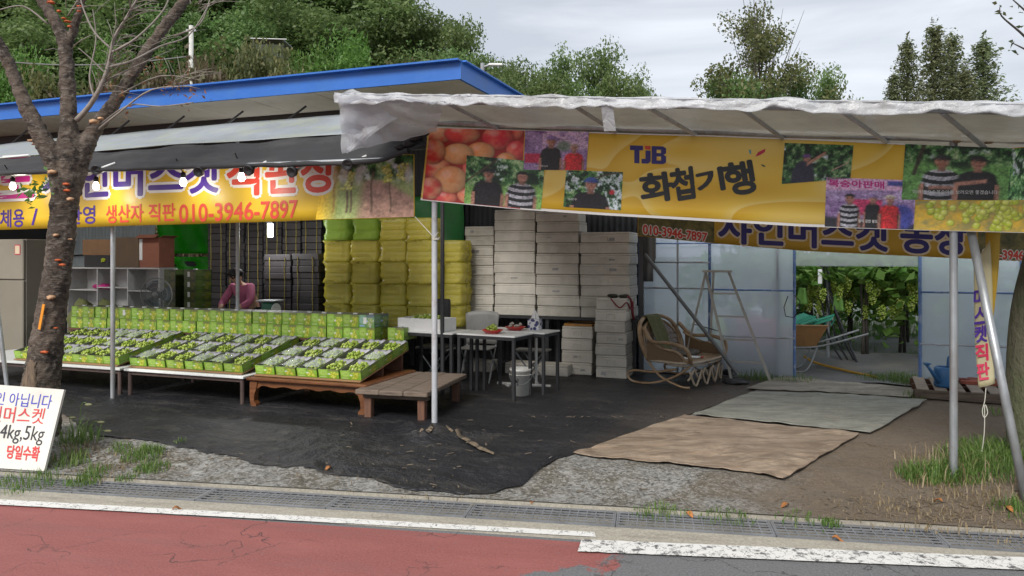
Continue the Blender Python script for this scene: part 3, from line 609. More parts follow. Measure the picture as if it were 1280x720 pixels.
# ------------------------------------------------------------------ printed banners
def glyphs(body, sp_=1.0):
    c = bpy.data.curves.new('t', 'FONT'); c.body = body; c.resolution_u = 4; c.space_character = sp_
    o = bpy.data.objects.new('t', c); COL.objects.link(o); dg = bpy.context.evaluated_depsgraph_get()
    me = bpy.data.meshes.new_from_object(o.evaluated_get(dg)); v = np.array([p.co[:2] for p in me.vertices]); f = [tuple(p.vertices) for p in me.polygons]
    bpy.data.objects.remove(o); bpy.data.curves.remove(c); bpy.data.meshes.remove(me)
    lo, hi = v.min(0), v.max(0); return (v - lo) / (hi - lo), f, (hi[0] - lo[0]) / (hi[1] - lo[1])
def bil(q, x, y):                                     # quad given TL, TR, BR, BL; y runs upward
    tl, tr, br, bl = q
    return ((bl[0] * (1 - x) + br[0] * x) * (1 - y) + (tl[0] * (1 - x) + tr[0] * x) * y, (bl[1] * (1 - x) + br[1] * x) * (1 - y) + (tl[1] * (1 - x) + tr[1] * x) * y)
class Print:                                          # flat print on a hanging sheet, laid out by photo pixels on the sheet's own plane
    def __init__(s, root, pt): s.root = root; s.pt = pt; s.e = .0045
    def text(s, name, body, q, mat, bold=.0, e=None, sp_=1.0, slant=0):
        v, f, asp = glyphs(body, sp_); mb = MB(); e = s.e if e is None else e; k = 0
        offs = [(0, 0)] if not bold else [(0, 0)] + [(math.cos(a) * bold, math.sin(a) * bold) for a in np.linspace(0, 2 * math.pi, 8, endpoint=False)]
        for dx, dy in offs:
            vs = [s.pt(*bil(q, x + dx / asp + slant * (y - .5) / asp, y + dy), e + k * .00006) for x, y in v]; mb.add(vs, f); k += 1
        return mb.build(name, mat, s.root)
    def quad(s, name, q, mat, e, nu=8, nv=4): return MB().grid(lambda x, y: s.pt(*bil(q, x, y), e), nu, nv).build(name, mat, s.root)
    def figures(s, name, q, e, shapes):               # shapes: (material, [(x, y) ...]) in unit coordinates of q
        for i, (m_, P) in enumerate(shapes):
            P = [(min(max(x, 0), 1), min(max(y, 0), 1)) for x, y in P]
            MB().poly([s.pt(*bil(q, x, y), e + i * .00008) for x, y in P]).build(name, m_, s.root)
def ell(cx, cy, rx, ry, n=16, a0=0, a1=2 * math.pi): return [(cx + rx * math.cos(a), cy + ry * math.sin(a)) for a in np.linspace(a0, a1, n, endpoint=a1 - a0 < 6.2)]
def printmat(name, cols, scale, det=5, stx=(1, 1, 1), thr=(.3, .5, .7)):
    m, t = newmat(name); oc = nd(t, 'ShaderNodeTexCoord').outputs['Object']
    nz = noisef(t, stretch(t, oc, stx), scale, det, .65, .4); n_ = len(cols)
    return finish(m, t, ramp(t, nz, [(thr[0] + (thr[-1] - thr[0]) * i / (n_ - 1), c) for i, c in enumerate(cols)]), .45)
def yellowmat(name, a, b, c):
    m, t = newmat(name); oc = nd(t, 'ShaderNodeTexCoord').outputs['Object']
    wv = nd(t, 'ShaderNodeTexNoise', {'Vector': stretch(t, oc, (.5, 1, 1.1)), 'Scale': 1.3, 'Detail': 1.0, 'Distortion': .6}).outputs['Fac']
    base = ramp(t, wv, [(.34, b), (.45, a), (.50, c), (.505, b), (.6, a), (.72, c)])
    return finish(m, t, base, .42, noisef(t, oc, 5, 4), .15, .01, trans=.12)
ban_y = yellowmat('banner yellow swirls', (.86, .58, .07), (.78, .47, .03), (.90, .68, .20))
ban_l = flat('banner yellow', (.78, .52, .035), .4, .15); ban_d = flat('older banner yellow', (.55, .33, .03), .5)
P_ = {n: flat('print ' + n, c) for n, c in dict(white=(.75, .74, .72), navy=(.022, .017, .16), purple=(.06, .02, .25), redt=(.62, .055, .03), magenta=(.6, .03, .27), black=(.012, .012, .014), skin=(.42, .22, .17), shirt=(.03, .028, .04),
    grey=(.30, .30, .36), blue=(.08, .15, .45), crimson=(.55, .02, .08), red=(.6, .03, .03), lilac=(.42, .30, .55), pinkw=(.65, .35, .55), tan=(.38, .25, .18), teal=(.1, .35, .45), brown=(.16, .08, .05), pale=(.72, .6, .42), sky=(.5, .6, .75)).items()}
pr_leaf = printmat('print of foliage', [(.01, .03, .01), (.035, .12, .03), (.13, .30, .10), (.45, .52, .42)], 11)
pr_leafd = printmat('print of dark orchard', [(.008, .02, .012), (.02, .07, .03), (.07, .19, .07), (.25, .25, .22)], 14)
pr_grass = printmat('print of orchard grass', [(.03, .10, .03), (.10, .30, .06), (.22, .45, .14)], 9)
pr_room = printmat('print of a shed interior', [(.05, .03, .09), (.25, .15, .33), (.5, .4, .6)], 6)
pr_peach = printmat('print of peaches', [(.50, .05, .05), (.66, .14, .10), (.72, .36, .18), (.70, .42, .20)], 5)
pr_peach2 = printmat('print of ripe peaches', [(.55, .04, .05), (.62, .10, .09), (.70, .30, .2)], 7)
pr_gap = printmat('print of shade between peaches', [(.25, .02, .02), (.5, .06, .05)], 6)
pr_vine = printmat('print of a vineyard path', [(.10, .06, .04), (.30, .18, .13), (.25, .32, .10), (.42, .5, .2)], 6, stx=(1, 1, 2.2))
pr_grape = printmat('print of green grapes', [(.25, .32, .01), (.5, .58, .03), (.66, .72, .12)], 30)
pr_dusk = printmat('print of vine leaves', [(.03, .035, .01), (.12, .11, .03), (.25, .2, .06)], 9)
def vnoise(X, Y, f, seed):
    g = np.random.default_rng(seed).uniform(0, 1, (64, 64)); x, y = X * f, Y * f; xi, yi = np.floor(x).astype(int), np.floor(y).astype(int); fx, fy = x - xi, y - yi; fx = fx * fx * (3 - 2 * fx); fy = fy * fy * (3 - 2 * fy); G_ = lambda a, b: g[a % 64, b % 64]
    return (G_(xi, yi) * (1 - fx) + G_(xi + 1, yi) * fx) * (1 - fy) + (G_(xi, yi + 1) * (1 - fx) + G_(xi + 1, yi + 1) * fx) * fy
def fbm(X, Y, f, seed, oct_=4):
    o = 0; a = .5; w_ = 0
    for k in range(oct_): o = o + a * vnoise(X, Y, f * 2 ** k, seed + k); w_ += a; a *= .62
    return np.clip((o / w_ - .5) * 1.7 + .5, 0, 1)
def lerp3(a, b, f): return a * (1 - f) + b * f
def hang(root, T, wave): return Print(root, lambda px, py, e: (lambda sz: Vector((sz[0], T + wave(sz[0], sz[1]) - e, sz[1])))(at(px, py, T)))
# --- left banner
bl = thing('shop_banner', 'yellow banner with navy and red lettering and phone number, left stall', 'banner', S(0, 0, 0), group=None)
pl = hang(bl, -.03, lambda s, z: .018 * math.sin(s * 2.1) + .01 * math.sin(s * 5 + z * 2))
LQ = [(-90, 205), (519, 193), (519, 271.5), (-90, 290)]
MB().sheet(lambda x, y: pl.pt(*bil(LQ, x, y), 0), 80, 6, .004).build('banner_cloth', ban_l, bl, True)
def row(body, q, mat, outl=None, b1=.012, b2=.055):
    if outl: pl.text('lettering_outline', body, q, outl, b2, .0042)
    pl.text('lettering', body, q, mat, b1, .0058)
row('포도', [(-54, 203), (41, 197), (41, 246), (-54, 250)], P_['magenta'], P_['white'], .03, .10)
row('샤인머스켓', [(54, 200), (272, 191), (272, 240), (54, 249)], P_['purple'], P_['white'], .03, .10)
row('직판장', [(284, 191), (421, 186), (421, 239), (284, 244)], P_['redt'], P_['white'], .03, .10)
row('단체용', [(-14, 263), (28, 261), (28, 283), (-14, 285)], P_['purple'], None, .02)
row('/', [(38, 261), (46, 261), (46, 281), (38, 281)], P_['purple'], None, .02)
row('환영', [(84, 258), (119, 257), (119, 279), (84, 281)], P_['purple'], None, .02)
row('생산자 직판', [(134, 257), (219, 254), (219, 276), (134, 279)], P_['redt'], None, .02)
row('010-3946-7897', [(224, 256), (372, 250), (372, 272), (224, 278)], P_['redt'], None, .025)
# --- large banner on the canopy
bt = thing('wide_banner', 'wide yellow banner with peaches, photo prints and brush lettering on the canopy', 'banner', S(0, 0, 0))
pt_ = hang(bt, -.06, lambda s, z: .02 * math.sin(s * 1.7 + 1) + .008 * math.sin(s * 6 + z * 3))
TT = [(534, 158), (760, 166), (1000, 173), (1130, 179), (1240, 186), (1320, 178)]; TB = [(525, 250), (640, 261), (760, 269.5), (1000, 283), (1140, 287.5), (1320, 292)]
def bsheet(x, y, e=0):
    px = 534 + 786 * x; qx = 525 + 795 * x; ty, by = interp(TT, px), interp(TB, qx); return pt_.pt(qx + (px - qx) * y, by + (ty - by) * y, e)
MB().sheet(bsheet, 100, 8, .004).build('banner_cloth', ban_y, bt, True)
def strip(y0_, y1_): return MB().grid(lambda x, y: bsheet(x, y0_ + (y1_ - y0_) * y, .0035), 100, 1).build('white_border', P_['white'], bt)
strip(0, .03); strip(.985, 1)
PQ = [(536, 159.5), (655, 163), (650, 261), (527.5, 249)]
# photographs printed on the banner: colour held per vertex on a fine grid
paint_m, t = newmat('printed photograph'); finish(paint_m, t, nd(t, 'ShaderNodeAttribute', attribute_name='Col').outputs['Color'], .42)
def picture(name, mapper, fn, nx, ny, root, grain=.9):
    X, Y = np.meshgrid(np.linspace(0, 1, nx), np.linspace(0, 1, ny)); C_ = fn(X, Y); C_ = np.clip(C_ * (1 + grain * (fbm(X * 1.6, Y, 34, 71, 3) - .5)[..., None]) * 1.12 - .008, 0, 1)
    vs = [mapper(x, y) for x, y in zip(X.ravel(), Y.ravel())]; me = bpy.data.meshes.new('mesh'); me.from_pydata(vs, [], [(k * nx + l, k * nx + l + 1, (k + 1) * nx + l + 1, (k + 1) * nx + l) for k in range(ny - 1) for l in range(nx - 1)])
    at_ = me.color_attributes.new('Col', 'FLOAT_COLOR', 'POINT'); at_.data.foreach_set('color', np.concatenate([C_, np.ones(C_.shape[:2] + (1,))], 2).astype(np.float32).ravel()); me.materials.append(paint_m); return obj(name, me, root)
photo_asp = 1.6
def foliage_bg(X, Y, seed, dark=1.0, gaps=.35):
    n = fbm(X * photo_asp, Y, 9, seed, 5); g = fbm(X * photo_asp, Y, 3, seed + 50, 3)[..., None]; n = n[..., None]
    c = lerp3(np.array((.008, .022, .010)) * dark, np.array((.07, .22, .06)) * dark, np.clip((n - .3) * 2.6, 0, 1)); c = lerp3(c, np.array((.33, .46, .24)) * dark, np.clip((n - .62) * 4, 0, 1))
    return lerp3(c, np.array((.55, .62, .66)), np.clip((g - 1 + gaps) * 6, 0, 1) * np.clip((n - .45) * 5, 0, 1))
def sm_(x, e=.012): return (1 / (1 + np.exp(np.clip(x / (e * .45), -30, 30))))[..., None]
def el_(X, Y, cx, cy, rx, ry): return (np.sqrt(((X - cx) / rx) ** 2 + ((Y - cy) / ry) ** 2) - 1) * min(rx, ry)
def put_person(c, X, Y, cx, y0, h, shirt, cap=None, stripe=None, wide=.16, seed=1):
    w_ = wide * h; sk = np.array((.40, .20, .145)); nz = (fbm(X, Y, 24, seed, 3)[..., None] - .5)
    shade = (.72 + .42 * np.clip(((cx - X) / w_) * .5 + .5, 0, 1))[..., None] + nz * .5
    top = y0 + .64 * h - .10 * h * np.clip(np.abs(X - cx) / w_, 0, 1.3) ** 2.2; half = w_ * (.92 + .30 * np.clip((y0 + .58 * h - Y) / (.3 * h), 0, 1))
    body = sm_(np.maximum(np.abs(X - cx) - half, Y - top))
    sc_ = np.array(shirt)[None, None, :] * np.ones(c.shape)
    if stripe is not None: k = (np.sin((Y - y0 - .05 * ((X - cx) / w_) ** 2 * h) / h * 2 * np.pi * 6.2) > 0)[..., None]; sc_ = np.where(k, np.array(stripe), sc_)
    arm = (np.abs(X - cx) > w_ * .93)[..., None] * ((Y < y0 + .34 * h)[..., None]); sc_ = np.where(arm, sk * .9, sc_)
    gap = sm_(np.abs(np.abs(X - cx) - w_ * .92) - .008, .006) * (Y < y0 + .45 * h)[..., None]; c = lerp3(c, np.clip(sc_ * shade * (1 - .6 * gap), 0, 1), body)
    c = lerp3(c, sk * .62, sm_(np.maximum(np.abs(X - cx) - .042 * h, np.abs(Y - y0 - .66 * h) - .06 * h)))
    hy = y0 + .80 * h; face = sk * (1.15 - .45 * np.clip((X - cx) / (.08 * h) * .5 + .5, 0, 1))[..., None] + nz * .12; c = lerp3(c, np.clip(face, 0, 1), sm_(el_(X, Y, cx, hy, .076 * h, .118 * h)))
    for sg in (-1, 1): c = lerp3(c, sk * .30, .8 * sm_(el_(X, Y, cx + sg * .033 * h, hy + .016 * h, .022 * h, .013 * h), .006))
    c = lerp3(c, sk * .62, .6 * sm_(el_(X, Y, cx + .01 * h, hy - .022 * h, .014 * h, .03 * h), .008)); c = lerp3(c, sk * np.array((.6, .35, .35)), .7 * sm_(el_(X, Y, cx, hy - .07 * h, .03 * h, .009 * h), .006))
    cc = np.array(cap if cap is not None else (.012, .011, .012)) * (1.2 - .5 * np.clip((X - cx) / (.09 * h) * .5 + .5, 0, 1))[..., None]
    c = lerp3(c, cc, sm_(np.maximum(el_(X, Y, cx, hy + .05 * h, .090 * h, .098 * h), (hy + .045 * h + .02 * h * np.cos((X - cx) / (.09 * h) * 1.5)) - Y)))
    if cap is not None: c = lerp3(c, cc * .75, sm_(el_(X, Y, cx + .025 * h, hy + .052 * h, .105 * h, .020 * h)))
    return c
BK, GY, NV, RD_, LI = (.016, .016, .019), (.42, .42, .47), (.05, .10, .36), (.55, .025, .03), (.25, .17, .40)
def ph_a(X, Y):
    c = foliage_bg(X, Y, 1, 1.1, .45); c = lerp3(c, np.array((.20, .40, .10)) * (.6 + .8 * fbm(X, Y, 12, 9, 4)[..., None]), sm_(Y - .38 - .1 * X, .05)); c = lerp3(c, np.array((.08, .05, .035)), sm_(np.abs(Y - .45 - 1.3 * X) - .02, .01) * (X < .4)[..., None]); return put_person(put_person(c, X, Y, .30, -.02, .84, BK, BK, None, .21, 3), X, Y, .73, -.02, .84, GY, None, BK, .20, 4)
def ph_b(X, Y):
    c = lerp3(np.array((.16, .08, .22)), np.array((.46, .34, .58)), fbm(X, Y, 5, 11, 4)[..., None]); c = lerp3(c, np.array((.62, .45, .62)), .8 * sm_(.55 - Y, .05) * (X > .28)[..., None] * (fbm(X, Y, 10, 3, 3)[..., None] > .4)); c = lerp3(c, np.array((.45, .03, .08)), sm_(np.maximum(np.abs(X - .14) - .13, np.abs(Y - .3) - .12))); c = lerp3(c, np.array((.05, .16, .05)), .8 * sm_(el_(X, Y, .62, .62, .12, .14), .04)); return put_person(put_person(c, X, Y, .42, -.02, .96, BK, LI, None, .16, 5), X, Y, .79, -.02, .74, RD_, (.35, .25, .2), None, .19, 6)
def ph_c(X, Y):
    c = foliage_bg(X, Y, 21, 1.1, .55); c = lerp3(c, np.array((.50, .02, .04)), sm_(el_(X, Y, .83, .46, .045, .065))); c = lerp3(c, np.array((.07, .045, .03)), sm_(np.abs(Y - .62 - .4 * X) - .018, .01) * (X > .45)[..., None]); return put_person(c, X, Y, .46, -.38, 1.28, BK, NV, None, .23, 7)
def ph_d(X, Y):
    c = foliage_bg(X, Y, 31, .75, .3); sk = np.array((.40, .20, .15)); c = lerp3(c, np.array((.03, .028, .05)), sm_(np.maximum(el_(X, Y, .30, .1, .17, .48), -Y))); c = lerp3(c, sk, sm_(np.maximum(np.abs((Y - .48) - 1.15 * (X - .36)) - .045, np.abs(X - .48) - .13), .012)); c = lerp3(c, sk * .9, sm_(el_(X, Y, .34, .62, .05, .085))); c = lerp3(c, np.array((.12, .06, .2)), sm_(el_(X, Y, .335, .68, .06, .05))); return lerp3(c, np.array((.35, .24, .2)), sm_(np.maximum(np.abs((Y - .3) - .9 * (X - .75)) - .02, np.abs(X - .83) - .12), .01))
def ph_e(X, Y):
    c = foliage_bg(X, Y, 41, .9, .3); c = lerp3(c, np.array((.13, .30, .08)) * (.5 + fbm(X, Y, 14, 19, 4)[..., None]), sm_(Y - .62 - .06 * np.sin(X * 9), .06)); c = lerp3(c, np.array((.05, .035, .025)), sm_(np.abs(X - .12 - .15 * (Y - .6)) - .02, .01) * (Y > .45)[..., None]); c = put_person(put_person(c, X, Y, .36, .0, .88, GY, (.03, .03, .035), BK, .19, 8), X, Y, .70, -.02, .90, BK, BK, None, .20, 9); sk = np.array((.38, .19, .14)); c = lerp3(c, sk, sm_(np.maximum(np.abs((Y - .33) - .22 * (X - .66)) - .035, np.abs(X - .64) - .15), .012)); return lerp3(c, sk, sm_(np.maximum(np.abs(Y - .23) - .03, np.abs(X - .36) - .11), .012))
def ph_f(X, Y):
    c = lerp3(np.array((.20, .10, .28)), np.array((.55, .42, .68)), fbm(X, Y, 6, 51, 4)[..., None]); c = lerp3(c, np.array((.66, .40, .60)), sm_(.74 + .05 * X - Y, .01)); c = lerp3(c, np.array((.06, .07, .30)), sm_(np.maximum(np.abs(X - .83) - .15, np.abs(Y - .92) - .05))); c = lerp3(c, np.array((.5, .05, .14)) * (.6 + .9 * fbm(X, Y, 18, 5, 3)[..., None]), sm_(np.maximum(np.abs(X - .45) - .18, np.abs(Y - .42) - .16))); c = lerp3(c, np.array((.02, .02, .03)), sm_(Y - .22 + .1 * X, .03)); c = lerp3(c, np.array((.05, .06, .30)), sm_(el_(X, Y, .86, .25, .14, .25), .02)); return put_person(put_person(put_person(c, X, Y, .27, .06, .66, GY, None, BK, .16, 10), X, Y, .53, .12, .60, BK, LI, None, .14, 11), X, Y, .72, .08, .64, RD_, (.62, .55, .45), None, .16, 12)
for fn, q_, e_ in ((ph_a, [(583, 194), (681, 203), (676, 262), (579, 254)], .0060), (ph_b, [(656, 163), (737, 165.5), (733.5, 213), (654, 212)], .0072), (ph_c, [(708, 213), (779.5, 215.5), (777, 263), (704, 258.5)], .0060), (ph_d, [(981, 178.5), (1067, 181.5), (1063, 223), (977, 230)], .0060), (ph_e, [(1132, 179.5), (1265, 185.5), (1259, 250), (1127, 249.5)], .0072), (ph_f, [(1033, 221.5), (1146, 225.5), (1142, 287), (1031, 283)], .0060)):
    picture('photo_print', lambda x, y: pt_.pt(*bil(q_, x, y), e_), fn, 150, 96, bt)
pt_.text('lettering', '복숭아판매', [(1036, 224), (1105, 227), (1105, 236), (1036, 233)], P_['magenta'], .03, .0075)
def spheres_img(X, Y, base, L_, cols, hl):
    c = base
    for k, (cx, cy, rx, ry) in enumerate(L_):
        d2 = ((X - cx) / rx) ** 2 + ((Y - cy) / ry) ** 2; z = np.sqrt(np.clip(1 - d2, 0, 1)); nz = fbm(X + k, Y, 7, k, 3)
        lam = np.clip(.45 + .6 * z - .25 * (X - cx) / rx + .15 * (Y - cy) / ry, .15, 1.2)[..., None]; a = np.clip(nz * 1.6 - .3 + .35 * (X - cx) / rx, 0, 1)[..., None]
        col = lerp3(np.array(cols[k % len(cols)][0]), np.array(cols[k % len(cols)][1]), a) * lam; col = lerp3(col, np.array(hl), .35 * np.clip(1 - (((X - cx) / rx + .3) ** 2 + ((Y - cy) / ry - .4) ** 2) * 6, 0, 1)[..., None])
        c = lerp3(c * (1 - .45 * np.clip(1.35 - d2, 0, 1)[..., None] * (d2 > 1)[..., None]), col, sm_(np.sqrt(d2) - 1, .03))
    return c
def peaches(X, Y):
    q_ = PQ; L_ = []
    for (cx, cy, rx, ry) in ((548, 168, 17, 12), (640, 168, 14, 10), (610, 232, 18, 14), (585, 245, 15, 10), (622, 175, 20, 14), (600, 192, 18, 12), (577, 169, 23, 12), (645, 190, 13, 11), (632, 204, 13, 11), (545, 212, 18, 13), (590, 212, 13, 12), (572, 194, 20, 13), (541, 191, 15, 16), (556, 248, 14, 8), (562, 226, 21, 17), (537, 237, 14, 14)):
        y = 1 - (cy - 160 - (cx - 530) * .06) / 92; xl, xr = 527 + 9 * y, 650 + 5 * y; L_.append(((cx - xl) / (xr - xl), y, rx / (xr - xl), ry / 92))
    return spheres_img(X, Y, np.array((.35, .03, .025)) * np.ones(X.shape + (1,)), L_, (((.72, .06, .05), (.80, .38, .20)), ((.66, .04, .06), (.78, .22, .14)), ((.78, .30, .10), (.80, .45, .22))), (.9, .7, .6))
picture('photo_print', lambda x, y: pt_.pt(*bil(PQ, x, y), .0046), peaches, 110, 90, bt, .15)
def grapes_img(X, Y):
    rr_ = np.random.default_rng(4); L_ = []
    for cx, cy, n_ in ((.20, .62, 14), (.43, .60, 22), (.68, .48, 34), (.90, .66, 26), (.56, .75, 10)):
        L_ += [(cx + rr_.normal(0, .05), min(max(cy + rr_.normal(0, .2), .1), .95), .030, .115) for _ in range(n_)]
    base = lerp3(np.array((.75, .48, .05)), np.array((.35, .30, .10)), np.clip(fbm(X * 3, Y, 4, 6, 3) * 1.6 - .4 + .3 * X, 0, 1)[..., None]); return spheres_img(X, Y, base, L_, (((.42, .50, .02), (.66, .70, .10)), ((.50, .56, .04), (.72, .74, .16))), (.95, .95, .7))
picture('photo_print', lambda x, y: pt_.pt(*bil([(1146, 251), (1310, 250), (1310, 291), (1142, 287)], x, y), .0050), grapes_img, 160, 50, bt, .25)
picture('photo_print', lambda x, y: pt_.pt(*bil([(1265, 186), (1310, 182), (1310, 250), (1259, 250)], x, y), .0052), lambda X, Y: foliage_bg(X, Y, 77, 1.6, .5), 40, 60, bt)
def vineyard(X, Y):
    c = lerp3(np.array((.34, .40, .16)), np.array((.20, .28, .08)), fbm(X, Y, 7, 61, 4)[..., None]); c = lerp3(c, np.array((.33, .20, .15)) * (.6 + .8 * fbm(X, Y, 14, 62, 4)[..., None]), sm_(np.abs(X - .62 - .5 * (.5 - Y)) - (.12 + .55 * (.6 - Y)), .05) * (Y < .62)[..., None]); c = lerp3(c, foliage_bg(X, Y, 63, 1.2, .6), sm_(.62 - Y, .06))
    for x, w_ in ((.16, .012), (.30, .012), (.34, .010), (.55, .010), (.75, .008)): c = lerp3(c, np.array((.12, .08, .05)), sm_(np.abs(X - x - .01 * np.sin(Y * 9)) - w_, .005) * ((Y > .1) & (Y < .75))[..., None])
    rr_ = np.random.default_rng(9); L_ = []
    for cx, cy, g in ((.30, .62, 1), (.72, .74, 1), (.88, .74, 1)): L_ += [(cx + rr_.normal(0, .035), cy + rr_.uniform(-.16, .12), .022, .03) for _ in range(22)]
    c = spheres_img(X, Y, c, L_, (((.40, .45, .06), (.55, .58, .15)), ((.34, .40, .05), (.62, .62, .22))), (.9, .9, .7))
    for cx in (.12, .24, .40, .95): c = lerp3(c, np.array((.55, .56, .55)), .8 * sm_(el_(X, Y, cx, .70, .04, .13), .02))
    fade = np.clip((X - .02) * 5, 0, 1)[..., None]; return lerp3(np.array((.78, .52, .035)), c, fade)
picture('photo_print', lambda x, y: pl.pt(*bil([(408, 196), (518, 194), (518, 271), (396, 274.5)], x, y), .0040), vineyard, 110, 70, bl, .5)
# broadcaster's mark: three slab letters, red top on the middle one
def plate(name, pts, mat, e): return MB().poly([pt_.pt(x, y, e) for x, y in pts]).build(name, mat, bt)
def seg(P, q=(788, 182, 45, 22)): return [(q[0] + x * q[2] + .0 * y, q[1] + (1 - y) * q[3] + x * 1.6) for x, y in P]
for i, P in enumerate(([(0, 1), (.36, 1), (.36, .74), (.26, .74), (.26, 0), (.12, 0), (.12, .74), (0, .74)], [(.43, .74), (.57, .74), (.57, .12), (.5, 0), (.32, 0), (.32, .26), (.43, .26)], [(.6, 1), (.92, 1), (1, .9), (1, .62), (.93, .53), (1, .44), (1, .1), (.92, 0), (.6, 0)])):
    plate('logo', seg(P), P_['navy'], .0055 + i * .0002)
plate('logo', seg([(.40, 1), (.57, 1), (.57, .8), (.43, .8)]), P_['redt'], .0062)
for P in ([(.74, .8), (.86, .8), (.86, .62), (.74, .62)], [(.74, .42), (.86, .42), (.86, .2), (.74, .2)]): plate('logo', seg(P), ban_y, .0068)
for ch, q in (('화', [(801, 219), (840, 215), (842, 249), (803, 255)]), ('첩', [(838, 213), (866, 209), (868, 247), (842, 251)]), ('기', [(870, 216), (903, 209), (905, 237), (874, 243)]), ('행', [(904, 206), (940, 201), (944, 240), (910, 245)])):
    pt_.text('brush_lettering', ch, q, P_['black'], .042, .0056, slant=-.06)
plate('accent', [(944, 196), (948, 190), (957, 186), (956, 190), (950, 194)], P_['crimson'], .005); plate('accent', [(936, 187), (939, 188), (939, 193), (937, 192)], P_['teal'], .005); plate('accent', [(951, 205), (956, 207), (957, 209), (953, 208)], P_['shirt'], .005)
pt_.text('caption', '여러분 오송복숭아를 보러오면 좋겠습니다', [(1141, 237), (1247, 238), (1247, 243), (1141, 242)], P_['white'], .0, .0150)
pt_.text('caption', '앞이 강한 황도', [(1073, 274), (1097, 275), (1097, 279), (1073, 278)], P_['white'], .02, .0150)
pt_.text('caption', '농장주', [(710, 247), (722, 248), (722, 251), (710, 250)], P_['white'], .0, .0150)
pt_.text('caption', '복숭아 재배 농부', [(667, 206), (685, 206.5), (685, 209), (667, 208.5)], P_['white'], .0, .0150)
# --- older banner deeper inside, in front of the greenhouse
bo = thing('farm_banner', 'older yellow farm banner hung in front of the greenhouse, half hidden', 'banner', S(0, 0, 0))
po = hang(bo, 3.45, lambda s, z: .02 * math.sin(s * 2.3))
OB = [(797, 295), (885, 303.5), (1010, 314), (1180, 322), (1330, 329)]
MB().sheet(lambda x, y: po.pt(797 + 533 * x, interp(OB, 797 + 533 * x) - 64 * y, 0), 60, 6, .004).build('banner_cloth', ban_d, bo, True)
MB().grid(lambda x, y: po.pt(798 + 95 * x - 8 * y * 0, interp(OB, 798 + 95 * x) - 1 - 62 * y, .0036), 12, 4).build('photo_print', pr_dusk, bo)
MB().grid(lambda x, y: po.pt(1222 + 105 * x, interp(OB, 1222 + 105 * x) - 1 - 62 * y, .0036), 12, 4).build('photo_print', pr_dusk, bo)
for body, q in (('010-3946-7897', [(804, 281), (884, 291.5), (884, 302), (804, 292)]), ('010-3946-7897', [(1228, 312), (1312, 315), (1312, 326), (1228, 323)])):
    po.text('lettering_outline', body, q, P_['white'], .16, .0044); po.text('lettering', body, q, P_['redt'], .05, .0062)
q = [(899, 264), (1208, 276), (1208, 319), (899, 303)]
po.text('lettering_outline', '샤인머스켓 농장', q, P_['pale'], .095, .0044); po.text('lettering', '샤인머스켓 농장', q, P_['navy'], .035, .0062)
# --- yellow vertical flag by the prop
fl = thing('flag_banner', 'narrow yellow and white flag banner hanging at the slanting prop', 'flag', S(0, 0, 0))
pf = hang(fl, .45, lambda s, z: .03 * math.sin(z * 5 + s * 6) + .02 * math.sin(s * 25))
MB().sheet(lambda x, y: pf.pt(*bil([(1232, 288), (1251, 289), (1238, 425), (1226, 470)], x, y), .0), 6, 24, .003).build('flag_cloth', flat('flag yellow', (.62, .40, .04), .5, .3), fl, True)
MB().sheet(lambda x, y: pf.pt(*bil([(1215, 330), (1235, 300), (1242, 478), (1222, 484)], x, y), .04 + .02 * math.sin(x * 3)), 8, 24, .003).build('flag_cloth', flat('flag cream', (.66, .60, .38), .5, .3), fl, True)
for i, (ch, m_) in enumerate((('머', 'purple'), ('스', 'purple'), ('켓', 'purple'), ('직', 'crimson'), ('판', 'crimson'))):
    y0_ = 362 + i * 23; pf.text('lettering', ch, [(1216 + i * .9, y0_), (1229 + i * 1.2, y0_ - 2), (1229 + i * 1.5, y0_ + 18), (1216 + i * 1.2, y0_ + 20)], P_[m_], .04, .066)
cord = flat('white cord', (.6, .58, .5), .7)
cp = [(1231, 484), (1229, 500), (1226, 512), (1228, 520), (1232, 514), (1229, 505), (1228, 540), (1224, 590), (1228, 604), (1234, 608)]
MB().tube(smoothpath([pf.pt(x, y, .04) for x, y in cp], 4), .0035, 5).build('cord', cord, fl)
(sa, za) = at(519, 271, -.03); (sb, zb) = at(543, 297, -.03)
lo_ = thing('banner_cord', 'white cord tying the left banner corner to the front pole', 'cord', S(0, 0, 0))
MB().tube([(sa, -.035, za), (sb, -.035, zb)], .004, 5).build('strand', cord, lo_)
MB().tube([(sb + .034 * math.cos(a), .034 * math.sin(a), zb - .01 * i / 12) for i, a in enumerate(np.linspace(0, 4 * math.pi, 24))], .005, 5).tube([(sb, -.036, zb), (sb + .05, -.05, zb + .05)], .004, 5).build('knot', cord, lo_)
# --- hand lettered board leaning on the tree
BR, BL = gp(55, 589, .035), gp(-78, 580, .035); TR, TL = wp(80, 487, BR.y + .2), wp(-56, 477, BL.y + .2)
bd = thing('sign_board', 'white hand lettered price board leaning against the tree', 'sign', BR, 0)
nrm = (TR - BR).cross(BL - BR).normalized()
if nrm.y > 0: nrm = -nrm
MB().prism([p - BR for p in (TL, TR, BR, BL)], -nrm * .022).build('board', M('white board', (.62, .605, .55), .45, .08, 3, bump=.03, dirt=(.5, .47, .42), dscale=2), bd)
def bpt(px, py, e):
    yt_ = 487 + (px - 80) * .0735; yb_ = 589 + (px - 55) * .0677; y = 1 - (py - yt_) / (yb_ - yt_); xr = 55 + 25 * y; xl = -78 + 22 * y; x = (px - xl) / (xr - xl)
    return BL.lerp(BR, x).lerp(TL.lerp(TR, x), y) - BR + nrm * (e - .002)
pb = Print(bd, bpt); pen = {'b': flat('blue marker', (.06, .07, .45)), 'r': flat('red marker', (.6, .05, .05)), 'k': flat('black marker', (.03, .03, .035))}
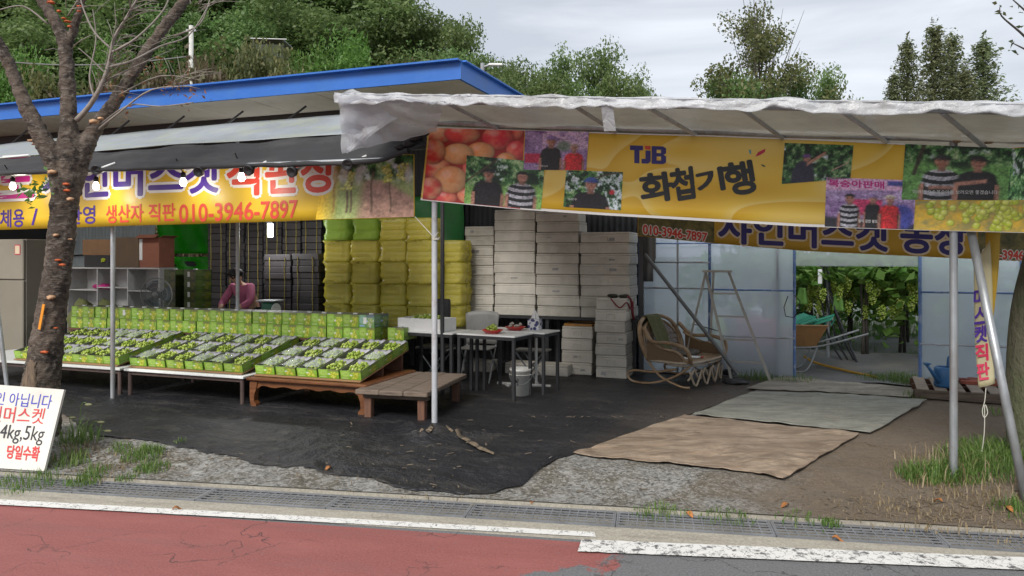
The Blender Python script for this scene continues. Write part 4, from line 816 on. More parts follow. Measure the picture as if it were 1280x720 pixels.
for body, q, c, b in (('샤인 아닙니다', [(-17, 489), (67, 494), (63, 512), (-19, 505)], 'b', .0), ('샤인머스켓', [(-29, 507), (58, 511), (54, 531), (-31, 527)], 'r', 0), ('2kg, 4kg,5kg', [(-32, 529), (57, 534), (53, 558), (-34, 551)], 'k', 0), ('당일수확', [(11, 557), (51, 559), (48, 577), (9, 573)], 'r', .03)):
    pb.text('hand_lettering', body, q, pen[c], b, .004, slant=.12 if c == 'k' else .03)
# ------------------------------------------------------------------ goods: printed grape boxes and open trays
BW, BD, BH = .222, .33, .153
def box_img(tint=(1, 1, 1), dim=1.0, seed=0):
    def fn(X, Y):
        c = lerp3(np.array((.17, .33, .02)), np.array((.30, .50, .07)), np.clip(Y * .9 + .1, 0, 1)[..., None]); c = lerp3(c, np.array((.42, .60, .14)), .75 * sm_(el_(X, Y, .24, .60, .20, .30), .04)); c = lerp3(c, np.array((.12, .24, .03)), .7 * sm_(np.abs(X - .47) - .02, .01))
        c = lerp3(c, np.array((.20, .20, .08)), .85 * sm_(np.maximum(.80 - Y, .50 - X), .015))
        rr_ = np.random.default_rng(5 + seed); L_ = [(.74 + rr_.normal(0, .085), .42 + rr_.normal(0, .17), .062, .095) for _ in range(30)]; L_ = [(x, y, a, b) for x, y, a, b in L_ if y < .78 and x > .52]
        c = spheres_img(X, Y, c, L_, (((.44, .50, .02), (.62, .66, .06)), ((.36, .44, .02), (.70, .70, .14))), (.95, .95, .6))
        c = lerp3(c, np.array((.75, .76, .70)), .9 * sm_(np.maximum(np.abs(X - .52) - .055, np.abs(Y - .50) - .055), .01)); c = lerp3(c, np.array((.68, .72, .48)), .8 * sm_(np.maximum(np.abs(X - .22) - .16, np.abs(Y - .16) - .03), .01)); c = lerp3(c, np.array((.10, .20, .03)), .8 * sm_(np.maximum(np.abs(X - .24) - .11, np.abs(Y - .60) - .05), .01) * (vnoise(X, Y * 0, 40, 3) > .4)[..., None])
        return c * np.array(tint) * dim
    return fn
def paintbox(w_, d_, h_, front, side, inner=None, open_=False):   # carton whose printed faces carry the painted artwork
    vs, fs, cs, mi = [], [], [], []
    def face(p0, ex, ez, fn, nx=26, ny=16):
        X, Y = np.meshgrid(np.linspace(0, 1, nx), np.linspace(0, 1, ny)); C_ = np.clip(fn(X, Y), 0, 1).reshape(-1, 3); o = len(vs)
        vs.extend([tuple(np.array(p0) + np.array(ex) * x + np.array(ez) * y) for x, y in zip(X.ravel(), Y.ravel())]); cs.extend(C_); fs.extend([(o + k * nx + l, o + k * nx + l + 1, o + (k + 1) * nx + l + 1, o + (k + 1) * nx + l) for k in range(ny - 1) for l in range(nx - 1)]); mi.extend([0] * ((nx - 1) * (ny - 1)))
    x, y = w_ / 2 - .0015, d_ / 2; z = h_ - .001
    face((-x, -y, 0), (2 * x, 0, 0), (0, 0, z), front); face((x, -y, 0), (0, 2 * y, 0), (0, 0, z), side); face((-x, y, 0), (0, -2 * y, 0), (0, 0, z), side); face((x, y, 0), (-2 * x, 0, 0), (0, 0, z), front, 6, 6)
    o = len(vs); b = inner or []; vs.extend([(-x, -y, 0), (x, -y, 0), (x, y, 0), (-x, y, 0), (-x, -y, z), (x, -y, z), (x, y, z), (-x, y, z)]); cs.extend([(1, 1, 1)] * 8); fs.append((o, o + 3, o + 2, o + 1)); mi.append(1)
    if not open_: fs.append((o + 4, o + 5, o + 6, o + 7)); mi.append(1)
    else:                                              # folded inner walls and rim
        th = .006; q_ = len(vs); vs.extend([(-x + th, -y + th, .005), (x - th, -y + th, .005), (x - th, y - th, .005), (-x + th, y - th, .005), (-x + th, -y + th, z), (x - th, -y + th, z), (x - th, y - th, z), (-x + th, y - th, z)]); cs.extend([(1, 1, 1)] * 8)
        for k in range(4): l = (k + 1) % 4; fs.append((q_ + l, q_ + k, q_ + 4 + k, q_ + 4 + l)); fs.append((o + 4 + k, o + 4 + l, q_ + 4 + l, q_ + 4 + k)); mi.extend([1, 1])
        fs.append((q_, q_ + 1, q_ + 2, q_ + 3)); mi.append(1)
    me = bpy.data.meshes.new('mesh'); me.from_pydata(vs, [], fs); a_ = me.color_attributes.new('Col', 'FLOAT_COLOR', 'POINT'); a_.data.foreach_set('color', np.concatenate([np.array(cs, float), np.ones((len(cs), 1))], 1).astype(np.float32).ravel()); me.materials.append(boxpaint); me.materials.append(boxtop); me.polygons.foreach_set('material_index', mi); me.update(); return me
boxpaint, t = newmat('printed carton'); oi = nd(t, 'ShaderNodeObjectInfo').outputs['Random']; hs_ = nd(t, 'ShaderNodeHueSaturation', {'Color': nd(t, 'ShaderNodeAttribute', attribute_name='Col').outputs['Color'], 'Value': mth(t, 'MULTIPLY_ADD', oi, .25, .78), 'Hue': mth(t, 'MULTIPLY_ADD', oi, .012, .494)}); finish(boxpaint, t, hs_.outputs[0], .38)
boxtop = M('box lid top', (.16, .17, .13), .5, .3, 8, bump=.05); tagw = flat('white label', (.7, .7, .68))
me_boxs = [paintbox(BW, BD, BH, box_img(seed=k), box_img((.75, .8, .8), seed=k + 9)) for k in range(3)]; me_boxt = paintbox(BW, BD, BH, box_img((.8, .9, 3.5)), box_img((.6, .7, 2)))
me_tab = MB().box((0, -.05, BH + .006), (.055, .03, .013)).mesh(tagw)
me_lbl = MB().box((-.02, -BD / 2 - .0015, BH * .55), (.045, .002, BH * .5)).mesh(tagw)
me_box_shade = paintbox(BW, BD, BH, box_img((.9, .8, .8), .24), box_img((.8, .8, .8), .15))  # print dimmed so the rear stack carries its shade in the colour
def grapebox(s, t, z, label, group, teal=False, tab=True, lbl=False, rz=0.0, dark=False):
    o = obj('grape_box', me_box_shade if dark else me_boxt if teal else random.choice(me_boxs)); tag(o, label, 'grape box', group, S(s, t, z), TH + rz)
    if tab: obj('carry_tab', me_tab, o)
    if lbl: obj('paper_label', me_lbl, o)
    return o
ZT = .43
# stands for the tiers
def bench(name, label, cat, s0, s1, t0, t1, h, topm, legm, th=.03, leg=.03, rnd=True, inset=.05, planks=1):
    c = S((s0 + s1) / 2, (t0 + t1) / 2, FZ); o = thing(name, label, cat, c); wx, wy = s1 - s0, t1 - t0
    for i in range(planks): MB().rbox((0, -wy / 2 + wy * (i + .5) / planks, h - th / 2), (wx, wy / planks - (.004 if planks > 1 else 0), th), .004).build('top' if planks == 1 else 'plank', topm, o)
    mb = MB(); iz = h - th - .022
    for y in (-wy / 2 + inset, wy / 2 - inset): mb.box((0, y, iz), (wx - 2 * inset, .03, .04))
    for x in (-wx / 2 + inset, wx / 2 - inset): mb.box((x, 0, iz - .001), (.03, wy - 2 * inset, .038))
    mb.build('frame', legm, o)
    for x in (-wx / 2 + inset, wx / 2 - inset):
        for y in (-wy / 2 + inset, wy / 2 - inset):
            m_ = MB()
            if rnd: m_.tube([(x, y, 0), (x, y, h - th)], leg, 10)
            else: m_.box((x, y, (h - th) / 2), (leg * 2, leg * 2, h - th))
            m_.build('leg', legm, o)
    return o
legrust = M('rusty brown steel', (.10, .065, .055), .6, .4, 10, bump=.2)
bench('display_table', 'low white topped display table at the far left behind the tree', 'table', -7.2, -4.26, .27, 1.38, ZT - FZ, white, legrust, .028, .024)
bench('display_table', 'low white topped display table between pole and brown lacquered table', 'table', -4.2, -2.47, .27, 1.38, ZT - FZ, white, legrust, .028, .024)
bench('tier_stand', 'wooden stand under the two tiers of closed grape boxes', 'stand', -6.5, -1.3, 1.42, 1.80, .64, wood_leg, wood_leg, .03, .03, False)
n_b = 22
for tier in (0, 1):
    for i in range(n_b):
        s_ = -6.33 + BW * 1.013 * i + .004 * random.uniform(-1, 1); last = i == n_b - 1
        if tier == 1 and i > n_b - 1: continue
        grapebox(s_, 1.60 + random.uniform(-.012, .012), .742 + BH * tier, f"closed green grape box in the {'upper' if tier else 'lower'} tier, {ORD[i + 1]} from the left", 'closed grape boxes in two tiers', teal=(tier == 1 and i >= n_b - 1), tab=tier == 1, lbl=(tier == 1 and i in (4, n_b - 1)), rz=random.uniform(-.03, .03))
grapebox(-1.28, 1.72, .742, 'closed grape box at the right end of the lower tier, half in shade', 'closed grape boxes in two tiers')
# open trays
TW, TDp, THt = .252, .352, .098
foam = M('lilac grey foam', (.33, .325, .36), .7, .15, 8, bump=.1); grape_g = None
m, t = newmat('green grapes'); ge = nd(t, 'ShaderNodeNewGeometry').outputs['Random Per Island']
grape_g = finish(m, t, ramp(t, ge, [(0, (.17, .26, .02)), (.5, (.31, .42, .05)), (.85, (.46, .54, .13)), (1, (.62, .66, .38))]), .25, trans=.15)
def linermesh():
    def fn(x, y): return Vector(((x - .5) * (TW - .02), (y - .5) * (TDp - .02), .035 + .055 * sm(.7, 1., y) + .014 * abs(math.sin(x * 9)) * sm(.5, .9, y) + .01 * mnoise.noise(Vector((x * 5, y * 5, 0)))))
    return MB().sheet(fn, 12, 12, .003).mesh(foam, True)
def ico(): 
    import bmesh; b = bmesh.new(); bmesh.ops.create_icosphere(b, subdivisions=1, radius=1); v = [p.co.copy() for p in b.verts]; f = [tuple(q.index for q in p.verts) for p in b.faces]; b.free(); return v, f
ICV, ICF = ico()
def bunch(n, rx, ry, rz_, r, c=(0, 0, 0), hang_=False):
    mb = MB()
    for i in range(n):
        while True:
            p = Vector((random.uniform(-1, 1), random.uniform(-1, 1), random.uniform(-1 if hang_ else -.1, 1)))
            if .35 < p.length < 1: break
        k = (.55 + .45 * (p.z * .5 + .5)) if hang_ else 1
        q_ = Vector((p.x * rx * k, p.y * ry * k, p.z * rz_)) + Vector(c); rr = r * random.uniform(.85, 1.15); mb.add([q_ + v * rr for v in ICV], ICF)
    return mb
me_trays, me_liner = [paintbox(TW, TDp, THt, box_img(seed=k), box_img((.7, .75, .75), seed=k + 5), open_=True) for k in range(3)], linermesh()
me_gr = [bunch(95, .108, .155, .066, .0180, (.004 * (k - 2), -.008, .050)).mesh(grape_g, True) for k in range(5)]
wrapm = sheetmat('clear wrap', (.85, .88, .86), .80, .2, .06, .05, 6, 1.0)
def wrapmesh(k): return MB().sheet(lambda x, y: Vector(((x - .5) * (TW - .06), (y - .5) * .22 - .02, .118 + .03 * math.sin(math.pi * x) * math.sin(math.pi * y) - .02 + .016 * mnoise.noise(Vector((x * 4, y * 4, k * 5))))), 10, 8, .0015).mesh(wrapm)
me_wrap = [wrapmesh(k) for k in range(3)]
TILT = math.radians(11.5)
def dboard(s0, s1, lab):
    c = S((s0 + s1) / 2, .33, ZT); o = thing('sloping_board', lab, 'board', c); l = 1.08; wd = s1 - s0 - .02
    MB().box((0, l / 2 * math.cos(TILT), .012 + l / 2 * math.sin(TILT)), (wd, l, .01), (TILT, 0, 0)).build('board', card, o)
    for y in (.55, 1.0): MB().box((0, y, (.01 + y * math.tan(TILT)) / 2 - .002), (wd - .1, .04, y * math.tan(TILT) + .006)).build('riser', wood_leg, o)
def traygroup(s0, n, name, pitch=TW + .003):
    dboard(s0, s0 + n * pitch, f'sloping cardboard board under the {name} display of grape trays')
    for row_ in range(3):
        for i in range(n):
            d_ = .03 + TDp * (row_ + .5) * 1.0; o = obj('grape_tray', random.choice(me_trays)); p = S(s0 + pitch * (i + .5) + random.uniform(-.002, .002), .33 + d_ * math.cos(TILT), ZT + .021 + d_ * math.sin(TILT))
            tag(o, f"open tray of green grapes, {name} display, {('front', 'middle', 'back')[row_]} row, {ORD[i + 1]} from the left", 'grape tray', 'open grape trays on the low tables', p)
            o.rotation_euler = (TILT, 0, TH + random.uniform(-.01, .01))
            obj('foam_liner', me_liner, o); g = obj('grapes', me_gr[random.randrange(5)], o); g.rotation_euler[2] = random.choice((0, math.pi)) * 0
            if random.random() < .35: obj('clear_wrap', me_wrap[random.randrange(3)], o)
traygroup(-6.12, 7, 'far left', .2515); traygroup(-4.20, 6, 'middle', .278); traygroup(-2.38, 5, 'right', .274)

# ------------------------------------------------------------------ low tables and bench
br = thing('lacquered_table', 'brown lacquered low table with carved legs and apron', 'table', S(-1.67, .82, FZ)); w2, d2, h2 = .76, .56, ZT - FZ
MB().rbox((0, 0, h2 - .02), (2 * w2, 2 * d2, .04), .012).build('top', wood_lac, br)
def apron(l): 
    n = 24; pts = [(-l, h2 - .042), (l, h2 - .042)]
    for i in range(n + 1):
        x = l - 2 * l * i / n; k = abs(x) / l; pts.append((x, h2 - .10 - (.05 * sm(.8, 1, k)) + .010 * math.cos(x * 22)))
    return pts
MB().prism([(x, -d2 + .05, z) for x, z in apron(w2 - .06)], (0, .02, 0)).build('apron', wood_lac, br)
MB().prism([(x, d2 - .05, z) for x, z in apron(w2 - .06)], (0, -.02, 0)).build('apron', wood_lac, br)
for sg in (-1, 1): MB().prism([(sg * (w2 - .05), y, z) for y, z in apron(d2 - .06)], (-sg * .02, 0, 0)).build('apron', wood_lac, br)
for sx_ in (-1, 1):
    for sy_ in (-1, 1):
        prof = [(0, h2 - .05), (.10, h2 - .05), (.085, h2 - .13), (.06, h2 - .19), (.055, .07), (.085, .035), (.085, 0), (.02, 0), (.005, .05), (-.002, h2 - .2)]
        MB().prism([(sx_ * (w2 - .03 - x), sy_ * (d2 - .035), z) for x, z in prof], (0, -sy_ * .07, 0)).build('leg', wood_lac, br)
lb = thing('wooden_bench', 'low weathered plank bench on square legs in front of tables', 'bench', S(-.62, .78, FZ)); lb.rotation_euler[2] = TH + .10
for i in range(3): MB().rbox((-.26 + .26 * i, random.uniform(-.01, .01), .285), (.257, 1.28 + random.uniform(-.02, .02), .05), .008).build('plank', wood_old, lb)
wo2 = M('weathered crosspiece', (.15, .11, .085), .8, .5, 5, bump=.4)
for y in (-.5, .5): MB().box((0, y, .235), (.70, .07, .05)).build('cross_beam', wo2, lb)
for x in (-.29, .29):
    for y in (-.52, .52): MB().rbox((x, y, .105), (.075, .075, .21), .006, top=1.05).build('leg', wood_leg, lb)
# two dark framed tables
def steeltable(label, s0, s1, t0, t1, rz=0):
    c = S((s0 + s1) / 2, (t0 + t1) / 2, FZ); o = thing('folding_table', label, 'table', c, TH + rz); wx, wy = (s1 - s0) / 2, (t1 - t0) / 2; h = .75
    MB().rbox((0, 0, h - .009), (2 * wx, 2 * wy, .018), .004).build('top', white, o)
    mb = MB()
    for y in (-wy + .02, wy - .02): mb.box((0, y, h - .036), (2 * wx - .02, .03, .034))
    for x in (-wx + .02, wx - .02): mb.box((x, 0, h - .0365), (.03, 2 * wy - .05, .033))
    mb.build('frame', darksteel, o)
    for x in (-wx + .025, wx - .025):
        for y in (-wy + .025, wy - .025): MB().box((x, y, (h - .053) / 2), (.034, .034, h - .053)).build('leg', darksteel, o)
    return o
steeltable('dark legged table holding the white grape box', -1.30, -.50, 1.62, 2.12, -.14)
steeltable('dark legged table with a red grape dish, nearest the bucket', -.48, .30, 1.56, 2.02, -.14)
steeltable('dark legged table behind, holding the tissue box', -.36, .50, 2.04, 2.48, -.14)
ztb = FZ + .75
# white styrofoam box with grapes on the left table
def styrobox(w_, d_, h_, lip=.03, open_=False, mat=styro):
    mb = MB()
    if open_:
        th = .025; mb.rbox((0, -d_ / 2 + th / 2, h_ / 2), (w_, th, h_), .004).rbox((0, d_ / 2 - th / 2, h_ / 2), (w_, th, h_), .004)
        mb.rbox((-w_ / 2 + th / 2, 0, h_ / 2), (th, d_ - 2 * th, h_ - .002), .003).rbox((w_ / 2 - th / 2, 0, h_ / 2), (th, d_ - 2 * th, h_ - .002), .003).box((0, 0, .012), (w_ - .05, d_ - .05, .022))
    else: mb.rbox((0, 0, (h_ - lip) / 2), (w_, d_, h_ - lip - .004), .008, top=1.0).rbox((0, 0, h_ - lip / 2), (w_ - .006, d_ - .006, lip), .006).box((0, 0, h_ - lip - .002), (w_ - .02, d_ - .02, .008))
    return mb.mesh(mat)
def gripmesh(d_, h_):                                 # moulded hand hold: arch shaped rim around a recess
    mb = MB(); y = -d_ / 2 - .003
    mb.box((-.055, y, h_ * .42), (.010, .010, h_ * .34)).box((.055, y, h_ * .42), (.010, .010, h_ * .34)).box((0, y, h_ * .60), (.118, .012, .012)); return mb.mesh(styro)
o = thing('styrofoam_box', 'clean white styrofoam box of green grapes on the table', 'box', S(-1.0, 1.83, ztb), TH - .14); 
obj('box_body', styrobox(.62, .36, .155, open_=True, mat=styroclean), o)
MB().box((0, -.181, .075), (.60, .004, .006)).box((-.08, -.181, .11), (.006, .004, .07)).box((.14, -.181, .05), (.006, .004, .06)).build('moulded_rib', styroclean, o)
bunch(150, .24, .13, .06, .018, (.02, 0, .13)).build('grapes', grape_g, o, True)
leafy = leafmat('vine leaf', (.03, .09, .015), (.06, .15, .025), (.12, .22, .05))
def dish(label, s, t, n, m2):
    o = thing('red_dish', label, 'dish', S(s, t, ztb), TH)
    MB().lathe([(.06, 0), (.075, .004), (.125, .04), (.13, .042), (.127, .046), (.12, .043), (.07, .012), (0.001, .010)], 24).build('plate', red, o, True)
    bunch(n, .075, .06, .06, .017, (0, 0, .045)).build('fruit', m2, o, True); return o
dish('red dish of pale green grapes at the front of the table', -.10, 1.74, 46, grape_g)
dish('red dish with pale scraps beside the tissue box', .02, 2.20, 24, M('pale fruit pieces', (.5, .46, .4), .5))
tb = thing('tissue_box', 'navy patterned tissue box with a white tissue pulled up', 'tissue box', S(.22, 2.36, ztb), TH)
m, t = newmat('tissue box print'); oc = nd(t, 'ShaderNodeTexCoord').outputs['Object']; vv = nd(t, 'ShaderNodeTexVoronoi', {'Vector': oc, 'Scale': 22.0}).outputs['Distance']
tpm = finish(m, t, ramp(t, vv, [(.45, (.03, .035, .13)), (.55, (.6, .6, .62))]), .4)
MB().rbox((0, 0, .065), (.15, .13, .13), .004).build('carton', tpm, tb)
mb = MB(); mb.sheet(lambda x, y: Vector(((x - .5) * .12 * (1 - y * .8), .012 * math.sin(x * 9) * (1 - y), .128 + .11 * y + .01 * math.sin(x * 6))), 10, 8, .002); mb.sheet(lambda x, y: Vector((.015 * math.sin(x * 7) * (1 - y), (x - .5) * .08 * (1 - y * .9), .128 + .095 * y)), 8, 8, .002); mb.build('tissue', styroclean, tb, True)
# bucket
bk = thing('bucket', 'white plastic bucket with wire handle under the table', 'bucket', gp(651, 497.5) + Vector((0, .13, .008)), 0)
whitepl = M('white plastic', (.66, .65, .61), .4, .12, 5, dirt=(.4, .37, .32))
MB().lathe([(.105, 0), (.128, .29), (.133, .29), (.133, .32), (.128, .325), (.122, .32), (.10, .01), (.001, .01)], 28).lathe([(.131, .25), (.138, .25), (.138, .256), (.131, .256)], 28, cap=False).build('pail', whitepl, bk, True)
MB().tube(smoothpath([(-.138, 0, .26), (-.11, -.09, .20), (0, -.15, .15), (.11, -.09, .20), (.138, 0, .26)], 6), .003, 6).build('handle', steel, bk)
mb = MB()
for i in range(9): a = -2.05 + random.uniform(-.2, .25); z = .14 + random.uniform(0, .07); mb.box((.120 * math.cos(a), .120 * math.sin(a), z), (.025, .004, .012), (0, random.uniform(-1, 1), a + math.pi / 2))
mb.build('printed_mark', P_['black'], bk)

# ------------------------------------------------------------------ styrofoam stacks
rk = thing('steel_rack', 'dark low rack under the tall stacks of styrofoam boxes', 'rack', S(0, 4.25, FZ))
sA, zA = at(580, 396, 3.95); sB_, _ = at(797, 396, 3.95); zr = at(690, 395.5, 3.95)[1] - FZ
MB().box(((sA + sB_) / 2, 0, zr - .02), (sB_ - sA + .04, .66, .04)).build('deck', darksteel, rk)
for x in (sA + .05, (sA + sB_) / 2, sB_ - .05):
    for y in (-.28, .28): MB().box((x, y, (zr - .04) / 2), (.05, .05, zr - .04)).build('leg', darksteel, rk)
stamp = M('faded grey label', (.36, .35, .34), .7, .5, 40, col2=(.2, .2, .21)); me_cache = {}
def stack(px0, px1, ytop, n, t, d_, z0, name, grip, hfix=None, jit=.012):
    (a, _), (b, zt_) = at(px0, ytop, t), at(px1, ytop, t); zt_ = at((px0 + px1) / 2, ytop, t)[1]; h = hfix or (zt_ - z0) / n; wd = b - a - .008
    key = (round(wd, 2), round(h, 3), d_)
    if key not in me_cache: me_cache[key] = (styrobox(wd, d_, h - .0015), gripmesh(d_, h))
    bm, gm_ = me_cache[key]
    for i in range(n):
        o = obj('styrofoam_box', bm); k = n - i
        tag(o, f"styrofoam box, {ORD[k] + ' from the top' if k > 1 else 'topmost'} in the {name}", 'box', 'stacked styrofoam boxes', S((a + b) / 2 + random.uniform(-jit, jit), t + d_ / 2 + random.uniform(-jit, jit), z0 + h * i), TH + random.uniform(-.012, .012))
        if grip: obj('hand_grip', gm_, o)
        if random.random() < .3: MB().box((random.uniform(-.12, .14), -d_ / 2 - .0015, h * random.uniform(.3, .55)), (random.uniform(.05, .11), .002, random.uniform(.02, .045))).build('stained_label', stamp, o)
    return z0 + h * n
zd = zr + FZ
stack(580.5, 617, 283, 9, 3.95, .56, zd, 'stack next to the bundles', True)
stack(617.5, 669, 262, 10, 3.93, .42, zd, 'second stack from the bundles', False)
stack(670, 724, 264, 10, 3.92, .42, zd, 'third stack from the bundles', False)
stack(725, 787, 290, 8, 3.90, .60, zd, 'stack beside the dark post', True)
stack(702, 741, 408, 4, 3.66, .56, FZ + .01, 'short stack under the orange tray', True)
ztop6 = stack(744, 783, 373, 7, 3.52, .60, FZ + .01, 'stack behind the rattan seat', True)
s_, z_ = at(722, 408, 3.66); o = thing('orange_tray', 'shallow orange tray on the short floor stack of styrofoam boxes', 'tray', S(s_, 3.92, z_ + .003))
MB().box((0, -.24, .015), (.40, .012, .03)).box((0, .24, .015), (.40, .012, .03)).box((-.195, 0, .015), (.012, .468, .028)).box((.195, 0, .015), (.012, .468, .028)).build('rim', M('orange plastic', (.42, .19, .03), .5), o); MB().box((0, 0, .006), (.37, .46, .008)).build('base', M('dusty tray base', (.25, .2, .15)), o)
s_, z_ = at(764, 373, 3.52); o = thing('plant_debris', 'dried dark leaves and red twine on the stack behind the seat', 'debris', S(s_, 3.8, ztop6))
mb = MB()
for i in range(12): mb.blob((random.uniform(-.1, .14), random.uniform(-.2, .2), .02), (.05, .06, .025), 7, 5, jit=.6)
mb.build('dried_leaves', M('dried leaves', (.035, .035, .02), .8), o)
MB().tube(smoothpath([(.0, -.31, .0), (.12, -.315, -.12), (.215, -.30, -.05), (.225, -.1, -.15), (.225, .05, -.06), (.226, .1, -.28)], 6), .010, 6).tube(smoothpath([(.22, -.25, .03), (.232, -.1, -.03), (.23, 0, -.2), (.24, .06, -.3)], 5), .016, 6).build('twine', M('dark red twine', (.22, .02, .025), .6), o)
# loose boxes below the rack
for px, py, wd, lab in ((600, 446, .42, 'styrofoam box lying low behind the left folding table'), (690, 440, .55, 'styrofoam box in the gap below the rack beside the table'), (655, 452, .45, 'styrofoam box on the ground under the rack, behind the bucket')):
    s_, z_ = at(px, py, 3.6); o = obj('styrofoam_box', styrobox(wd, .34, .15)); tag(o, lab, 'box', 'stacked styrofoam boxes', S(s_, 3.6, FZ + .01 ), TH)

# ------------------------------------------------------------------ yellow wrapped bundles
bagm = sheetmat('yellow net bag', (.93, .82, .13), .55, .5, .25, .2, 2.0, .35); bagg = sheetmat('green plastic bag', (.50, .72, .10), .45, .5, .3, .2, 2.5, .3)
trm = M('pulp tray', (.80, .77, .66), .85, .2, 9, bump=.3); trg = M('grey pulp tray', (.40, .40, .41), .85, .2, 9)
def cupblock(w_, d_, h_, mat):
    mb = MB(); mb.rbox((0, 0, h_ / 2), (w_ - .03, d_ - .03, h_ - .006), .01)
    for i in range(5):
        for z in (.3, .72): mb.blob((-w_ / 2 + w_ * (i + .5) / 5, -d_ / 2 + .012, h_ * z), (w_ / 11, .028, h_ * .19), 8, 6)
    return mb.mesh(mat, True)
bw, bh, bdp = .445, .312, .44
cb, cg = cupblock(bw - .05, bdp - .05, .142, trm), cupblock(bw - .05, bdp - .05, .142, trg)
def bagmesh(mat, k, top=0): 
    mb = MB(); mb.sheet(lambda x, y: Vector(((bw + .02) / 2 * math.copysign(abs(math.cos(2 * math.pi * x)) ** .5, math.cos(2 * math.pi * x)), (bdp + .03) / 2 * math.copysign(abs(math.sin(2 * math.pi * x)) ** .5, math.sin(2 * math.pi * x)), (bh - .004) * y + (top * sm(.8, 1, y) * (1 + .5 * math.sin(9 * x)) if top else 0))) * 1.0 + Vector((1, 1, 0)) * (.03 * mnoise.noise(Vector((x * 9, y * 4, k * 7))) - .018 * abs(2 * y - 1) ** 3), 40, 8, .0015)
    def cap(x, y):
        q_ = 2 * math.pi * x; r_ = 1 - y; return Vector(((bw + .02) / 2 * r_ * math.copysign(abs(math.cos(q_)) ** .5, math.cos(q_)), (bdp + .03) / 2 * r_ * math.copysign(abs(math.sin(q_)) ** .5, math.sin(q_)), bh - .004 + (top * 1.2 if top else .0) * (.6 + y * .6)))
    mb.grid(cap, 30, 4); return mb.mesh(mat, True)
bags = [bagmesh(bagm, k) for k in range(3)]; baggreen = bagmesh(bagg, 5, .10)
for c_ in range(5):
    px = 402 + 35 * c_ + 17; s_, _ = at(px, 350, 3.05 + (.35 if c_ == 4 else 0)); top_r = 6 if c_ < 4 else 5
    for r_ in range(2, top_r + 1):
        nm = ('leftmost', 'second', 'third', 'fourth', 'rightmost')[c_]; k_ = top_r - r_ + 1
        o = thing('wrapped_bundle', f"yellow wrapped bundle of pulp trays, {nm} column, {ORD[k_] + ' from the top' if k_ > 1 else 'topmost'}", 'bundle', S(s_ + random.uniform(-.015, .015), 3.27 + (.35 if c_ == 4 else 0), FZ + .02 + bh * (r_ )), TH + random.uniform(-.09, .09), 'yellow wrapped bundles'); o.scale = (random.uniform(.94, 1.03), random.uniform(.92, 1.05), 1)
        me = cg if (c_, r_) == (1, 4) else cb
        obj('pulp_tray_block', me, o); p2 = obj('pulp_tray_block', me, o); p2.location.z = .152
        obj('net_bag', baggreen if (r_ == top_r and c_ in (0, 1)) else bags[(c_ + r_) % 3], o)
bp = thing('low_pallet_stand', 'dark stand carrying the yellow wrapped bundles', 'stand', S(at(490, 350, 3.05)[0], 3.3, FZ)); wq = 2.6
MB().box((0, 0, .02 + 2 * bh - .03), (wq, .9, .05)).build('deck', darksteel, bp)
for x in (-wq / 2 + .06, 0, wq / 2 - .06):
    for y in (-.4, .4): MB().box((x, y, (2 * bh - .035) / 2), (.06, .06, 2 * bh - .035)).build('leg', darksteel, bp)
# ------------------------------------------------------------------ back of the left stall
o = thing('refrigerator', 'beige two door refrigerator with a red framed notice at far left', 'refrigerator', S((at(-28, 400, 2.6)[0] + at(29, 400, 2.6)[0]) / 2, 2.9, FZ))
fw = at(29, 400, 2.6)[0] - at(-28, 400, 2.6)[0]; fh = at(10, 299, 2.6)[1] - FZ; beige = M('beige enamel', (.27, .245, .20), .35, .1, 3, bump=.02)
MB().rbox((0, .03, fh / 2), (fw, .56, fh), .01).build('cabinet', beige, o)
zs = at(10, 350, 2.6)[1] - FZ
for zc, hc in ((zs / 2 + .02, zs - .05), ((zs + fh) / 2 + .004, fh - zs - .012)):
    dr = MB().rbox((0, -.275, zc), (fw - .01, .05, hc), .012).build('door', beige, o); MB().rbox((-fw / 2 + .06, -.315, zc + (.1 if zc > 1 else .3)), (.025, .03, .22), .006).build('handle', white, dr)
MB().box((fw / 2 - .13, -.303, fh - .18), (.13, .004, .17)).build('notice', P_['crimson'], o); MB().box((fw / 2 - .13, -.306, fh - .18), (.105, .003, .14)).build('notice_sheet', P_['pale'], o)
s0, z1 = at(84, 334, 3.4); s1, _ = at(199, 334, 3.4); sh_ = thing('shelf_unit', 'white open shelf unit with cardboard boxes on top', 'shelf', S((s0 + s1) / 2, 3.6, FZ)); wx = s1 - s0; hx = z1 - FZ
MB().box((0, 0, hx - .012), (wx, .4, .024)).build('top_board', offwhite, sh_)
for k in range(4): MB().box((-wx / 2 + .01 + (wx - .02) * k / 3, 0, (hx - .024) / 2), (.018, .39, hx - .026)).build('upright', offwhite, sh_)
for k in range(3):
    for z in (hx - .40 + .05 * (k == 1), hx - .82): MB().box((-wx / 2 + .01 + (wx - .02) * (k + .5) / 3, 0, z), ((wx - .02) / 3 - .019, .38, .016)).build('shelf_board', offwhite, sh_)
MB().box((0, .196, hx / 2 - .012), (wx, .006, hx - .03)).build('back_panel', offwhite, sh_)
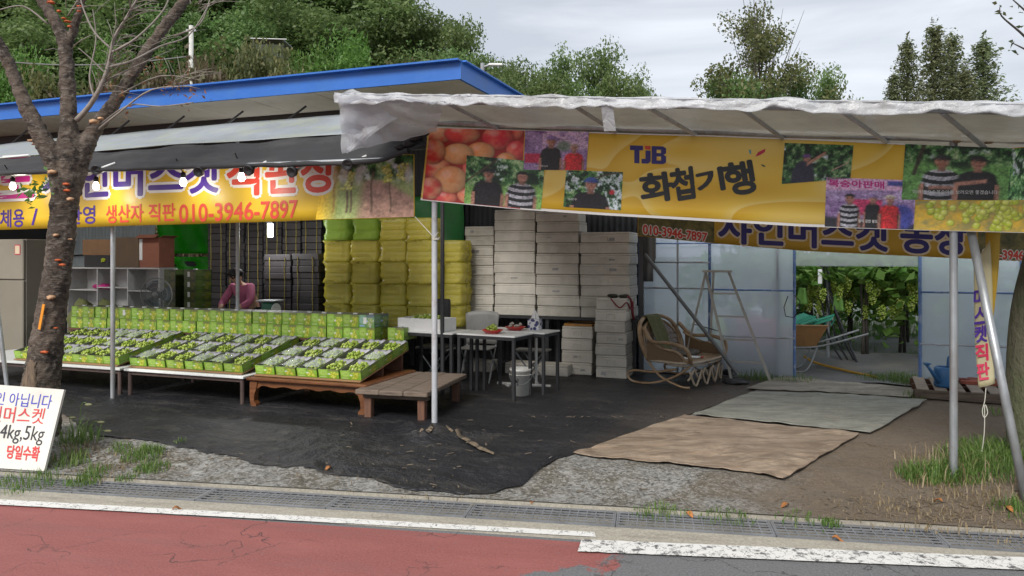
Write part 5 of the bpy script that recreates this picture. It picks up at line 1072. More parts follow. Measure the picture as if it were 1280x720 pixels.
def cbox(px0, px1, y0_, y1_, t, d_, mat, label, flap=False, pr=None):
    (a, zt_), (b, _) = at(px0, y0_, t), at(px1, y0_, t); zb_ = z1 + .001 if y1_ is None else at((px0 + px1) / 2, y1_, t)[1]
    o = thing('cardboard_box', label, 'box', S((a + b) / 2, t + d_ / 2, zb_), TH + random.uniform(-.03, .03), 'cartons on the shelf'); h = zt_ - zb_
    MB().rbox((0, 0, h / 2), (b - a, d_, h), .003).build('carton', mat, o)
    if flap: MB().box((0, -d_ / 2 - .05, h + .02), (b - a, .12, .004), (.5, 0, 0)).box((b / 2 - a / 2 + .04, 0, h + .01), (.1, d_, .004), (0, -.4, 0)).build('flap', mat, o); MB().rbox((-(b - a) / 2 + .04, -d_ / 2 - .004, h * .6), (.07, .006, h * .7), .002).build('white_bag', styroclean, o)
    else: MB().box((0, 0, h + .001), (.05, d_, .002)).build('packing_tape', cardred, o)
    if pr: bunch(14, .05, .01, .05, .016, ((b - a) * .28, -d_ / 2 - .004, h / 2)).build('printed_grapes', pr_grape, o)
    return zt_
zq = at(120, 319, 3.42)[1]
cbox(105, 137, 319, None, 3.42, .3, darkcarton, 'black carton with grape print under a brown carton on shelf', pr=True)
cbox(103, 138, 299.5, 318.9, 3.42, .32, card, 'brown carton on top of the black grape carton')
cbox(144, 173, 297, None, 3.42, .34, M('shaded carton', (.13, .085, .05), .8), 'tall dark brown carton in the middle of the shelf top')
cbox(174, 199, 297, None, 3.44, .34, cardred, 'reddish open carton with loose flaps at the shelf end', True)
s_, z_ = at(120, 369, 3.42); o = tag(MB().blob((0, 0, .05), (.17, .14, .055), 16, 8, jit=.35).build('plastic_bag', pinkm, smooth=True), 'magenta plastic bag lying on the white shelf', 'bag', None, S(s_, 3.55, hx - .40 + FZ + .008), TH)
s_, z_ = at(130, 390, 2.9); sacks = M('olive sack', (.11, .12, .04), .85, .3, 9, bump=.5)
for k, (px, rr) in enumerate(((96, .22), (126, .24))):
    s_, _ = at(px, 390, 2.75); tag(MB().blob((0, 0, .48), (rr, .2, .48), 18, 12, jit=.2).build('sack', sacks, smooth=True), ('olive net sack beside the shelf, the one nearer the tree', 'olive net sack beside the shelf, the one nearer the pole')[k], 'sack', 'olive sacks', S(s_, 2.85, FZ), TH)
# shade-dimmed stack of grape boxes behind the tiers
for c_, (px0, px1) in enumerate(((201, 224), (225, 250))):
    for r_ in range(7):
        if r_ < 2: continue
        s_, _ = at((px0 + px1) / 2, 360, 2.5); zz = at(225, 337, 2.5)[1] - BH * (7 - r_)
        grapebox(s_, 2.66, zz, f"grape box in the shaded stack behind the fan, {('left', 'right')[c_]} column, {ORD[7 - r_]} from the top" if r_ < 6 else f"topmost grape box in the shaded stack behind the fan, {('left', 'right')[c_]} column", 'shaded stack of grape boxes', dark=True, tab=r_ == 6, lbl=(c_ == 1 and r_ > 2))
zz = at(225, 337, 2.5)[1] - BH * 5 - FZ; s_, _ = at(225, 360, 2.5)
bench('box_stand', 'dark stand under the shaded stack of grape boxes', 'stand', s_ - .27, s_ + .27, 2.46, 2.86, zz - .003, darksteel, darksteel, .03, .02)
# fan
s_, z_ = at(197, 368, 2.2); o = thing('electric_fan', 'round pale stand fan with wire guard behind grape boxes', 'fan', S(s_, 2.25, FZ), TH + .25); fz = z_ - FZ; fr_ = .245
fanm = M('grey plastic', (.25, .26, .26), .4, .1)
mb = MB()
for r_ in (fr_, fr_ * .72, fr_ * .45): mb.tube([(r_ * math.cos(a), -.10 - .035 * (1 - r_ / fr_), fz + r_ * math.sin(a)) for a in np.linspace(0, 2 * math.pi, 28, endpoint=False)], .004 if r_ < fr_ else .008, 5, closed=True)
for k in range(48):
    a = k * math.pi / 24; mb.tube([(.05 * math.cos(a), -.14, fz + .05 * math.sin(a)), (fr_ * .7 * math.cos(a + .2), -.13, fz + fr_ * .7 * math.sin(a + .2)), (fr_ * math.cos(a + .3), -.09, fz + fr_ * math.sin(a + .3)), (fr_ * .8 * math.cos(a), -.03, fz + fr_ * .8 * math.sin(a))], .0016, 4)
mb.build('wire_guard', fanm, o); MB().blob((0, -.13, fz), (.055, .02, .055), 14, 8).build('badge', fanm, o, True)
for k in range(3):
    a = k * 2.094; mb = MB().sheet(lambda x, y: Vector((math.cos(a + (x - .5) * 1.3) * (.04 + .17 * y), -.075 + .04 * (x - .5), fz + math.sin(a + (x - .5) * 1.3) * (.04 + .17 * y))), 8, 5, .003); mb.build('blade', M('fan blade', (.12, .14, .15), .2), o, True)
MB().tube([(0, .10, fz), (0, -.07, fz)], .055, 14).build('motor', fanm, o, True); MB().tube([(0, .05, .03), (0, .05, fz - .03)], .016, 10).build('pole', fanm, o); MB().lathe([(.19, 0), (.19, .02), (.05, .045), (.02, .06)], 24, (0, .05, 0)).build('base', fanm, o, True)
# dark cartons stacked flat with yellow straps
strap = flat('yellow strap', (.40, .33, .05)); 
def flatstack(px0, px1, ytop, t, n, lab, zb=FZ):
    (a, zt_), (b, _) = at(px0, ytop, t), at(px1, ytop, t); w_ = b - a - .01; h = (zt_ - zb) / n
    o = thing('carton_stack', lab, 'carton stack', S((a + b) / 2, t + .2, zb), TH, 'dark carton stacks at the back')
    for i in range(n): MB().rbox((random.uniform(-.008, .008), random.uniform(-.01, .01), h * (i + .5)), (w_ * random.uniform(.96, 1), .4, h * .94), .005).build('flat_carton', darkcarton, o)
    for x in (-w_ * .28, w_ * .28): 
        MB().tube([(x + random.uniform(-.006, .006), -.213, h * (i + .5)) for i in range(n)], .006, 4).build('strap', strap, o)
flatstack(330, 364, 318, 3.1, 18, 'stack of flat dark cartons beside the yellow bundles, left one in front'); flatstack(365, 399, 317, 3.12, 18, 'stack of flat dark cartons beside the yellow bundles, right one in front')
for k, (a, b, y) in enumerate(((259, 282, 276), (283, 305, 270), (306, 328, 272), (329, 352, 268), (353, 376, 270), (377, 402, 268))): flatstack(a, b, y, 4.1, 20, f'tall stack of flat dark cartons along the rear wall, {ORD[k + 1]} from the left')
# packing table, scale, person
o = steeltable('dark packing table behind the tiers of closed grape boxes', -4.9, -2.7, 1.86, 2.25); o.name = 'packing_table'
s_, z_ = at(334, 391, 1.98); o = thing('weighing_scale', 'green dial scale behind the grape box tiers', 'scale', S(s_, 2.05, FZ + .75), TH); gsc = M('green enamel', (.015, .13, .075), .35, .15)
MB().rbox((0, 0, .14), (.2, .2, .28), .02, top=.9).build('housing', gsc, o); MB().lathe([(.1, 0), (.1, .012), (.001, .012)], 24).build('dial', white, o).matrix_local = Matrix.Translation((.1, -.02, .17)) @ Matrix.Rotation(math.pi / 2, 4, 'Y'); MB().rbox((0, 0, .30), (.30, .26, .02), .006).build('pan', steel, o); MB().tube([(0, 0, .27), (0, 0, .3)], .02, 8).build('stem', steel, o)
def skinmesh(name, joints, edges, mat, parent, sub=2):
    me = bpy.data.meshes.new('mesh'); me.from_pydata([j[0] for j in joints], edges, []); me.materials.append(mat); o = obj(name, me, parent)
    md = o.modifiers.new('skin', 'SKIN'); md.use_smooth_shade = True
    for v, j in zip(me.skin_vertices[0].data, joints): v.radius = (j[1], j[1]) if not isinstance(j[1], tuple) else j[1]
    me.skin_vertices[0].data[0].use_root = True
    ss = o.modifiers.new('sub', 'SUBSURF'); ss.levels = sub; ss.render_levels = sub; return o
s_, _ = at(302, 360, 2.5); pe = thing('person', 'person in a pink shirt and dark cap bending over the packing table', 'person', S(s_, 2.62, FZ), TH)
skin_m = M('skin', (.42, .24, .17), .5, .1, 10, bump=.03); pinksh = M('pink shirt', (.50, .13, .24), .8, .25, 9, bump=.2); dark_tr = M('dark trousers', (.03, .03, .04), .8); hairm = M('dark hair and cap', (.015, .013, .013), .7)
J = [((0, .12, .86), .10), ((0, .03, 1.02), .115), ((0, -.08, 1.16), .115), ((0, -.15, 1.25), .05), ((0, -.20, 1.29), .05), ((0, -.25, 1.345), (.075, .085)), ((0, -.27, 1.41), .06),
     ((.16, -.12, 1.20), .058), ((.24, -.22, 1.00), .045), ((.13, -.42, .90), .034), ((-.16, -.12, 1.20), .058), ((-.24, -.22, 1.00), .045), ((-.13, -.42, .90), .034),
     ((.10, .12, .80), .085), ((.11, .05, .47), .06), ((.11, .10, .09), .042), ((.11, -.06, .04), .035), ((-.10, .12, .80), .085), ((-.11, .05, .47), .06), ((-.11, .10, .09), .042), ((-.11, -.06, .04), .035)]
skinmesh('body', J, [(0, 1), (1, 2), (2, 3), (3, 4), (4, 5), (5, 6), (2, 7), (7, 8), (8, 9), (2, 10), (10, 11), (11, 12), (0, 13), (13, 14), (14, 15), (15, 16), (0, 17), (17, 18), (18, 19), (19, 20)], skin_m, pe)
Q = [(p, (r if not isinstance(r, tuple) else r[0]) + .016) for p, r in J]
skinmesh('shirt', [Q[1], Q[2], ((0, -.13, 1.225), .07), Q[7], Q[8], ((.17, -.36, .93), .045), Q[10], Q[11], ((-.17, -.36, .93), .045), ((0, .12, .86), .125)], [(0, 1), (1, 2), (1, 3), (3, 4), (4, 5), (1, 6), (6, 7), (7, 8), (0, 9)], pinksh, pe)
skinmesh('trousers', [((0, .12, .84), .125), Q[13], Q[14], Q[15], Q[17], Q[18], Q[19]], [(0, 1), (1, 2), (2, 3), (0, 4), (4, 5), (5, 6)], dark_tr, pe)
MB().blob((0, -.245, 1.40), (.10, .115, .085), 14, 9, jit=.15).build('hair', hairm, pe, True); MB().lathe([(.107, 0), (.10, .05), (.06, .085), (.001, .095)], 18, (0, -.25, 1.40)).box((0, -.37, 1.395), (.14, .12, .008), (-.3, 0, 0)).build('cap', hairm, pe, True)
mb = MB(); 
for sg in (-1, 1): mb.blob((sg * .032, -.335, 1.36), .011, 8, 6).blob((sg * .088, -.25, 1.345), (.012, .02, .03), 8, 6)
mb.blob((0, -.345, 1.335), (.013, .018, .02), 8, 6).build('face_features', skin_m, pe, True)
for sg in (-1, 1):
    mb = MB(); mb.blob((sg * .12, -.46, .885), (.04, .05, .016), 10, 6)
    for k in range(4): x = sg * (.09 + .02 * k); l = (.05, .06, .065, .055)[k]; mb.tube([(x, -.49, .886), (x, -.49 - l * .6, .885), (x, -.49 - l, .872)], [.009, .0085, .007], 6)
    mb.tube([(sg * .085, -.45, .885), (sg * .06, -.475, .882), (sg * .055, -.50, .875)], [.011, .010, .008], 6).build('hand', skin_m, pe, True)
# chairs behind the tables
o = thing('folding_chair', 'grey folding chair with a moulded back behind the table', 'chair', S(at(597, 390, 2.75)[0], 2.9, FZ), TH + .1); gch = M('grey chair plastic', (.26, .26, .25), .5, .15, 4, dirt=(.14, .13, .12))
MB().sheet(lambda x, y: Vector(((x - .5) * (.42 + .05 * y), .02 + .05 * y + .05 * (2 * x - 1) ** 2 * -1, .48 + .44 * y - .04 * (2 * x - 1) ** 4 * (y > .8))), 12, 8, .014).build('backrest', gch, o, True)
MB().rbox((0, -.2, .45), (.42, .40, .025), .01).build('seat', gch, o)
for x in (-.2, .2): MB().tube([(x, .05, .9), (x, .0, .5), (x, -.36, 0)], .011, 8).build('leg', steel, o); MB().tube([(x, -.3, .44), (x, .2, 0)], .011, 8).build('leg', steel, o)
o = thing('office_chair', 'dark chair whose black back shows above the grape box', 'chair', S(at(547, 380, 2.6)[0], 2.75, FZ), TH); MB().rbox((0, .02, .88), (.22, .05, .40), .02).build('backrest', blackplastic, o); MB().rbox((0, -.2, .45), (.42, .42, .06), .02).build('seat', blackplastic, o); MB().tube([(0, -.2, .05), (0, -.2, .43)], .025, 8).tube([(0, .0, .46), (0, .05, .8)], .015, 8).build('column', darksteel, o)
for k in range(5): a = k * 1.2566; MB().tube([(0, -.2, .07), (.26 * math.cos(a), -.2 + .26 * math.sin(a), .03)], .016, 6).build('leg', blackplastic, o)
def stool(px, t, lab):
    o = thing('low_stool', lab, 'stool', S(at(px, 430, t)[0], t, FZ), TH); MB().rbox((0, 0, .43), (.46, .30, .025), .01).build('seat', M('grey seat board', (.22, .21, .20), .6), o)
    for sx_ in (-1, 1): MB().tube([(sx_ * .19, -.12, .42), (-sx_ * .14, -.13, .012)], .010, 6).build('leg', steel, o); MB().tube([(sx_ * .19, .12, .42), (-sx_ * .14, .13, .012)], .010, 6).build('leg', steel, o)
stool(545, 2.55, 'folding stool with crossed legs under the left table'); stool(665, 2.85, 'folding stool with crossed legs below the tissue box table')
pv = M('white pipe', (.55, .55, .53), .4); o = thing('pipe_stand', 'white pipe stand with splayed foot under the tables', 'stand', gp(650, 486) + Vector((0, .2, 0)), TH)
MB().tube([(.22, 0, .03), (.22, 0, .62)], .018, 10).build('upright', pv, o); MB().tube([(-.3, -.02, .025), (.42, -.02, .025)], .02, 10).build('foot', pv, o); MB().tube([(-.26, .05, .022), (-.1, -.15, .022)], .018, 8).build('foot', pv, o)

# ------------------------------------------------------------------ rattan seat
FLc, FRc = gp(846, 489), gp(893, 475); ax = (FRc - FLc).xy; wch = ax.length; rzc = math.atan2(ax.y, ax.x); ctr = (FLc + FRc) / 2 + Vector((-math.sin(rzc), math.cos(rzc), 0)) * .33 + Vector((.17, -.02, 0))
rc = thing('rattan_loveseat', 'worn rattan two seat chair with scalloped cane base', 'chair', Vector((ctr.x, ctr.y, FZ + .012)), rzc); rc.scale.z = .86; hw = wch / 2
def T_(pts, r, name, mat=rattan, n=8, closed=False, k=6): return MB().tube(smoothpath(pts, k), r, n).build(name, mat, rc, True)
seat_z = .37
T_([(-hw + .05, .28, seat_z), (-hw, 0, seat_z), (-hw + .06, -.27, seat_z), (0, -.33, seat_z), (hw - .06, -.27, seat_z), (hw, 0, seat_z), (hw - .05, .28, seat_z), (0, .31, seat_z), (-hw + .05, .28, seat_z)], .02, 'seat_rim', rattanpale)
T_([(-hw + .02, 0, seat_z - .04), (-hw + .08, -.26, seat_z - .045), (0, -.32, seat_z - .045), (hw - .08, -.26, seat_z - .045), (hw - .02, 0, seat_z - .04)], .014, 'seat_rim', rattanpale)
for i in range(15):
    y = -.27 + .038 * i; xx = hw - .02 - .08 * max(0, (-y - .1) / .17); MB().rbox((0, y, seat_z + .003), (2 * xx, .034, .012), .003).build('seat_cane', rattan, rc)
for sc_i, (yy, ph) in enumerate(((-.31, 0), (-.285, .5))):
    pts = []
    nper = 4
    for i in range(nper * 8 + 1):
        x = -hw + .06 + (2 * hw - .12) * i / (nper * 8); f_ = (i / 8 + ph) % 1; zz = (.03 if sc_i == 0 else .12) + (seat_z - .10 - .09 * sc_i) * (1 - math.sin(math.pi * f_)) ** .8 * .85; pts.append((x, yy - .03 * math.cos(x / hw * 1.3) + .05 * (x / hw) ** 2, zz))
    MB().tube(pts, .014, 7).build('scalloped_cane', rattanpale, rc, True)
for sg in (-1, 1):
    T_([(sg * (hw - .06), .36, .85), (sg * (hw + .02), .2, .66), (sg * (hw + .05), -.05, .655), (sg * (hw + .04), -.26, .60), (sg * (hw - .01), -.31, .46), (sg * (hw - .06), -.29, seat_z)], .028, 'arm')
    T_([(sg * (hw - .04), .30, .70), (sg * (hw + .0), .08, .57), (sg * (hw + .01), -.14, .53), (sg * (hw - .02), -.24, .42), (sg * (hw - .05), -.27, seat_z)], .018, 'arm')
    MB().sheet(lambda x, y: Vector((sg * (hw - .01), .28 - .5 * x, seat_z + .01 + y * (.28 - .16 * x))), 10, 6, .006).build('arm_panel', M('woven cane', (.20, .125, .065), .6, .5, 60, bump=.5), rc)
    T_([(sg * (hw - .08), -.28, .32), (sg * (hw - .06), -.05, .14), (sg * (hw - .05), .25, .03), (sg * (hw - .04), .50, .03), (sg * (hw - .04), .58, .11), (sg * (hw - .04), .50, .19), (sg * (hw - .05), .2, .20), (sg * (hw - .06), -.1, .27)], .018, 'base_loop', rattan)
    T_([(sg * (hw - .05), .30, seat_z), (sg * (hw - .05), .12, .15), (sg * (hw - .05), -.15, .03), (sg * (hw - .07), -.28, .02)], .016, 'leg', rattan)
T_([(-hw + .05, .29, seat_z), (-hw + .0, .36, .62), (-hw + .1, .44, .86), (-hw * .45, .49, .96), (0, .50, .985), (hw * .45, .49, .96), (hw - .1, .44, .86), (hw, .36, .62), (hw - .05, .29, seat_z)], .028, 'back_frame')
T_([(-hw + .10, .30, seat_z), (-hw + .08, .37, .66), (-hw * .45, .45, .88), (0, .46, .91), (hw * .45, .45, .88), (hw - .08, .37, .66), (hw - .10, .30, seat_z)], .016, 'back_frame')
wvm = M('woven cane back', (.235, .15, .08), .6, .5, 70, bump=.6)
for i in range(26):
    x = -hw + .1 + (2 * hw - .2) * i / 25; k = 1 - (abs(x) / hw) ** 3; MB().tube([(x, .30, seat_z), (x, .38, .62), (x, .41 + .05 * k, .72 + .19 * k)], .007, 5).build('back_cane', wvm, rc)
for z in (.45, .53, .61, .69): MB().tube([(-hw + .09, .30 + (z - .37) * .28, z), (0, .325 + (z - .37) * .28, z), (hw - .09, .30 + (z - .37) * .28, z)], .007, 5).build('back_cane', wvm, rc)
for k in (-.32, .32): T_([(k * 2 * hw * .8, .40, .64), (k * 2 * hw * .6, .45, .8), (k * 2 * hw * .35, .43, .66), (k * 2 * hw * .5, .38, .5)], .013, 'back_loop')
tw = M('olive striped cloth', (.135, .145, .065), .9, .5, 12, str_=(9, 9, .5), bump=.3)
def towel(x, y):
    xx = -.24 + .34 * x + .02 * math.sin(y * 6); q_ = y
    if q_ < .72: v_ = q_ / .72; return Vector((xx, .27 + .19 * v_ - .02 + .012 * math.sin(x * 12), .40 + .60 * v_))
    v_ = (q_ - .72) / .28; return Vector((xx, .46 + .09 * math.sin(v_ * math.pi / 2), 1.005 - .30 * v_ * v_ + .02 * math.sin(v_ * 3)))
tag(MB().sheet(towel, 16, 24, .006).build('draped_cloth', tw, smooth=True), 'olive green cloth draped over the back of rattan seat', 'cloth', None, rc.location, rzc).scale.z = .86
o = thing('crumpled_rag', 'crumpled grey rags and papers on the rattan seat', 'rag', rc.location + Vector((0, 0, seat_z * .86 + .01)), rzc)
mb = MB()
for i in range(5): mb.blob((.12 + random.uniform(-.1, .25), .12 + random.uniform(-.1, .1), .03), (.10, .08, .045), 12, 8, jit=.8)
mb.build('rags', M('grey rags', (.13, .115, .10), .9), o, True); MB().box((-.02, -.12, .012), (.22, .13, .012), (0, .03, .3)).box((-.2, -.05, .01), (.12, .1, .01), (0, 0, .8)).build('papers', styroclean, o); MB().box((.05, -.2, .012), (.10, .02, .012), (0, 0, .3)).build('red_wrapper', red, o)
o = thing('black_boots', 'black rubber boot standing beside the rattan seat', 'boot', gp(901, 470) + Vector((.02, .12, .0)), .6); MB().tube(smoothpath([(0, 0, .38), (0, 0, .2), (0, -.0, .06), (0, -.10, .05), (0, -.2, .04)], 4), .06, 10).build('boot_shaft', blackplastic, o, True); MB().rbox((0, -.09, .012), (.11, .30, .024), .006).build('sole', blackplastic, o)
tag(MB().blob((0, 0, .035), (.17, .10, .045), 14, 7, jit=.5).build('black_rag', blackplastic, smooth=True), 'black rag lying on the ground in front of the ladder', 'rag', None, gp(920, 481))

# ------------------------------------------------------------------ ladder
alu = M('scratched aluminium', (.34, .33, .30), .45, .3, 9, metal=.5, dirt=(.3, .25, .2)); TL_ = 4.05
ld = thing('step_ladder', 'old aluminium step ladder standing before the greenhouse film', 'ladder', S(at(920, 470, TL_)[0], TL_, FZ)); c0 = ld.location
def lp(px, py, t): s, z = at(px, py, t); return Vector((s - at(920, 470, TL_)[0], t - TL_, z - FZ))
A1, A2 = lp(882, 340, 4.05), lp(911, 340, 4.05); zt_l = (A1.z + A2.z) / 2; B1, B2 = lp(915, 462, 3.9), lp(964, 470, 3.9)
for p in (B1, B2): p.z = 0
for p in (A1, A2): p.z = zt_l
MB().bar(A1, B1, .034, .022, (0, 1, 0)).build('front_rail', alu, ld); MB().bar(A2, B2, .034, .022, (0, 1, 0)).build('front_rail', alu, ld)
for k in (.2, .41, .62, .82): MB().bar(A1.lerp(B1, k), A2.lerp(B2, k), .06, .02).build('step', alu, ld)
MB().bar(A1 + Vector((-.04, 0, .01)), A2 + Vector((.04, 0, .01)), .12, .03).build('top_platform', alu, ld)
C1, C2 = lp(852, 460, 4.2), lp(872, 466, 4.22); C1.z = C2.z = .0; C1.y = C2.y = .12
MB().bar(A1 + Vector((0, .05, 0)), C1, .03, .02, (0, 1, 0)).build('rear_leg', alu, ld); MB().bar(A1 + Vector((.1, .06, 0)), C2 + Vector((.15, .02, 0)), .03, .02, (0, 1, 0)).build('rear_leg', alu, ld)
MB().bar(C1.lerp(A1, .5) + Vector((0, .05, 0)), A1.lerp(B1, .55), .02, .008).build('spreader', darksteel, ld)
# ------------------------------------------------------------------ pallet, watering can, bricks
pA, pB_ = gp(1143, 499), gp(1300, 510); pc = gp(1165, 480)
ex = (pB_ - pA).normalized(); ey = Vector((-ex.y, ex.x, 0)); pw, pd = 2.0, 1.05
pal = thing('wooden_pallet', 'weathered wooden pallet beside the greenhouse doorway', 'pallet', pA, math.atan2(ex.y, ex.x))
MB().rbox((pw / 2, .012, .065), (pw, .024, .10), .003).build('front_board', wood_old, pal)
for y in (.06, pd / 2, pd - .06): MB().box((pw / 2, y, .06), (pw, .06, .085)).build('stringer', wood_leg, pal)
for i in range(11): MB().rbox((.09 + .182 * i, pd / 2 + .01, .114), (.125, pd - .03 + random.uniform(-.02, .02), .018), .003).build('slat', palletw, pal)
bk_ = MB().rbox((0, 0, .02), (.19, .085, .04), .004).mesh(brickm)
pb_o = thing('brick_mat', 'panel of red bricks lying on the back of the pallet', 'brick panel', pA, pal.rotation_euler[2])
for i in range(7):
    for j in range(4):
        o = obj('brick', bk_, pb_o); o.location = (.62 + .2 * i + .1 * (j % 2), .62 + .095 * j, .124)
wc = thing('watering_can', 'blue plastic watering can on the wooden pallet', 'watering can', pA + ex * .34 + ey * .30 + Vector((0, 0, .124)), .4); MB().lathe([(.11, 0), (.125, .02), (.125, .20), (.115, .23), (.10, .235), (.095, .225), (.10, .02), (.001, .02)], 24).build('body', bluecan, wc, True)
MB().tube(smoothpath([(.04, .0, .23), (.05, 0, .33), (.10, .0, .35), (.145, 0, .30), (.145, 0, .10), (.12, 0, .04)], 6), .016, 10).build('handle', bluecan, wc, True); MB().tube([(-.11, 0, .06), (-.26, 0, .22), (-.30, 0, .26)], [.03, .018, .016], 10).lathe([(.016, .0), (.045, .03), (.045, .035), (.001, .04)], 14, (-.31, 0, .26)).build('spout', bluecan, wc, True)
# ------------------------------------------------------------------ inside the greenhouse
wbp = S(at(1000, 460, 5.1)[0], 5.1, FZ + .03); wb = thing('wheelbarrow', 'wheelbarrow with rusty orange tray and bent pipe legs inside the doorway', 'wheelbarrow', wbp, TH + .15); orm = M('orange brown tray', (.36, .19, .07), .5, .2, 4, dirt=(.2, .1, .05))
tr_ = [(-.52, -.28, .66), (.32, -.30, .66), (.32, .30, .66), (-.52, .28, .66)]; bt_ = [(-.36, -.18, .36), (.18, -.2, .36), (.18, .2, .36), (-.36, .18, .36)]
MB().add(tr_ + bt_, [(0, 1, 5, 4), (1, 2, 6, 5), (2, 3, 7, 6), (3, 0, 4, 7), (4, 5, 6, 7)]).add([Vector(p) * .97 + Vector((0, 0, .025)) for p in tr_ + bt_], [(4, 5, 1, 0), (5, 6, 2, 1), (6, 7, 3, 2), (7, 4, 0, 3), (7, 6, 5, 4)]).build('tray', orm, wb)
MB().tube([*tr_], .014, 6, closed=True).build('tray_rim', M('tan rim', (.5, .3, .14), .5), wb)
for y in (-.2, .2):
    MB().tube(smoothpath([(-.75, y * .4, .2), (-.36, y, .33), (.2, y, .36), (.85, y * 1.4, .56)], 5), .015, 8).build('handle', steel, wb); MB().tube(smoothpath([(-.2, y, .34), (-.16, y, .06), (-.05, y, .0), (.08, y, .06), (.2, y, .36)], 5), .013, 8).build('leg', steel, wb)
MB().tube([(-.78 + .18 * math.cos(a), 0, .185 + .18 * math.sin(a)) for a in np.linspace(0, 2 * math.pi, 20, endpoint=False)], .03, 8, closed=True).build('wheel', blackplastic, wb, True); MB().lathe([(.15, -.012), (.15, .012), (.001, .02)], 16).build('rim', steel, wb.children[-1]).matrix_local = Matrix.Translation((-.78, 0, .185)) @ Matrix.Rotation(math.pi / 2, 4, 'X')
for i, (x, r, l) in enumerate(((-.05, .5, 'green plastic mesh crate piled in the wheelbarrow, at the back'), (.22, -.25, 'green plastic mesh crate piled in the wheelbarrow, at the front'))):
    o = thing('mesh_crate', l, 'crate', wbp + Vector((x, -.05 * i, .60)), TH + r); mb = MB()
    for k in range(6): mb.box((-.22 + .088 * k, 0, .1), (.012, .34, .012), (.2, -.35, 0)).box((0, -.16 + .064 * k, .1 + .0), (.45, .012, .012), (.2, -.35, 0))
    mb.build('mesh_side', green_net, o); MB().box((0, .0, .09), (.46, .35, .008), (.2, -.35, 0)).build('crate_base', green_net, o)
o = thing('pink_crate', 'pink plastic crate seen through the greenhouse film', 'crate', S(at(945, 440, 4.9)[0], 4.9, FZ + .02)); MB().rbox((0, 0, .55), (.55, .4, .36), .02).build('bin', M('pink plastic', (.55, .06, .13), .5), o); MB().box((0, 0, .18), (.5, .36, .36)).build('stand', darksteel, o); MB().lathe([(.08, 0), (.08, .16), (.001, .17)], 14, (0, 0, .73)).build('white_tub', styroclean, o, True)
tag(MB().blob((0, 0, .35), (.3, .25, .42), 14, 9, jit=.3).build('dark_sack', blackplastic, smooth=True), 'dark sack behind the greenhouse film left of the pink crate', 'sack', None, S(at(918, 440, 5.2)[0], 5.2, FZ), TH)
tag(MB().blob((0, 0, .25), (.16, .14, .27), 12, 8, jit=.2).build('lime_sack', M('lime plastic', (.5, .62, .10), .5), smooth=True), 'lime yellow sack behind the greenhouse film by the ladder', 'sack', None, S(at(896, 440, 4.8)[0], 4.8, FZ + .25), TH)
tag(MB().rbox((0, 0, .12), (.4, .3, .25), .01).build('grey_block', conc_m), 'grey block under the lime sack behind the film', 'block', None, S(at(896, 440, 4.8)[0], 4.8, FZ), TH)
hs = M('yellow hose', (.48, .27, .03), .5)
tag(MB().tube(smoothpath([S(at(1005, 455, 5.3)[0], 5.3, FZ + .2), S(at(1020, 450, 5.4)[0], 5.4, FZ + .1), S(at(1050, 455, 5.3)[0], 5.2, FZ + .05), S(at(1075, 462, 5)[0], 4.95, FZ + .035), S(at(1096, 470, 4.7)[0], 4.7, FZ + .035)], 8), .018, 8).build('yellow_hose', hs, smooth=True), 'yellow hose lying across the greenhouse floor', 'hose')
o = thing('trellis_post', 'steel trellis post with leaning black hoses in the doorway', 'post', S(at(1035, 430, 6.0)[0], 6.0, FZ)); MB().tube([(0, 0, 0), (0, 0, 1.75)], .024, 10).build('post', steel, o); MB().box((0, 0, 1.02), (.06, .06, .05)).build('clamp', steel, o)
MB().tube([(.02, -.05, 1.05), (.40, -.25, .05)], .017, 8).build('prop', darksteel, o)
for k in range(3): MB().tube(smoothpath([(-.12 + .05 * k, -.04, 1.5), (-.08 + .08 * k, -.06, .9), (.02 + .1 * k, -.1, .4), (.22 + .08 * k, -.15, .05)], 6), .014, 7).build('hose', blackplastic, o, True)
# ------------------------------------------------------------------ lamps
for k, (px, py, lab) in enumerate(((16, 233, 'lit bulb under the awning, left of the tree trunk'), (120, 233, 'lit bulb under the awning, just right of the tree trunk'), (229, 228, 'lit bulb under the awning, third from the left'), (302, 222, 'lit bulb under the awning, the rightmost one'))):
    s_, z_ = at(px, py, -.30); o = thing('light_bulb', lab, 'light bulb', S(s_, -.30, z_), TH, 'lit bulbs under the awning')
    MB().lathe([(.001, -.040), (.022, -.035), (.034, -.012), (.032, .01), (.02, .04), (.018, .05)], 16).build('glass_bulb', bulb_m, o, True); MB().lathe([(.022, .045), (.028, .06), (.024, .10), (.008, .11)], 12).build('socket', blackplastic, o, True); MB().tube([(0, 0, .10), (0, -.1, .24)], .006, 6).build('cable', blackplastic, o)
    li = bpy.data.lights.new('bulb', 'POINT'); li.energy = 1.6; li.shadow_soft_size = .05; li.color = (1, .93, .8); lo2 = bpy.data.objects.new('bulb_light', li); COL.objects.link(lo2); lo2.parent = o; lo2.location = (0, 0, -.11)
s_, z_ = at(338, 288, 3.0); o = thing('tube_lamp', 'small lit white tube lamp hanging inside the left stall', 'lamp', S(s_, 3.0, z_), TH); MB().rbox((0, 0, 0), (.085, .05, .21), .012).build('tube', tube_m, o); MB().box((0, 0, .12), (.1, .06, .03)).build('cap', blackplastic, o); MB().tube([(0, 0, .13), (0, 0, .8)], .005, 5).build('cable', blackplastic, o)
li = bpy.data.lights.new('tube', 'POINT'); li.energy = 14; li.shadow_soft_size = .1; lo2 = bpy.data.objects.new('tube_light', li); COL.objects.link(lo2); lo2.parent = o; lo2.location = (0, -.12, -.05)
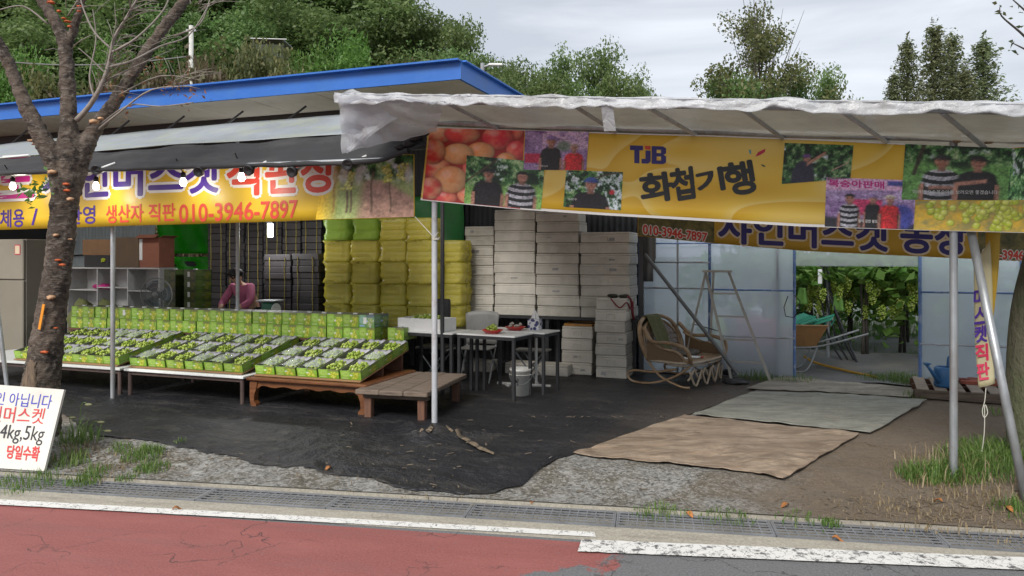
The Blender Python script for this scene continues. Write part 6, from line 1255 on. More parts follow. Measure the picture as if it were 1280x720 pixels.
for px, py, rr, lab in ((127, 211, .5, 'black clip lamp by the second bulb'), (255, 213, .3, 'black clip lamp with white arm beside the third bulb'), (318, 211, .1, 'black clip lamp left of the last bulb, tilted up'), (372, 213, 0, 'black clip lamp right of the last bulb'), (440, 204, .2, 'grey capped clip lamp near the awning end')):
    s_, z_ = at(px, py, -.42); o = thing('clip_lamp', lab, 'lamp', S(s_, -.44, z_), TH + rr, 'clip lamps under the awning'); MB().lathe([(.02, 0), (.05, .05), (.052, .09), (.045, .092), (.001, .03)], 14).build('shade', blackplastic, o, True).rotation_euler = (1.9, rr, 0); MB().tube([(0, 0, 0), (.16, -.02, .06)], .013, 8).build('arm', white, o, True)
# ------------------------------------------------------------------ vegetation
def leaves(name, C_, size, mat, parent=None, asp=.55, up=.4, rng=RNG, flat_=None):
    n = len(C_); C_ = np.asarray(C_, float); sz = size * rng.uniform(.6, 1.3, (n, 1))
    d1 = rng.normal(size=(n, 3)); d1[:, 2] *= .7; d1 /= np.linalg.norm(d1, axis=1, keepdims=True)
    nn = rng.normal(size=(n, 3)); nn[:, 2] += up * 2; d2 = np.cross(nn, d1); d2 /= np.linalg.norm(d2, axis=1, keepdims=True) + 1e-9
    a, b = d1 * sz, d2 * sz * asp; fold = np.cross(d1, d2) * sz * .12
    V4 = np.stack([C_ - a * .5, C_ + b * .5 + fold, C_ + a * .5, C_ - b * .5 + fold], 1).reshape(-1, 3)
    me = bpy.data.meshes.new('leaves'); me.vertices.add(4 * n); me.vertices.foreach_set('co', V4.ravel()); me.loops.add(4 * n); me.loops.foreach_set('vertex_index', np.arange(4 * n)); me.polygons.add(n); me.polygons.foreach_set('loop_start', np.arange(0, 4 * n, 4)); me.polygons.foreach_set('loop_total', np.full(n, 4)); me.materials.append(mat); me.update(); me.validate()
    return obj(name, me, parent)
bark = M('grey brown bark', (.10, .085, .07), .9, .5, 6, bump=.6, str_=(1, 1, .3))
def branchy(h, spread, nlimb, rng, r0, lean=0.0, start=.3):   # trunk and limbs of a tree, returns mesh builder and limb tips
    mb = MB(); tips = []; top = Vector((lean * h, 0, h * .92)); tp = [Vector((lean * h * k * k, .03 * h * math.sin(k * 5), h * .92 * k)) for k in np.linspace(0, 1, 8)]
    mb.tube(tp, [r0 * (1 - .85 * k) for k in np.linspace(0, 1, 8)], 8); tips.append(tp[-1])
    for i in range(nlimb):
        k = start + (1 - start) * (i + rng.uniform(0, .8)) / nlimb * .95; b = Vector((lean * h * k * k, 0, h * .92 * k)); a = i * 2.4 + rng.uniform(-.4, .4); l = spread * (1.15 - .7 * abs(k - .45) / .55) * rng.uniform(.7, 1.1)
        e = b + Vector((math.cos(a) * l, math.sin(a) * l, l * rng.uniform(.25, .8))); m_ = b.lerp(e, .5) + Vector((0, 0, -.08 * l)); mb.tube([b, m_, e], [r0 * .35 * (1.2 - k), r0 * .2, r0 * .06], 5); tips += [e, b.lerp(e, .62), b.lerp(e, .3)]
        for j in range(3):
            e2 = m_.lerp(e, rng.uniform(0, 1)) + Vector((rng.normal(), rng.normal(), abs(rng.normal()) * .6)) * l * .32; mb.tube([m_.lerp(e, .3 * j), e2], [r0 * .12, r0 * .04], 4); tips.append(e2)
    return mb, tips
def crownpts(tips, rad, per, rng, squash=.75):
    o = []
    for t_ in tips:
        r = rad * rng.uniform(.65, 1.25); n = int(per * rng.uniform(.6, 1.3)); p = rng.normal(size=(n, 3)); p /= np.linalg.norm(p, axis=1, keepdims=True); p *= (rng.uniform(0, 1, (n, 1)) ** .45) * r; p[:, 2] *= squash; o.append(p + np.array(t_))
    return np.concatenate(o)
green = {'dark': leafmat('dark forest leaf', (.075, .125, .038), (.12, .185, .058), (.19, .25, .09)), 'mid': leafmat('mid green leaf', (.085, .14, .042), (.13, .20, .065), (.20, .26, .10)), 'light': leafmat('bright acacia leaf', (.07, .16, .03), (.11, .22, .045), (.17, .28, .07)),
         'olive': leafmat('olive autumn leaf', (.07, .085, .03), (.12, .13, .05), (.17, .15, .06)), 'con': leafmat('conifer needle spray', (.10, .125, .06), (.15, .18, .085), (.22, .22, .11), .45), 'brown': leafmat('brown brush', (.11, .085, .05), (.16, .13, .08), (.13, .15, .06))}
protos = {}
def treeproto(kd, h, spread, nl, rad, per, size, mat, r0, start=.3, asp=.55):
    rng = np.random.default_rng(len(protos) * 13 + 5); mb, tips = branchy(h, spread, nl, rng, r0, 0, start); return mb.mesh(bark), leaves('crown', crownpts(tips, rad, per, rng), size, mat, None, asp, rng=rng)
def put(kd, args, variants):
    for v in range(variants):
        tm, lo3 = treeproto(kd + str(v), *args); protos.setdefault(kd, []).append((tm, lo3.data)); bpy.data.objects.remove(lo3)
put('dark', (9, 2.6, 13, 1.0, 300, .19, green['dark'], .22, .2), 3)
put('mid', (9, 2.3, 12, .85, 190, .18, green['mid'], .18, .25), 3)
put('light', (6, 1.9, 11, .7, 210, .17, green['light'], .10, .2, .35), 2)
put('wispy', (10, 2.5, 16, .65, 150, .14, green['olive'], .14, .15), 2)
put('brush', (3.2, 1.3, 9, .6, 110, .16, green['brown'], .05, .1), 2)
put('olive', (5.5, 2.0, 11, .85, 120, .20, green['olive'], .10, .1), 2)
def tree(kd, px, ytop, Z, wpx, name, label, group, v=0, cat='tree'):
    tm, lm = protos[kd][v % len(protos[kd])]; x = (px - 640) / F * Z; g = H(x, Z); ztop = CH + (Y0 - ytop) / F * Z; n = len(lm.vertices)
    if not hasattr(tree, 'c'): tree.c = {}
    if lm.name not in tree.c:
        co_ = np.empty(n * 3); lm.vertices.foreach_get('co', co_); co_ = co_.reshape(-1, 3); tree.c[lm.name] = (np.percentile(co_[:, 2], 99.8), np.percentile(abs(co_[:, 0]), 98))
    wpx = wpx * (2.35 if kd == 'con' else 1.25 if kd in ('mid', 'dark') else 1.1); hh, rr = tree.c[lm.name]; sz = (ztop - g) / hh; sx_ = (wpx / F * Z / 2) / rr
    o = thing(name, label, cat, (x, Z, g - .05), random.uniform(0, 6.28), group); o.scale = (sx_, sx_, sz); obj('trunk', tm, o); obj('crown', lm, o); return o
place = lambda px: f'{px}'
hill = [('dark', -40, -70, 36, 200), ('dark', 45, -50, 38, 190), ('mid', 20, 20, 30, 150), ('dark', 130, -60, 40, 190), ('dark', 215, -50, 38, 180), ('dark', 290, -40, 40, 170), ('dark', 350, -35, 39, 160), ('dark', 415, -40, 40, 170), ('mid', 470, -28, 38, 150), ('dark', 520, -6, 37, 110), ('mid', 573, 22, 35, 90), ('mid', 607, 62, 34, 60), ('mid', 560, 60, 31, 90),
        ('dark', 255, 10, 33, 130), ('dark', 385, 0, 35, 140), ('dark', 330, 15, 34, 110), ('dark', 90, 10, 33, 140)]
for i, (kd, px, yt_, Z, wp_) in enumerate(hill): tree(kd, px, yt_, Z, wp_, 'broadleaf_tree', f"{'dark' if kd == 'dark' else 'mid green'} tree on the hill behind the blue roof, {ORD[1 + sorted(h_[1] for h_ in hill).index(px)]} from the left", 'trees on the hill behind the shed', i)
for i, (px, yt_, Z, wp_, lab) in enumerate(((440, 34, 25, 130, 'bright green acacia tree rising just behind the blue roof'), (395, 58, 25, 80, 'smaller bright green acacia left of the taller one'), (20, 60, 24, 90, 'light green tree behind the leftmost limb'), (150, 50, 26, 80, 'light green tree seen through the bare twigs'))): tree('light', px, yt_, Z, wp_, 'acacia_tree', lab, 'bright trees behind the shed', i)
for i, (kd, px, yt_, Z, wp_, lab) in enumerate((('olive', 330, 42, 25, 110, 'yellowish olive tree on the slope left of the acacias'), ('brush', 270, 68, 22, 110, 'brown brush left of the pale pole on the slope'), ('brush', 205, 82, 22, 90, 'brown brush behind the right limb of the tree'), ('brush', 120, 95, 22, 100, 'brown brush low behind the blue roof at left'), ('olive', 500, 70, 24, 90, 'olive shrub right of the bright acacia'), ('olive', 545, 82, 24, 70, 'olive shrub at the peak of the blue roof'), ('olive', 60, 78, 23, 90, 'olive shrub low between the two left limbs'), ('olive', 165, 72, 23.5, 90, 'olive shrub behind the right limb, above the roof edge'), ('olive', 235, 62, 24.5, 110, 'olive tree around the pale utility pole'), ('olive', 295, 58, 23.5, 80, 'olive shrub between pole and pale house roof'), ('olive', 365, 70, 23.5, 80, 'olive shrub low left of the acacias'))): tree(kd, px, yt_, Z, wp_, 'hillside_shrub', lab, 'shrubs on the slope', i, 'shrub')
for i, (px, yt_, Z, wp_, lab) in enumerate(((655, 72, 30, 70, 'green tree right of the street lamp'), (697, 66, 31, 70, 'green tree in the middle above the canopy, second from the lamp'), (745, 54, 30, 78, 'tallest green tree in the middle above the canopy'), (790, 92, 31, 60, 'low green tree at the right end of the middle group'), (625, 92, 29, 60, 'low green tree just behind the street lamp'), (722, 95, 29, 70, 'low green tree in front of the tallest middle one'), (672, 88, 28, 90, 'broad low green tree between the first two middle trees'), (768, 84, 28.5, 80, 'broad low green tree right of the tallest middle one'), (640, 84, 32, 80, 'green tree behind the lamp and the first middle tree'), (812, 108, 30, 50, 'lowest green tree at the far right of the middle group'))): tree('mid', px, yt_, Z, wp_, 'broadleaf_tree', lab, 'trees above the canopy', i)
for i, (kd, px, yt_, Z, wp_, lab) in enumerate((('wispy', 952, 2, 26, 165, 'tall thin leaved tree with bare twigs against the sky'), ('mid', 905, 84, 27, 90, 'rounded green tree at the foot of the tall thin tree'), ('mid', 985, 92, 27, 90, 'green tree under the right side of the tall thin tree'), ('mid', 1043, 80, 27, 62, 'small dark green tree right of the tall thin tree'), ('mid', 945, 92, 25, 80, 'green shrub low in front of the tall thin tree'))): tree(kd, px, yt_, Z, wp_, 'broadleaf_tree', lab, 'trees right above the canopy', i)
# bare outer twigs of the tall tree
tt = [o for o in COL.objects if o.get('label', '').startswith('tall thin leaved')][0]; mb = MB(); rng = np.random.default_rng(3)
for i in range(46):
    a = rng.uniform(0, 6.28); z = rng.uniform(4, 9.5); r = rng.uniform(1.0, 3.0) * (1.1 - .05 * z); b = Vector((.3 * math.cos(a), .3 * math.sin(a), z - 1.5)); e = Vector((r * math.cos(a), r * math.sin(a), z + rng.uniform(0, 1.8))); mb.tube([b, b.lerp(e, .5) + Vector((0, 0, -.1)), e], [.03, .018, .006], 4)
mb.build('bare_twig', bark, tt)['kind'] = 'stuff'
# conifers: sprays along drooping whorls
def conifer(v):
    rng = np.random.default_rng(40 + v); mb = MB().tube([(0, 0, 0), (0, 0, 8.6)], [.16, .01], 7); P = []
    for k in range(130):
        z = .8 + 7.9 * (k / 130) ** .75; l = 1.9 * (1 - z / 9.1) ** .95 * rng.uniform(.6, 1.15) + .05; a = k * 2.4 + rng.uniform(-.3, .3); e = Vector((math.cos(a) * l, math.sin(a) * l, z + l * .35)); mb.tube([(0, 0, z), e], [.02, .005], 4)
        n = int(34 + 60 * l); q_ = rng.uniform(.15, 1.05, n); P.append(np.stack([e.x * q_, e.y * q_, z + (e.z - z) * q_], 1) + rng.normal(size=(n, 3)) * (.06 + .06 * l))
    P.append(np.stack([rng.normal(0, .05, 40), rng.normal(0, .05, 40), rng.uniform(8.2, 9.1, 40)], 1)); lo3 = leaves('crown', np.concatenate(P), .12, green['con'], None, .4, rng=rng); r_ = (mb.mesh(bark), lo3.data); bpy.data.objects.remove(lo3); return r_
protos['con'] = [conifer(v) for v in range(3)]
for i, (px, yt_, Z, wp_, lab) in enumerate(((1134, 50, 28, 42, 'leftmost pointed conifer against the sky'), (1168, 31, 28.5, 52, 'tallest pointed conifer against the sky'), (1190, 43, 28.9, 46, 'conifer close beside the tallest one'), (1229, 49, 28, 54, 'conifer standing apart at the right'), (1117, 92, 28, 34, 'short conifer at the left foot of the group'), (1206, 88, 27.5, 40, 'short conifer between the tall ones'))): tree('con', px, yt_, Z, wp_, 'conifer_tree', lab, 'conifers above the canopy', i)
# ---- roadside tree on the left
cb_m, t = newmat('cherry bark'); oc = nd(t, 'ShaderNodeTexCoord').outputs['Object']
b1 = noisef(t, stretch(t, oc, (4, 4, 10)), 2.2, 8, .75, 1.6); b2 = noisef(t, oc, 5, 6, .65); b3 = noisef(t, stretch(t, oc, (6, 6, 40)), 2, 4, .6)
bc = mixc(t, ramp(t, b2, [(.35, 0.), (.62, 1.)]), (.030, .022, .017), (.130, .098, .074)); bc = mixc(t, ramp(t, b1, [(.50, 0.), (.62, .85)]), bc, (.20, .175, .15)); bc = mixc(t, ramp(t, noisef(t, oc, 7, 5, .7), [(.56, 0.), (.62, .9)]), bc, (.022, .016, .013))
bc = mixc(t, ramp(t, noisef(t, stretch(t, oc, (1, 1, .5)), 3.1, 6, .7), [(.60, 0.), (.72, .6)]), bc, (.10, .11, .055))
finish(cb_m, t, bc, .85, mth(t, 'ADD', b1, mth(t, 'ADD', b2, mth(t, 'MULTIPLY', b3, .5))), .9, .03)
ZT_ = 7.0; base_t = wp(52, 545, ZT_); base_t.z = H(base_t.x, base_t.y) - .1
ft = thing('roadside_tree', 'old cherry tree with rough bark, bracket fungi and three bare limbs', 'tree', base_t, 0)
def limb(mb, pts, n=12):
    P = [wp(x, y, ZT_ + dz) - base_t for x, y, w_, dz in pts]; W_ = [w_ * .69 / F * ZT_ / 2 for _, _, w_, _ in pts]; P2 = smoothpath(P, 5); W2 = list(np.interp(np.linspace(0, len(W_) - 1, len(P2)), range(len(W_)), W_)); W2 = [w_ * (1 + .10 * mnoise.noise(Vector((i * .8, w_ * 40, 1)))) for i, w_ in enumerate(W2)]; mb.tube(P2, W2, n)
mb = MB()
limb(mb, [(44, 580, 84, 0), (48, 510, 70, 0), (54, 460, 58, 0), (64, 390, 49, 0), (73, 330, 44, 0), (79, 270, 45, 0), (84, 228, 50, 0), (86, 195, 44, 0), (86, 150, 27, .02), (84, 95, 25, .04), (80, 52, 23, .05), (66, 22, 20, .06), (46, -10, 17, .06), (20, -60, 14, .05)], 20)
limb(mb, [(80, 240, 38, 0), (70, 205, 36, -.04), (50, 168, 30, -.08), (32, 132, 25, -.1), (16, 92, 21, -.12), (-4, 50, 18, -.15), (-40, 0, 15, -.2)])
limb(mb, [(88, 240, 36, 0), (100, 200, 34, .05), (116, 165, 28, .1), (140, 132, 24, .16), (164, 95, 21, .22), (190, 55, 20, .28), (222, 12, 20, .32), (262, -40, 15, .4)])
limb(mb, [(82, 62, 16, .05), (92, 38, 15, .04), (103, 0, 12, .0), (112, -40, 10, 0)])
tk = mb.build('trunk', cb_m, ft, True); rm = tk.modifiers.new('join', 'REMESH'); rm.mode = 'VOXEL'; rm.voxel_size = .013; rm.use_smooth_shade = True
tx_ = bpy.data.textures.new('bark relief', 'CLOUDS'); tx_.noise_scale = .05; dm = tk.modifiers.new('relief', 'DISPLACE'); dm.texture = tx_; dm.strength = .035; dm.mid_level = .5
# bare pale branch with twigs
twm = M('pale dead twig', (.30, .27, .235), .8, .3, 20, bump=.2); mb = MB(); rng = np.random.default_rng(8); ends = []
def tw_(pts, w0, w1):
    P = smoothpath([wp(x, y, ZT_ + dz) - base_t for x, y, dz in pts], 4); n = len(P); mb.tube(P, [.78 * (w0 + (w1 - w0) * i / (n - 1)) / F * ZT_ / 2 for i in range(n)], 6); ends.append(P[-1]); return P
main = tw_([(96, 150, 0), (112, 132, -.06), (126, 108, -.12), (136, 80, -.16), (142, 50, -.2), (158, 22, -.24), (178, -12, -.3)], 9, 3.2)
tw_([(134, 84, -.16), (165, 76, -.1), (200, 58, 0), (236, 44, .1), (262, 5, .2)], 4.5, 1.6); tw_([(138, 66, -.18), (170, 48, -.25), (205, 12, -.3), (215, -20, -.3)], 4, 1.8); tw_([(140, 62, -.18), (118, 40, -.2), (104, 10, -.2), (98, -15, -.2)], 3.6, 1.6)
tw_([(132, 92, -.15), (112, 72, -.2), (98, 60, -.25)], 3, 1.4); tw_([(126, 104, -.12), (150, 92, -.05), (180, 78, 0), (220, 60, .1)], 3.6, 1.3); tw_([(118, 122, -.1), (112, 95, -.1), (120, 50, -.1), (116, 12, -.1)], 3.4, 1.4)
tw_([(115, 168, .1), (150, 140, 0), (190, 112, -.1), (240, 108, -.15)], 4, 1.6); tw_([(120, 160, .1), (160, 132, .0), (200, 133, -.1), (242, 128, -.15)], 3.2, 1.4); tw_([(150, 118, .1), (200, 95, 0), (250, 100, -.1)], 3, 1.3)
tw_([(218, 45, .3), (250, 30, .2), (262, 0, .2)], 3.4, 1.6); tw_([(60, 30, .05), (30, 8, 0), (0, 12, -.1)], 3.6, 2); tw_([(85, 20, 0), (110, -20, -.1)], 3, 2)
for i in range(130):
    p = main[rng.integers(6, len(main))] if i % 2 else ends[1 + rng.integers(0, len(ends) - 1)] + Vector((rng.normal(0, .05), rng.normal(0, .05), rng.normal(0, .05))) - Vector((.12, 0, 0)); e = p + Vector((rng.uniform(-.1, .42), rng.uniform(-.15, .15), rng.uniform(-.05, .3))); mb.tube([p, p.lerp(e, .5) + Vector((0, 0, .02)), e], [.0045, .003, .0016], 4)
mb.build('bare_branch', twm, ft, True)
dl = leafmat('dry brown leaf', (.16, .07, .035), (.22, .10, .05), (.28, .17, .06), .2); P = []
for (px, py, n) in ((215, 110, 14), (238, 118, 14), (160, 128, 8), (200, 72, 8), (232, 92, 8), (175, 92, 6), (140, 110, 6), (190, 85, 7), (225, 104, 10), (160, 145, 4), (222, 140, 3), (245, 116, 6)):
    for i in range(n): P.append(wp(px + rng.normal(0, 9), py + rng.normal(0, 5), ZT_ - .05 + rng.normal(0, .06)) - base_t)
leaves('dry_leaves', P, .05, dl, ft, .4)['kind'] = 'stuff'
P = [wp(42 + rng.normal(0, 7), 242 + rng.normal(0, 10), ZT_ - .22 + rng.normal(0, .04)) - base_t for i in range(42)] + [wp(60 + rng.normal(0, 5), 228 + rng.normal(0, 8), ZT_ - .2) - base_t for i in range(12)] + [wp(268 + rng.normal(0, 4), 30 + rng.normal(0, 3), ZT_ + .2) - base_t for i in range(8)]
leaves('sprout_leaves', P, .065, leafmat('fresh sprout leaf', (.06, .15, .03), (.10, .22, .05), (.16, .26, .10)), ft, .5)['kind'] = 'stuff'
of = M('orange bracket fungus', (.50, .10, .025), .6, .3, 30, rnd=.1); tf2 = M('tan bracket fungus', (.50, .30, .17), .7, .3, 30)
for (px, py, w_, mt) in ((64, 3, 9, of), (74, 14, 7, of), (80, 23, 8, of), (85, 27, 9, of), (87, 33, 6, of), (100, 8, 8, of), (99, 14, 6, of), (41, 176, 13, tf2), (47, 180, 12, tf2), (54, 183, 8, tf2), (66, 215, 13, tf2), (118, 152, 14, tf2), (126, 148, 9, tf2), (83, 230, 9, of), (84, 238, 8, of), (88, 249, 10, tf2), (70, 294, 8, tf2), (88, 299, 6, tf2), (73, 325, 9, of), (78, 331, 8, of), (64, 372, 12, tf2), (70, 410, 6, of), (56, 440, 9, of)):
    zz = ZT_ - (.122 if py > 190 else .062); p = wp(px, py, zz) - base_t; r_ = w_ / F * 7 / 2; MB().blob((0, 0, 0), (r_ * random.uniform(.7, 1), r_ * .8, r_ * random.uniform(.25, .5)), 12, 6, jit=.7).build('bracket_fungus', mt, ft, True).location = p
p = wp(52, 396, ZT_ - .152) - base_t; MB().box((0, 0, 0), (.022, .01, .23), (0, .18, 0)).build('orange_tag', M('orange tape', (.75, .28, .02), .5), ft).location = p
def scar(x, y):
    py = 482 - 34 * y; cx_ = np.interp(py, [440, 460, 510], [57, 54, 48]); rad = .71 * np.interp(py, [440, 460, 510], [56, 58, 70]) / F * ZT_ / 2 + .012; a = -math.pi / 2 - .15 + (x - .5) * (1.0 - .55 * y + .12 * mnoise.noise(Vector((y * 7, x * 2, 0)))); c_ = wp(cx_, py + 6 * mnoise.noise(Vector((x * 5, 3, 0))), ZT_) - base_t
    return c_ + Vector((rad * math.cos(a), rad * math.sin(a), 0)) * (1 if 0 < x < 1 and 0 < y < 1 else .93)
MB().grid(scar, 14, 14).build('bare_wood_scar', M('bare wood', (.24, .17, .11), .85, .6, 9, col2=(.07, .05, .04), str_=(8, 8, .8), bump=.6), ft, True)
# ---- tree at the right edge
rt_b = gp(1287, 588, .02); rt = thing('roadside_tree', 'mossy tree trunk at the right edge of the yard', 'tree', rt_b, 0); mb = MB(); Zr = rt_b.y
P = [wp(x, y, Zr) - rt_b for x, y in ((1294, 640), (1290, 560), (1287, 470), (1291, 390), (1306, 320), (1325, 250), (1345, 100), (1350, -100))]; mb.tube(smoothpath(P, 4), list(np.linspace(.19, .11, 29)), 16)
moss = M('mossy bark', (.13, .115, .085), .9, .5, 5, col2=(.07, .085, .035), bump=.9, bdist=.03, fine=25, str_=(1, 1, .5)); mb.build('trunk', moss, rt, True)
P2 = []
for pts in (((1296, 60), (1275, 40), (1252, 20), (1250, 8)), ((1299, 30), (1280, 12), (1262, -4)), ((1296, 70), (1282, 62), (1262, 52)), ((1293, 230), (1280, 225), (1268, 232)), ((1292, 210), (1278, 205), (1264, 212)), ((1292, 280), (1280, 262), (1270, 266))):
    Q_ = smoothpath([wp(x, y, Zr - .1 - .002 * (1296 - x)) - rt_b for x, y in pts], 4); MB().tube(Q_, list(np.linspace(.012, .003, len(Q_))), 5).build('branch', bark, rt, True); P2 += [p + Vector((random.gauss(0, .03), random.gauss(0, .03), random.gauss(0, .03))) for p in Q_[4:] for _ in range(1 if pts[0][1] < 100 else 3)]
leaves('crown', P2, .055, leafmat('dull leaf', (.05, .075, .025), (.09, .11, .04), (.14, .12, .05)), rt, .5)
# ---- grapevines in the greenhouse
vleaf = MB(); n = 10; vleaf.add([(0, 0, .02)] + [(r * math.cos(a), r * math.sin(a), -.02 + .012 * math.sin(3 * a)) for a, r in [(2 * math.pi * i / n, .075 * (1 if i % 2 else .78)) for i in range(n)]], [(0, 1 + i, 1 + (i + 1) % n) for i in range(n)])
vlm = leafmat('big vine leaf', (.08, .18, .03), (.13, .27, .05), (.22, .36, .09), .5); me_vl = vleaf.mesh(vlm, True); me_bu = [bunch(70, .065, .06, .125, .015, hang_=True).mesh(grape_g, True) for _ in range(3)]
vp = [(1078, 6.3, 'grapevine in the greenhouse doorway, the nearest trunk', 1), (1125, 7.6, 'grapevine in the greenhouse, right of the nearest one', 1), (1010, 7.4, 'grapevine in the greenhouse behind the wheelbarrow', 1), (1210, 6.6, 'grapevine behind the film, right of the doorway', 0), (1060, 9.6, 'grapevine at the far side of the greenhouse', 0), (1000, 9.2, 'grapevine at the far side, left of the trellis post', 0), (1130, 9.3, 'grapevine at the far side, at the right of the doorway', 0), (950, 8.2, 'grapevine behind the film, left of the doorway', 0)]
for (px, t_, lab, big) in vp:
    s_ = at(px, 420, t_)[0]; o = thing('grapevine', lab, 'grapevine', S(s_, t_, FZ + .05), TH, 'grapevines in the greenhouse'); MB().tube([(0, 0, 0), (.02, .01, .5), (-.02, 0, 1.1), (0, 0, 1.45)], [.028, .022, .02, .022], 8).tube([(.07, .03, 0), (.05, .02, 1.1), (0, 0, 1.4)], [.028, .022, .02], 7).build('trunk', bark, o, True)
    MB().tube([(-1.3, 0, 1.46), (0, 0, 1.44), (1.3, 0, 1.47)], .018, 6).build('cane', bark, o)
    Pm = np.stack([RNG.uniform(-1.4, 1.4, 900), RNG.normal(0, .42, 900), 1.45 + RNG.normal(0, .13, 900)], 1); Pm[:, 2] -= (0 if big else 1) * abs(RNG.normal(0, .45, 900)); leaves('foliage', Pm, .17, vlm, o, .85, .8)['kind'] = 'stuff'
    for i in range(34 if big else 0):
        l = obj('leaf', me_vl, o); l.location = (random.uniform(-1, 1), -.35 - random.uniform(0, .25), 1.45 + random.gauss(0, .12)); l.rotation_euler = (random.uniform(.3, 1.3), random.uniform(-.5, .5), random.uniform(0, 6)); q_ = random.uniform(.8, 1.4); l.scale = (q_, q_, q_)
    for i in range(52 if big else 20):
        l = obj('grape_bunch', me_bu[i % 3], o); l.location = (random.uniform(-1.2, 1.2), random.gauss(-.15, .2), random.uniform(.72, 1.25)); l.rotation_euler[2] = random.uniform(0, 6)
for px, py, t_, lab in ((1003, 372, 5.9, 'lime green leaf bag hanging left of the trellis post'), (1048, 380, 5.9, 'lime green leaf bag hanging right of the trellis post')):
    s_, z_ = at(px, py, t_); tag(MB().sheet(lambda x, y: Vector(((x - .5) * .17 * (1 - .4 * y), .03 * math.sin(x * 6), -.26 * (1 - y))), 6, 8, .004).build('leaf_bag', M('lime film', (.25, .5, .12), .5, trans=.4), smooth=True), lab, 'bag', 'hanging green bags', S(s_, t_, z_ + .15), TH)
s_, z_ = at(1025, 345, 5.7); tag(MB().rbox((0, 0, -.11), (.06, .03, .22), .008).build('white_tag', styroclean), 'small white tag hanging at the doorway top', 'tag', None, S(s_, 5.7, z_ + .1), TH)
# ---- grass and weeds
gmat = leafmat('grass blade', (.065, .12, .025), (.11, .19, .04), (.19, .23, .075), .4); gdry = leafmat('dry grass', (.17, .13, .07), (.24, .19, .11), (.30, .25, .15), .2)
def grass(patches, mat, name='grass', wid=.0032):
    mb = MB()
    for (x, y, r, n, h) in patches:
        for i in range(int(n * 1.5)):
            a = random.uniform(0, 6.28); q_ = r * 1.15 * random.random() ** .6; X, Y = x + q_ * math.cos(a), y + q_ * math.sin(a); z = H(X, Y); hh = h * random.uniform(.2, 1.2) * (1.1 - .5 * q_ / r); b = random.uniform(0, 6.28); l = hh * random.uniform(.25, .9); w_ = wid * random.uniform(.6, 1.3); dx, dy = math.cos(b), math.sin(b); nx, ny = -dy * w_, dx * w_
            mb.add([(X - nx, Y - ny, z - .01), (X + nx, Y + ny, z - .01), (X + dx * l * .35 + nx * .8, Y + dy * l * .35 + ny * .8, z + hh * .6), (X + dx * l * .35 - nx * .8, Y + dy * l * .35 - ny * .8, z + hh * .6), (X + dx * l, Y + dy * l, z + hh * .85)], [(0, 1, 2, 3), (3, 2, 4)])
    return kind(mb.build(name, mat), 'stuff')
def gpp(px, py, z=.08): p = gp(px, py, z); return p.x, p.y
G = [(*gpp(1150, 598, .04), .16, 200, .17), (*gpp(1175, 606, .02), .22, 380, .19), (*gpp(1215, 600, .04), .28, 520, .21), (*gpp(1245, 585, .06), .22, 330, .22), (*gpp(1235, 560, .08), .2, 160, .14), (*gpp(1205, 580, .05), .2, 240, .2),
     (*gpp(828, 640, .03), .16, 70, .07), (*gpp(812, 641, .03), .12, 26, .05), (*gpp(905, 646, .03), .16, 50, .06), (*gpp(925, 648, .03), .12, 26, .05), (*gpp(1005, 650, .03), .16, 50, .05), (*gpp(1040, 654, .03), .06, 60, .05), (*gpp(1275, 640, .04), .16, 140, .13), (*gpp(1255, 520, .08), .2, 80, .12),
     (*gpp(100, 545, .15), .16, 130, .26), (*gpp(85, 570, .1), .16, 120, .16), (*gpp(120, 580, .1), .12, 90, .1), (*gpp(180, 566, .1), .16, 260, .11), (*gpp(190, 580, .08), .12, 160, .09), (*gpp(150, 560, .1), .1, 80, .09), (*gpp(105, 598, .05), .12, 120, .08), (*gpp(30, 600, .05), .25, 190, .09), (*gpp(160, 595, .05), .08, 50, .06), (*gpp(225, 556, .1), .05, 20, .1),
     (*S(3.3, 4.1).xy, .22, 130, .16), (*S(3.05, 4.0).xy, .15, 80, .13), (*S(2.75, 4.15).xy, .25, 150, .22), (*S(4.55, 4.6).xy, .3, 420, .2), (*S(4.2, 4.7).xy, .2, 160, .14), (*S(3.9, 6.4).xy, .5, 260, .2), (*S(5.2, 7.2).xy, .6, 260, .2), (*S(3.6, 8.4).xy, 1.0, 300, .3), (*S(4.5, 3.35).xy, .15, 60, .12), (*S(6.5, 8.5).xy, 1.0, 300, .3)] + [(*S(2.5 + .55 * i, 10.6 + .3 * (i % 2)).xy, .5, 260, .9) for i in range(10)]
grass(G, gmat)
G2 = [(*gpp(1190, 640, .02), .5, 340, .05), (*gpp(1110, 640, .02), .35, 160, .035), (*gpp(1240, 625, .03), .35, 220, .09), (*gpp(150, 575, .1), .35, 160, .05), (*gpp(90, 560, .12), .2, 110, .09), (*gpp(1180, 600, .03), .4, 110, .24), (*gpp(860, 500, .1), .06, 12, .05), (*gpp(470, 590, .1), .3, 50, .03), (*gpp(560, 600, .1), .35, 50, .03)]
grass(G2, gdry, 'dry_grass', .004)
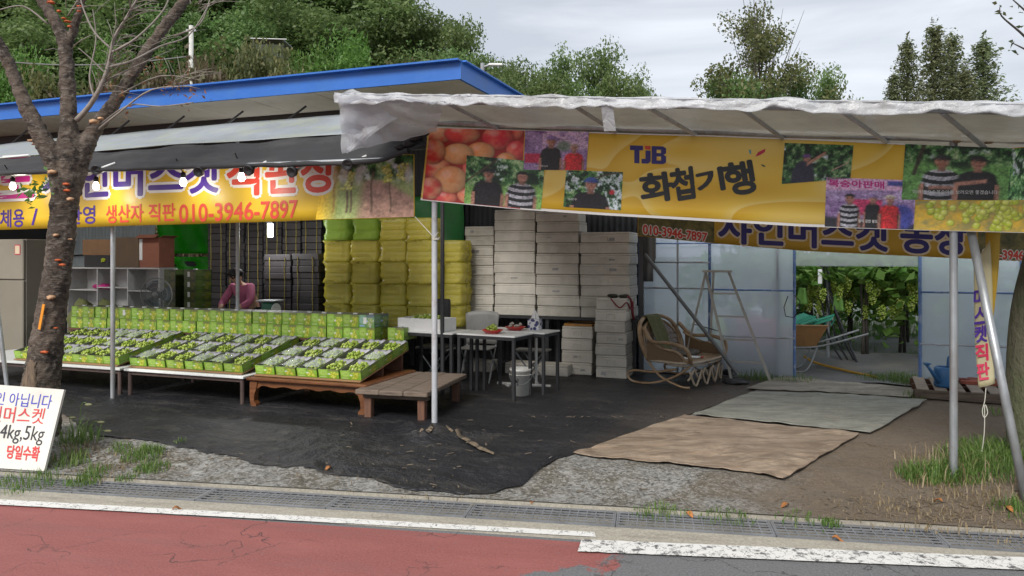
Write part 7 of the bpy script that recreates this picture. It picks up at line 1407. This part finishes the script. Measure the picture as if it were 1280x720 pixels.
# straw and chips scattered on the bare earth
mb = MB()
for (px, py, sp_, n) in ((1180, 640, 70, 260), (1090, 620, 80, 90), (150, 575, 60, 130), (90, 585, 40, 90), (1040, 560, 60, 30), (300, 600, 120, 50), (800, 620, 160, 60), (560, 580, 45, 18), (480, 555, 110, 30), (700, 530, 80, 22)):
    for i in range(n):
        x, y = px + random.gauss(0, sp_), min(max(py + random.gauss(0, 12), 530), 660); p = gp(x, y, .06)
        if rn(p.x, p.y)[1] < .22: continue
        z = H(p.x, p.y) + (.006 if not (250 < px < 720) else .035); mb.box((p.x, p.y, z), (random.uniform(.015, .07), random.uniform(.003, .012), .003), (random.uniform(-.2, .2), random.uniform(-.2, .2), random.uniform(0, 3.1)))
kind(mb.build('plant_litter', M('brown plant litter', (.20, .155, .11), .9, .6, 3, col2=(.09, .07, .05), rnd=0)), 'stuff')
# seed heads by the sign
o = thing('foxtail_weed', 'tall foxtail weeds with drooping seed heads beside the board', 'weed', Vector((*gpp(98, 548, .15), 0)), 0); o.location.z = H(o.location.x, o.location.y)
for (dx, h, b) in ((0, .36, .09), (.09, .20, .11), (-.10, .24, .05), (.14, .12, .12)):
    MB().tube(smoothpath([(dx * .3, 0, 0), (dx * .7, .02, h * .6), (dx + b * .4, 0, h), (dx + b, 0, h * .98)], 5), .003, 5).build('stem', gmat, o); MB().blob((dx + b, 0, h * .97), (.035, .012, .012), 8, 6).build('seed_head', M('seed head', (.22, .22, .12), .9), o, True)
# fallen leaves on the ground near the road
fl_m = M('fallen orange leaf', (.42, .17, .05), .7, .3, 20, rnd=.25); lf = MB().sheet(lambda x, y: Vector(((x - .5) * .065, (y - .5) * .042 * math.sin(math.pi * min(max(x, .06), .94)), .012 * math.sin(x * 5) + .01 * (2 * y - 1) ** 2)), 8, 4, .0015).mesh(fl_m, True)
for (px, py, lab) in ((665, 630, 'fallen orange leaf on the concrete left of the drain weeds'), (862, 645, 'fallen leaf between the two weed tufts at the drain'), (981, 640, 'fallen orange leaf at the drain near the right weeds'), (1172, 628, 'fallen orange leaf under the right steel pole'), (1262, 642, 'large fallen leaf by the foot of the prop'), (1047, 676, 'fallen leaf on the kerb strip of the drain'), (222, 638, 'fallen leaf on the red road paint'), (410, 588, 'brown fallen leaf on the concrete apron')):
    p = gp(px, py, .05); z = H(p.x, p.y) if rn(p.x, p.y)[1] > .2 else .004; p = gp(px, py, z); q_ = obj('fallen_leaf', lf); tag(q_, lab, 'leaf', 'fallen leaves', (p.x, p.y, max(H(p.x, p.y), z) + .012 if rn(p.x, p.y)[1] > .2 else .012), random.uniform(0, 6))
# ---- far pole, street lamp, wires
x = wp(239, 28, 23); g = H(x.x, 23); o = thing('utility_pole', 'pale concrete utility pole on the slope behind the shed', 'pole', (x.x, 23, g - .1), 0); MB().tube([(0, 0, 0), (0, 0, x.z - g)], [.09, .065], 10).build('shaft', M('pale concrete', (.5, .5, .47), .8), o, True); MB().box((0, 0, x.z - g - .15), (.3, .06, .06)).build('cross_arm', steel, o)
x = wp(603, 79, 22); g = H(x.x, 22); o = thing('street_lamp', 'street lamp with a white head behind the blue roof corner', 'street lamp', (x.x, 22, g - .1), 0); hh = x.z - g + .1
MB().tube([(0, 0, 0), (0, 0, hh)], .06, 8).build('mast', steel, o, True); MB().tube([(0, 0, hh - .12), (.22, 0, hh - .05)], .03, 6).build('arm', steel, o); MB().rbox((.38, 0, hh - .05), (.42, .16, .07), .02).build('lamp_head', white, o)
wm = M('grey cable', (.2, .2, .2)); a, b = wp(-40, 72, 23), wp(239, 70, 23)
tag(MB().tube([a.lerp(b, k) + Vector((0, 0, -.25 * math.sin(math.pi * k))) for k in np.linspace(0, 1, 12)], .022, 5).build('power_cable', wm), 'thin power cable running left from the utility pole', 'cable')
# pale building glimpsed among the hill trees
x = wp(337, 46, 29); o = thing('hill_house', 'small pale house roof glimpsed among the hill trees', 'house', (x.x, 29, H(x.x, 29) - .1), .1); hz = x.z - H(x.x, 29)
MB().box((0, 0, hz / 2 - .15), (1.2, 1.0, hz - .35)).build('wall', M('mossy dark wall', (.05, .06, .04), .8), o); MB().prism([(-.75, -.6, hz - .15), (.75, -.6, hz - .15), (.5, 0, hz), (-.6, 0, hz)], (0, .02, .03)).prism([(-.75, .6, hz - .15), (.75, .6, hz - .15), (.5, .03, hz), (-.6, .03, hz)], (0, -.02, .03)).build('roof', offwhite, o)
